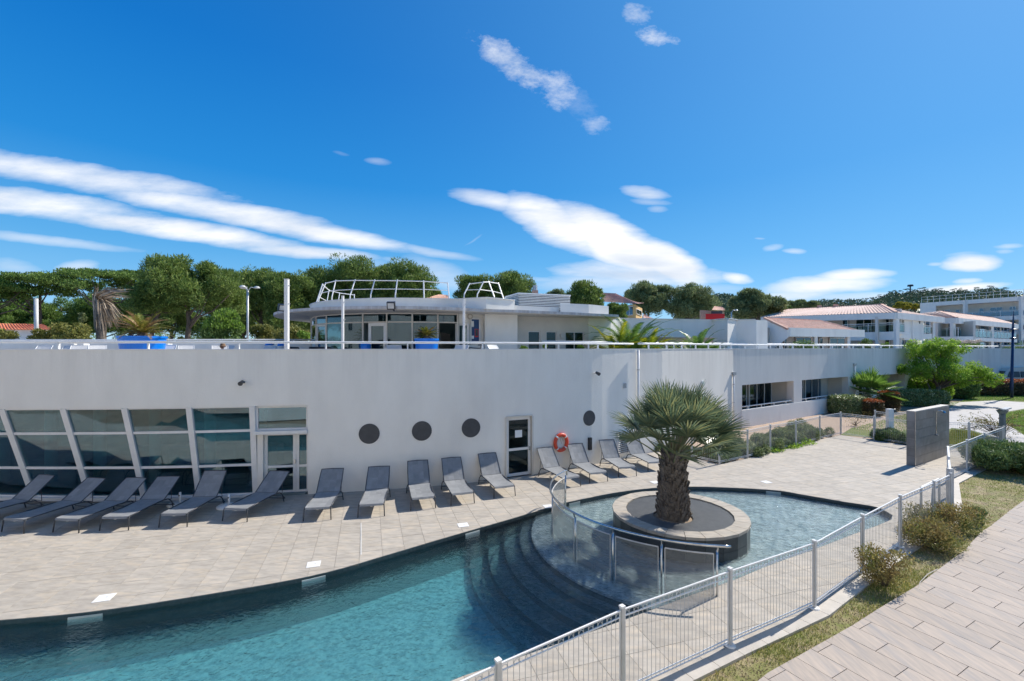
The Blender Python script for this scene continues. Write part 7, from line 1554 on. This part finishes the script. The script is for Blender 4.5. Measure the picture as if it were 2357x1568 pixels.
# leafy tree
tc = P(zu4(1478), zv4(600)); TD = tc.y; tz = lambda zy: ZV(zv4(zy), TD); txx = lambda zx: Q(zu4(zx), TD).x
lt_ = thing('leafy_tree', 'bright green feathery tree with a leaning dark trunk in front of the wing', 'tree', tuple(tc)); k_ = TD / FPX / 3.893
bl = []
for (zx, zy, rw, rh, n) in ((1440, 130, 190, 120, 26), (1600, 110, 230, 110, 26), (1330, 280, 120, 120, 14), (1520, 300, 220, 140, 26), (1760, 300, 190, 130, 24), (1930, 360, 130, 90, 16), (1250, 290, 45, 45, 4), (1720, 400, 120, 50, 7)):
    bl += clumps(txx(zx), TD + random.uniform(-.6, .6), tz(zy), rw * k_, rw * k_ * .9, rh * k_, n, .28, .62, int(zx), bottom=-1, fill=.1)
foliage('crown', 'bright', lt_, bl, 24000, .21, .055, seed=5, up=-.15, shell=.25)
mb = MB(); b0_ = Vector((tc.x, tc.y, -.05)); b1_ = Vector((txx(1530), TD, tz(430))); mb.tube([b0_, b0_.lerp(b1_, .5) + Vector((.05, 0, 0)), b1_], [.20, .16, .14], 10)
mb.tube([b0_ + Vector((.1, .1, 0)), Vector((txx(1470), TD, tz(500))), Vector((txx(1430), TD, tz(410)))], [.09, .07, .05], 8)
q = random.Random(8)
for k in range(42):
    b = bl[q.randrange(len(bl))]; m = b1_.lerp(Vector(b[:3]), .5) + Vector((0, 0, .25)); mb.tube([b1_ + Vector((q.uniform(-.08, .08), 0, q.uniform(-.4, .1))), m, b[:3]], [.065, .035, .012], 5)
mb.build('trunk', M['bark'], lt_, smooth=True)
# bright fan palm
fc = Vector((Q(zu4(905), 34).x, 34.0, 0)); bp_ = thing('small_fan_palm', 'young bright green fan palm with long fan leaves before the patio openings', 'palm', (fc.x, fc.y, 0)); q = random.Random(6)
MB().tube([(fc.x, fc.y, -.05), (fc.x, fc.y, .9)], [.22, .17], 10).build('trunk', M['barkp'], bp_, smooth=True)
for k in range(22):
    t_k = (k + .5) / 22; az = k * 2.399963; el = R(70) * (1 - t_k) + R(16); d0 = Vector((math.cos(az) * math.cos(el), math.sin(az) * math.cos(el), math.sin(el)))
    mb = fan_frond([], [], None, Vector((fc.x, fc.y, .85)), d0, .35 + .3 * t_k, q.uniform(.9, 1.5), q.uniform(.95, 1.2), 26, R(105), .06, k + 300, wseg=.036); mb.build('frond', (M['fan_bright'], M['petiole']), bp_)
# juniper mats behind the garden fence
def mat_of(name, label, pts, w, h, mat, n, seed=1, z0=-.04, ll=.13, lw=.03):
    bl = []; q = random.Random(seed); t = thing(name, label, 'ground cover', (pts[0].x, pts[0].y, z0)); tot = sum((b - a).length for a, b in zip(pts, pts[1:])); m = int(tot / .38)
    for a, b in zip(pts, pts[1:]):
        L = (b - a).length; nn = out_n((b - a).normalized())
        for k in range(max(2, int(L / .2))):
            p = a.lerp(b, q.random()) - nn * q.uniform(.05, w); r = q.uniform(.22, .42); hh_ = h * q.uniform(.5, 1); bl.append((p.x, p.y, z0 + hh_ * .45, r, r, hh_ * .55))
    foliage('sprays', mat, t, bl, n, ll, lw, seed=seed, up=.35, zmin=z0); 
    mb = MB()
    for k in range(30): b = bl[q.randrange(len(bl))]; mb.tube([(b[0] - .2, b[1], z0), (b[0], b[1], b[2]), (b[0] + q.uniform(-.2, .2), b[1], b[2] + b[5] * .8)], [.014, .01, .004], 4)
    tag(mb.build('stems', M['twig'], t), kind='stuff'); return t
GF = fence_garden
mat_of('juniper', 'low dark juniper spreading along the fence corner behind the pool palm', [GF[0] + Vector((-.2, .5, 0)), GF[1].lerp(GF[2], .0) + Vector((0, .3, 0)), GF[2] + Vector((.1, .35, 0)), GF[3] + Vector((-.2, .2, 0))], .9, .5, 'juniper', 14000, 2)
mat_of('juniper', 'grey-green juniper mound behind the middle of the garden fence', [GF[3] + Vector((.2, .1, 0)), GF[4], GF[5]], 1.4, .58, 'juniper_g', 16000, 3)
mat_of('juniper', 'tall grey-green juniper in the far corner of the garden fence', [GF[5] + Vector((0, .1, 0)), GF[6], GF[7] + Vector((-.4, -.2, 0))], 1.7, .78, 'juniper_g', 18000, 4)
fb2 = fence_back; mat_of('juniper', 'dark green juniper along the back fence left of the shower wall', [fb2[0] + Vector((1.0, -.6, 0)), fb2[1], fb2[2] + Vector((.3, -.1, 0))], 1.1, .62, 'juniper', 20000, 5)
mat_of('juniper', 'small weeds creeping onto the deck under the garden fence', [GF[4] + Vector((.1, -.12, 0)), GF[5] + Vector((0, -.15, 0)), GF[6].lerp(GF[5], .3) + Vector((0, -.12, 0))], .18, .3, 'bright', 1800, 6, ll=.09, lw=.03)
# big juniper at right
bush('big_juniper', 'large spreading dark green juniper bush at the right edge beside the fence', 'bush', Q(2352, 17.1).x, 17.1, -.04, 2.0, 1.5, 1.12, 'juniper', 30000, .17, .035, seed=21, nb=60, squash=.6, up=.45)
# bronze shrubs on the strip
bush('bronze_shrub', 'open bronze-leaved shrub on the grass strip nearest the viewer', 'shrub', 7.25, 8.86, -.04, .47, .4, .80, 'brownbush', 3600, .055, .022, seed=31, nb=26, up=.6, stem_mat='bark')
bush('bronze_shrub', 'middle bronze and green shrub leaning over the fence kerb', 'shrub', 9.65, 10.5, -.04, .72, .5, .68, 'brownbush', 6000, .06, .024, seed=32, nb=40, up=.5, stem_mat='bark')
bush('bronze_shrub', 'largest wide bronze shrub of the strip, farthest along the fence', 'shrub', 11.0, 11.6, -.04, .95, .55, .68, 'brownbush', 7500, .06, .024, seed=33, nb=46, up=.5, stem_mat='bark')
bush('green_sprig', 'little bright green sprig at the right foot of the bronze shrubs', 'shrub', 12.25, 12.0, -.04, .30, .3, .42, 'juniper', 1500, .07, .022, seed=34, nb=8)
# bare purple-brown shrub by the path light
bs = thing('bare_shrub', 'sparse purplish shrub with thin bare branches beside the path light', 'shrub', (25.2, 23.6, 0)); mb = MB(); q = random.Random(12); tips = []
for k in range(60):
    a = q.uniform(0, 6.28); L = q.uniform(.7, 1.9); e = Vector((25.0 + math.cos(a) * L * 1.05, 23.6 + math.sin(a) * L * .6, q.uniform(.5, 1.5) - .25 * L)); m = Vector((25.2, 23.6, 0)).lerp(e, .5) + Vector((0, 0, .35)); mb.tube([(25.2, 23.6, 0), m, e], [.016, .01, .004], 4); tips.append((e.x, e.y, e.z, .18, .18, .12)); tips.append((m.x, m.y, m.z, .15, .15, .1))
mb.build('branches', M['twig'], bs); foliage('leaves', 'brownbush', bs, tips, 1500, .07, .04, seed=12, shell=.1)
bush('spiky_plant', 'small yellow-green leafy plant peeping right of the shower wall', 'plant', 20.3, 21.9, 0, .45, .4, 1.15, 'lime', 900, .35, .03, seed=41, nb=6, up=.9)
bush('dry_shrub', 'thin dry leafless shrub in the gravel behind the garden fence', 'shrub', Q(zu4(790), 27).x, 27.0, 0, .9, .5, .9, 'brownbush', 500, .06, .03, seed=42, nb=14)
# ---------------------------------------------------------------- terrace plants
def areca(c, H_, n, mat, label, spread=.9, name='feather_palm', ll=.30):
    t = thing(name, label, 'palm', tuple(c)); q = random.Random(int(c.x * 10))
    for k in range(n):
        az = k * 2.399963; t_ = (k + .5) / n; b = Vector((c.x + math.cos(az) * .25 * t_, c.y + math.sin(az) * .25 * t_, c.z)); el = R(80 - 50 * t_); dr = Vector((math.cos(az) * math.cos(el), math.sin(az) * math.cos(el), math.sin(el))); L = H_ * q.uniform(.95, 1.3)
        mb = MB(); leaflet_frond(b, dr, L, .85 * spread + q.random() * .4, 40, .03, ll, mb, vfold=.05, tip=.3); mb.build('frond', M[mat], t)
areca(Q(1452, 25.5, 3.8), 2.9, 64, 'areca_g', 'big arching feather palm with yellowing leaves, left palm on the right terrace', ll=.42)
areca(Q(1420, 24.8, 3.8), 2.2, 30, 'areca', 'yellowing feather palm clump at the left of the big arching palm', ll=.34)
areca(Q(1492, 25.5, 3.8), 2.2, 30, 'areca', 'golden feather palm clump at the right of the big arching palm', ll=.34)
areca(Q(zu3(1700), 29.5, 3.8), 2.1, 46, 'areca_g', 'dark green feather palm on the terrace before the grey wall', ll=.34)
areca(Q(zu3(1840), 29.5, 3.8), 1.35, 22, 'areca_g', 'smallest feather palm, right of the dark green terrace palm', ll=.3)
for k, (u0, u1, vt, d, mat, lab) in enumerate(((1244, 1262, 795, 21, 'lime', 'small lime plant on the terrace before the set-back windows'), (1322, 1346, 789, 24, 'lime', 'leafy lime potted plant by the pavilion corner'), (1540, 1560, 794, 28, 'lime', 'low green plant between the two feather palms'),
    (1810, 1892, 784, 37.0, 'bushy', 'long low green bush below the tiled lean-to roof'), (1975, 2013, 783, 46, 'bushy', 'dark green shrub before the orange curtain'), (2025, 2050, 785, 47, 'lime', 'yellow-green shrub before the orange curtain'), (2110, 2160, 788, 52, 'bushy', 'green shrub half hidden by the leafy tree'), (2190, 2262, 784, 60, 'bushy', 'flowering green shrub below the right house balcony'), (2300, 2420, 786, 55, 'bushy', 'low green hedge behind the far right wall rail'), (1398, 1420, 790, 23.5, 'areca', 'low golden plant at the left foot of the feather palms'), (1190, 1225, 796, 20.5, 'lime', 'trailing green plant behind the parapet below the first small window'))):
    bpx('terrace_plant', lab, u0, u1, vt, d, mat, 1800 if k < 3 else 3500, base=3.7, seed=50 + k, nb=9 if k < 3 else 20, ll=.13, lw=.06, cat='plant')
t = thing('white_flowers', 'white flowering bush tops below the right house balcony', 'plant', (Q(2225, 59).x, 59, 3.7)); foliage('blossom', 'flower', t, [(Q(2190 + 8 * k, 59).x, 59, ZV(787 - (k % 3) * 1.3, 59), .4, .3, .2) for k in range(9)], 420, .2, .15, seed=9)
# ---------------------------------------------------------------- turf blades, litter
def blades(name, poly_pts, n, mat, h0, h1, w, seed, dens=None, z0=-.035, near=None):
    r = np.random.default_rng(seed); xs = [p[0] for p in poly_pts]; ys = [p[1] for p in poly_pts]; out = []; q = random.Random(seed); tries = 0
    while len(out) < n and tries < n * 30:
        tries += 1; x, y = q.uniform(min(xs), max(xs)), q.uniform(min(ys), max(ys))
        if near and q.random() > min(1, near / max(1, y)) ** 2: continue
        if not inpoly(x, y, poly_pts): continue
        if dens and q.random() > dens(x, y): continue
        out.append((x, y))
    p = np.array(out); m = len(p); az = r.uniform(0, 6.28, m); hh_ = r.uniform(h0, h1, m); lean = r.normal(size=(m, 2)) * hh_[:, None] * .45; W = np.stack([np.cos(az), np.sin(az)], 1) * w
    V = np.zeros((m, 3, 3)); V[:, 0, :2] = p - W; V[:, 1, :2] = p + W; V[:, 2, :2] = p + lean; V[:, :2, 2] = z0; V[:, 2, 2] = z0 + hh_
    return tag(npmesh(name, V.reshape(-1, 3), np.arange(m * 3).reshape(-1, 3), 3, M[mat]), kind='stuff')
nz = lambda x, y, s=1.1, o=0: mnoise.noise(Vector((x * s + o, y * s, .3)))
vis_strip = [p for p in strip]
blades('turf', strip, 52000, 'grassblade', .025, .08, .0055, 1, dens=lambda x, y: max(.03, min(1, .35 + 1.5 * nz(x, y))) * (1 if y < 10 else .6), near=9)
blades('dry_litter', strip, 30000, 'dryblade', .004, .022, .011, 2, dens=lambda x, y: max(.1, min(1, .6 - 1.2 * nz(x, y))), near=9)
lawnp = [(P(*p).x, P(*p).y) for p in ((1960, 985), (2050, 1000), (2110, 985), (2190, 935), (2250, 905), (2290, 897), (2340, 903), (2500, 905), (2500, 925), (2290, 921), (2190, 925))]
blades('lawn_grass', lawnp, 26000, 'lime', .04, .09, .010, 3, z0=-.036)
lawn2 = [(P(*p).x, P(*p).y) for p in ((2357, 943), (2312, 951), (2303, 965), (2357, 999), (2480, 1030), (2480, 945))]
blades('lawn_grass', lawn2, 20000, 'lime', .04, .08, .010, 4, z0=-.036)
lawn3 = [(P(*p).x, P(*p).y) for p in ((2190, 988), (2235, 992), (2290, 1010), (2240, 1030), (2190, 1030), (2175, 1010))]
blades('lawn_grass', lawn3, 16000, 'grassblade', .03, .07, .008, 5, z0=-.036)
# ---------------------------------------------------------------- white loungers and other things on the terrace
wp_ = make_lounger(R(50), mat='sling_w', fr='white', name='terrace_lounger'); first = True
TLG = [(z1u(135), 21, .2, 'leftmost white lounger back on the terrace'), (z1u(368), 22, .1, 'second white terrace lounger from the left'), (z1u(520), 25, -.2, 'third white terrace lounger, farther back, left of the paired pillars'), (z1u(610), 20.5, .5, 'low white terrace lounger left of the paired pillars'), (z1u(880), 20.5, .7, 'tilted white lounger just right of the paired pillars'), (z1u(985), 24.5, -.1, 'white lounger farther back between pillars and blue planter'),
       (z1u(1045), 21.5, 0, 'white lounger directly left of the large blue planter'), (z1u(1378), 16.9, .35, 'white lounger directly before the large blue planter'), (z1u(1705), 21, .6, 'white lounger right of the low pillar beside the planter'), (z1u(1890), 21.5, 0, 'white lounger with upright back left of the hatted person'), (z1u(2245), 21.5, -.2, 'white lounger right of the hatted person'), (zu(65), 23, .1, 'white lounger left of the thickest white pole'),
       (zu(1290), 19.5, .3, 'white lounger before the middle of the glass pavilion'), (zu(1745), 19, -.3, 'white lounger before the open pavilion door'), (zu3(100), 19.5, .9, 'white chair-like lounger before the small set-back windows')]
for u, d, rz, lab in TLG:
    loc = tuple(Q(u, d, TERR + .002)); rz2 = math.pi * .0 + rz
    if first: wp_.location = loc; wp_.rotation_euler = (0, 0, rz2); wp_['label'] = lab; wp_['group'] = 'white loungers on the terrace'; first = False
    else: copy_tree(wp_, loc=loc, rz=rz2, label=lab, group='white loungers on the terrace')
dk = make_lounger(R(42), mat='dark', fr='dark', name='terrace_lounger'); dk.location = tuple(Q(zu(430), 20.5, TERR)); dk.rotation_euler = (0, 0, .7); dk['label'] = 'dark grey lounger left of the glass pavilion front'; dk['group'] = 'dark loungers on the terrace'
copy_tree(dk, loc=tuple(Q(zu(630), 20.8, TERR)), rz=.6, label='dark grey lounger before the left pavilion door', group='dark loungers on the terrace')
copy_tree(dk, loc=tuple(Q(zu(870), 20.2, TERR)), rz=1.0, label='dark grey lounger right of the slim white pole', group='dark loungers on the terrace')
for u, d, lab in ((zu(124), 26, 'blue waste bin on the terrace left of the thickest pole'), (zu(243), 24, 'blue-topped white bin just left of the thickest pole'), (zu(1010), 22.0, 'dark blue bin beside the white pavilion door')):
    p = Q(u, d, TERR); t = thing('waste_bin', lab, 'bin', tuple(p), group='bins on the terrace'); MB().lathe([(.01, TERR), (.20, TERR), (.24, TERR + .95), (.01, TERR + .96)], (p.x, p.y, 0), 18).build('body', M['blue'] if 'topped' not in lab else M['white'], t); MB().lathe([(.25, TERR + .95), (.22, TERR + 1.08), (.01, TERR + 1.12)], (p.x, p.y, 0), 18).build('lid', M['blue'], t)
# bicycle
bc = Q(zu(2035), 21.9, TERR); bi = thing('bicycle', 'black bicycle leaning by the pavilion wall under the blue poster', 'bicycle', tuple(bc)); bx, by, bz = bc
def torus(mb, c, r, rr_, n=26): mb.tube([(c[0] + math.cos(2 * math.pi * k / n) * r, c[1], c[2] + math.sin(2 * math.pi * k / n) * r) for k in range(n)], rr_, 6, closed=True)
for s in (-1, 1):
    c = (bx + s * .56, by, bz + .36); m_ = MB(); torus(m_, c, .33, .028); w_ = m_.build('wheel', M['black'], bi, smooth=True); m_ = MB()
    for k in range(10): a = math.pi * k / 10; m_.tube([(c[0] - math.cos(a) * .32, c[1], c[2] - math.sin(a) * .32), (c[0] + math.cos(a) * .32, c[1], c[2] + math.sin(a) * .32)], .003, 3)
    m_.build('spokes', M['galv'], w_)
m_ = MB(); hd_, st__, bb, ra = (bx - .42, by, bz + .86), (bx + .16, by, bz + .82), (bx + .02, by, bz + .32), (bx + .56, by, bz + .36)
for a_, b_ in ((hd_, st__), (hd_, bb), (st__, bb), (bb, ra), (st__, ra)): m_.tube([a_, b_], .022, 8)
m_.tube([hd_, (bx - .47, by, bz + .72), (bx - .56, by, bz + .36)], .018, 6); m_.tube([(bx - .34, by, bz + .64), (bx - .06, by, bz + .42)], .045, 8); m_.build('frame', M['black'], bi)
m_ = MB(); m_.tube([(bx - .42, by, bz + .86), (bx - .41, by, bz + 1.0), (bx - .36, by, bz + 1.04)], .014, 6); m_.tube([(bx - .30, by - .3, bz + 1.05), (bx - .40, by - .1, bz + 1.03), (bx - .40, by + .1, bz + 1.03), (bx - .30, by + .3, bz + 1.05)], .014, 6); m_.build('handlebar', M['black'], bi)
m_ = MB(); m_.tube([st__, (bx + .19, by, bz + .97)], .014, 6); m_.hexa([Vector((bx + .19 + x, by + y, bz + .97 + z)) for x, y, z in ((-.15, -.03, 0), (.12, -.08, 0), (.12, .08, 0), (-.15, .03, 0), (-.14, -.02, .04), (.12, -.07, .06), (.12, .07, .06), (-.14, .02, .04))]); m_.build('saddle', M['black'], bi)
# person on a lounger: one skinned body, hat and clothes as parts
def person(c, rz):
    t = thing('person', 'person in a brown brimmed hat sitting on a white terrace lounger, only the head showing', 'person', tuple(c), rz)
    M['skin'] = pm('skin', (.50, .30, .21), (.45, .26, .18), 8, .55); M['hat'] = pm('brown_straw', (.22, .13, .07), (.15, .09, .05), 30, .8); M['shirt'] = pm('pale_shirt', (.45, .45, .48), (.38, .38, .42), 5, .85)
    V = [(0, 0, .46), (0, .02, .62), (0, .06, .80), (0, .08, .90), (0, .075, .955), (0, .06, 1.03), (0, .05, 1.10)]; E = [(k, k + 1) for k in range(6)]; Rr = [(.16, .12), (.14, .11), (.155, .11), (.07, .065), (.05, .05), (.085, .095), (.065, .075)]
    def chain(start, pts, rad):
        p = start
        for q, r in zip(pts, rad): V.append(q); Rr.append((r, r)); E.append((p, len(V) - 1)); p = len(V) - 1
    for s in (-1, 1):
        chain(2, [(s * .17, .06, .84), (s * .23, .0, .66), (s * .20, -.20, .58), (s * .18, -.27, .57), (s * .17, -.34, .56)], [.055, .045, .035, .026, .028])
        chain(0, [(s * .10, -.03, .46), (s * .12, -.38, .50), (s * .13, -.78, .44), (s * .13, -.84, .42), (s * .14, -.92, .47)], [.095, .07, .045, .04, .03])
    me = bpy.data.meshes.new('body'); me.from_pydata(V, E, []); o = bpy.data.objects.new('body', me); COL.objects.link(o); o.parent = t; me.materials.append(M['skin'])
    md = o.modifiers.new('skin', 'SKIN'); o.modifiers.new('sub', 'SUBSURF').levels = 2; o.modifiers['sub'].render_levels = 2
    for v, r in zip(me.skin_vertices[0].data, Rr): v.radius = r
    me.skin_vertices[0].data[0].use_root = True
    h = MB(); h.lathe([(.001, 1.20), (.075, 1.19), (.10, 1.15), (.105, 1.09), (.20, 1.065), (.205, 1.055), (.10, 1.07), (.095, 1.05)], (0, .055, 0), 20); h.build('hat', M['hat'], t, local=True, smooth=True)
    s_ = MB(); s_.lathe([(.135, .60), (.15, .70), (.185, .80), (.18, .87), (.09, .915), (.06, .93)], (0, .05, 0), 16); s_.v = [(v[0], .05 + (v[1] - .05) * .72, v[2]) for v in s_.v]; s_.build('shirt', M['shirt'], t, local=True, smooth=True)
    f = MB(); f.tube([(0, -.028, 1.05), (0, -.055, 1.025), (0, -.035, 1.015)], [.012, .018, .012], 6); f.build('nose', M['skin'], t, local=True)
    for s in (-1, 1): e = MB(); e.tube([(s * .032, -.030, 1.048), (s * .032, -.038, 1.048)], [.011, .008], 6); e.build('eye', M['dark'], t, local=True); e = MB(); e.tube([(s * .083, .05, 1.02), (s * .095, .06, 1.05)], [.012, .018], 6); e.build('ear', M['skin'], t, local=True)
    hr_ = MB(); hr_.lathe([(.098, 1.09), (.102, 1.03), (.085, .975)], (0, .075, 0), 14, R(0), R(180)); hr_.build('hair', M['twig'], t, local=True, smooth=True)
    for s in (-1, 1):
        hd = MB(); base = Vector((s * .17, -.34, .56))
        for k in range(4): hd.tube([base + Vector((-.02 + .013 * k, -.02, 0)), base + Vector((-.022 + .014 * k, -.065, -.005)), base + Vector((-.022 + .014 * k, -.09 - .006 * (k in (1, 2)), -.025))], [.008, .008, .006], 5)
        hd.tube([base + Vector((-s * .025, .0, 0)), base + Vector((-s * .045, -.03, -.01)), base + Vector((-s * .04, -.055, -.02))], [.010, .009, .007], 5); hd.build('fingers', M['skin'], t, local=True)
pc_ = Q(516, 21.0, TERR - .125); person(pc_, 2.4)
wl2 = copy_tree(wp_, loc=(pc_.x + .35, pc_.y - .75, TERR + .002), rz=.6, label='white lounger the hatted person sits on', group='white loungers on the terrace')
# camper van behind the red-topped hedge
vx, vy = Q(2360, 48).x, 49.0; vn = thing('camper_van', 'cream-roofed camper van with teal windows parked behind the red-topped hedge', 'van', (vx, vy, 0)); 
prof_ = [(-2.55, .45), (-2.6, 1.1), (-2.35, 1.45), (-1.75, 2.15), (-1.35, 2.45), (0, 2.58), (2.1, 2.55), (2.45, 2.2), (2.5, .45)]
m_ = MB(); n = len(prof_); m_.add([(vx + x, vy - .95 + (0.0 if z < 1.5 else .12), z) for x, z in prof_] + [(vx + x, vy + .95 - (0 if z < 1.5 else .12), z) for x, z in prof_], [tuple(range(n)), tuple(reversed(range(n, 2 * n)))] + [(i, (i + 1) % n, n + (i + 1) % n, n + i) for i in range(n)]); m_.build('body', M['cream'], vn)
for (x0, x1) in ((-1.55, -.5), (-.35, .9), (1.05, 2.1)): m_ = MB(); m_.hexa([Vector(q) for q in ((vx + x0 - (.35 if x0 < -1 else 0), vy - .99, 1.5), (vx + x1, vy - .99, 1.5), (vx + x1, vy - .9, 1.5), (vx + x0, vy - .9, 1.5), (vx + x0, vy - .89, 2.1), (vx + x1, vy - .89, 2.1), (vx + x1, vy - .8, 2.1), (vx + x0, vy - .8, 2.1))]); m_.build('side_window', M['poster'] if False else M['dark'], vn)
m_ = MB(); m_.quad((vx - 2.33, vy - .85, 1.5), (vx - 2.33, vy + .85, 1.5), (vx - 1.79, vy + .75, 2.13), (vx - 1.79, vy - .75, 2.13)); m_.build('windscreen', M['dark'], vn)
for x in (-1.6, 1.6):
    for s in (-1, 1): m_ = MB(); m_.tube([(vx + x, vy + s * .98, .34), (vx + x, vy + s * .78, .34)], .34, 18); w_ = m_.build('wheel', M['black'], vn); m_ = MB(); m_.tube([(vx + x, vy + s * .99, .34), (vx + x, vy + s * .97, .34)], .18, 14); m_.build('hubcap', M['galv'], w_)
# chairs and tables on the near balcony of the left apartment house, as far as they show
for k, zx in enumerate((860, 905, 945)):
    p = ray_on([xyL - nl * 1.0, xyC - nl * 1.0], fx(zx))[0]; t = thing('balcony_chair', ['white balcony chair, left one of three on the left house', 'white balcony chair, middle one of three on the left house', 'white balcony chair, right one of three on the left house'][k], 'chair', (p.x, p.y, Z1), group='chairs on the left house balcony')
    MB().box((p.x, p.y, Z1 + .45), (.5, .5, .05)).build('seat', M['white'], t); MB().box((p.x, p.y + .24, Z1 + .72), (.5, .05, .5)).build('backrest', M['white'], t)
    for a_ in (-1, 1):
        for b_ in (-1, 1): MB().box((p.x + a_ * .22, p.y + b_ * .22, Z1 + .21), (.05, .05, .43)).build('leg', M['white'], t)
# fallen twig, scrap of paper and small weed at the walkway edge
tw = MB(); b = P(2128, 1330, -.02); tw.tube([P(2112, 1368, -.02), P(2118, 1340, .02), P(2135, 1322, .03), P(2158, 1310, 0)], .008, 5); tag(tw.build('fallen_frond', M['kerb']), 'thin bent pale stalk lying on the soil by the shrubs', 'stalk')
# ---------------------------------------------------------------- unseen building the viewer stands in, added to bounce sun onto the pool wall
ho = thing('bounce_building', 'unseen white building with rows of windows behind the viewer, added to bounce sunlight', 'building', (-20, -2, 0))
hx0, hx1, hy, hz = -62.0, 9.0, -1.9, 13.2
xs_, zs_ = [], []; nwx = 16; m_ = MB(); wx = (hx1 - hx0) / nwx
for f in range(4):
    z0 = f * 3.2; m_.box(((hx0 + hx1) / 2, hy - .15, z0 + .45), (hx1 - hx0, .3, .90)); m_.box(((hx0 + hx1) / 2, hy - .15, z0 + 2.78), (hx1 - hx0, .3, .84))
    for k in range(nwx + 1): x = hx0 + k * wx; m_.box((x, hy - .151, z0 + 1.63), (wx - 1.5, .296, 1.456))
m_.box(((hx0 + hx1) / 2, hy - .15, hz - .15), (hx1 - hx0 + .4, .5, .5)); tag(m_.build('wall', M['stucco'], ho), kind='stuff')
for f in range(4):
    for k in range(nwx): x = hx0 + (k + .5) * wx; framed(ho, Vector((x + .75, hy - .05, 0)), Vector((x - .75, hy - .05, 0)), f * 3.2 + .91, f * 3.2 + 2.35, name='window', nv=1, inset=.0)
m_ = MB(); m_.box(((hx0 + hx1) / 2, hy - 4, hz / 2), (hx1 - hx0, 7.2, hz)); m_.build('inner_core', M['interior'], ho)
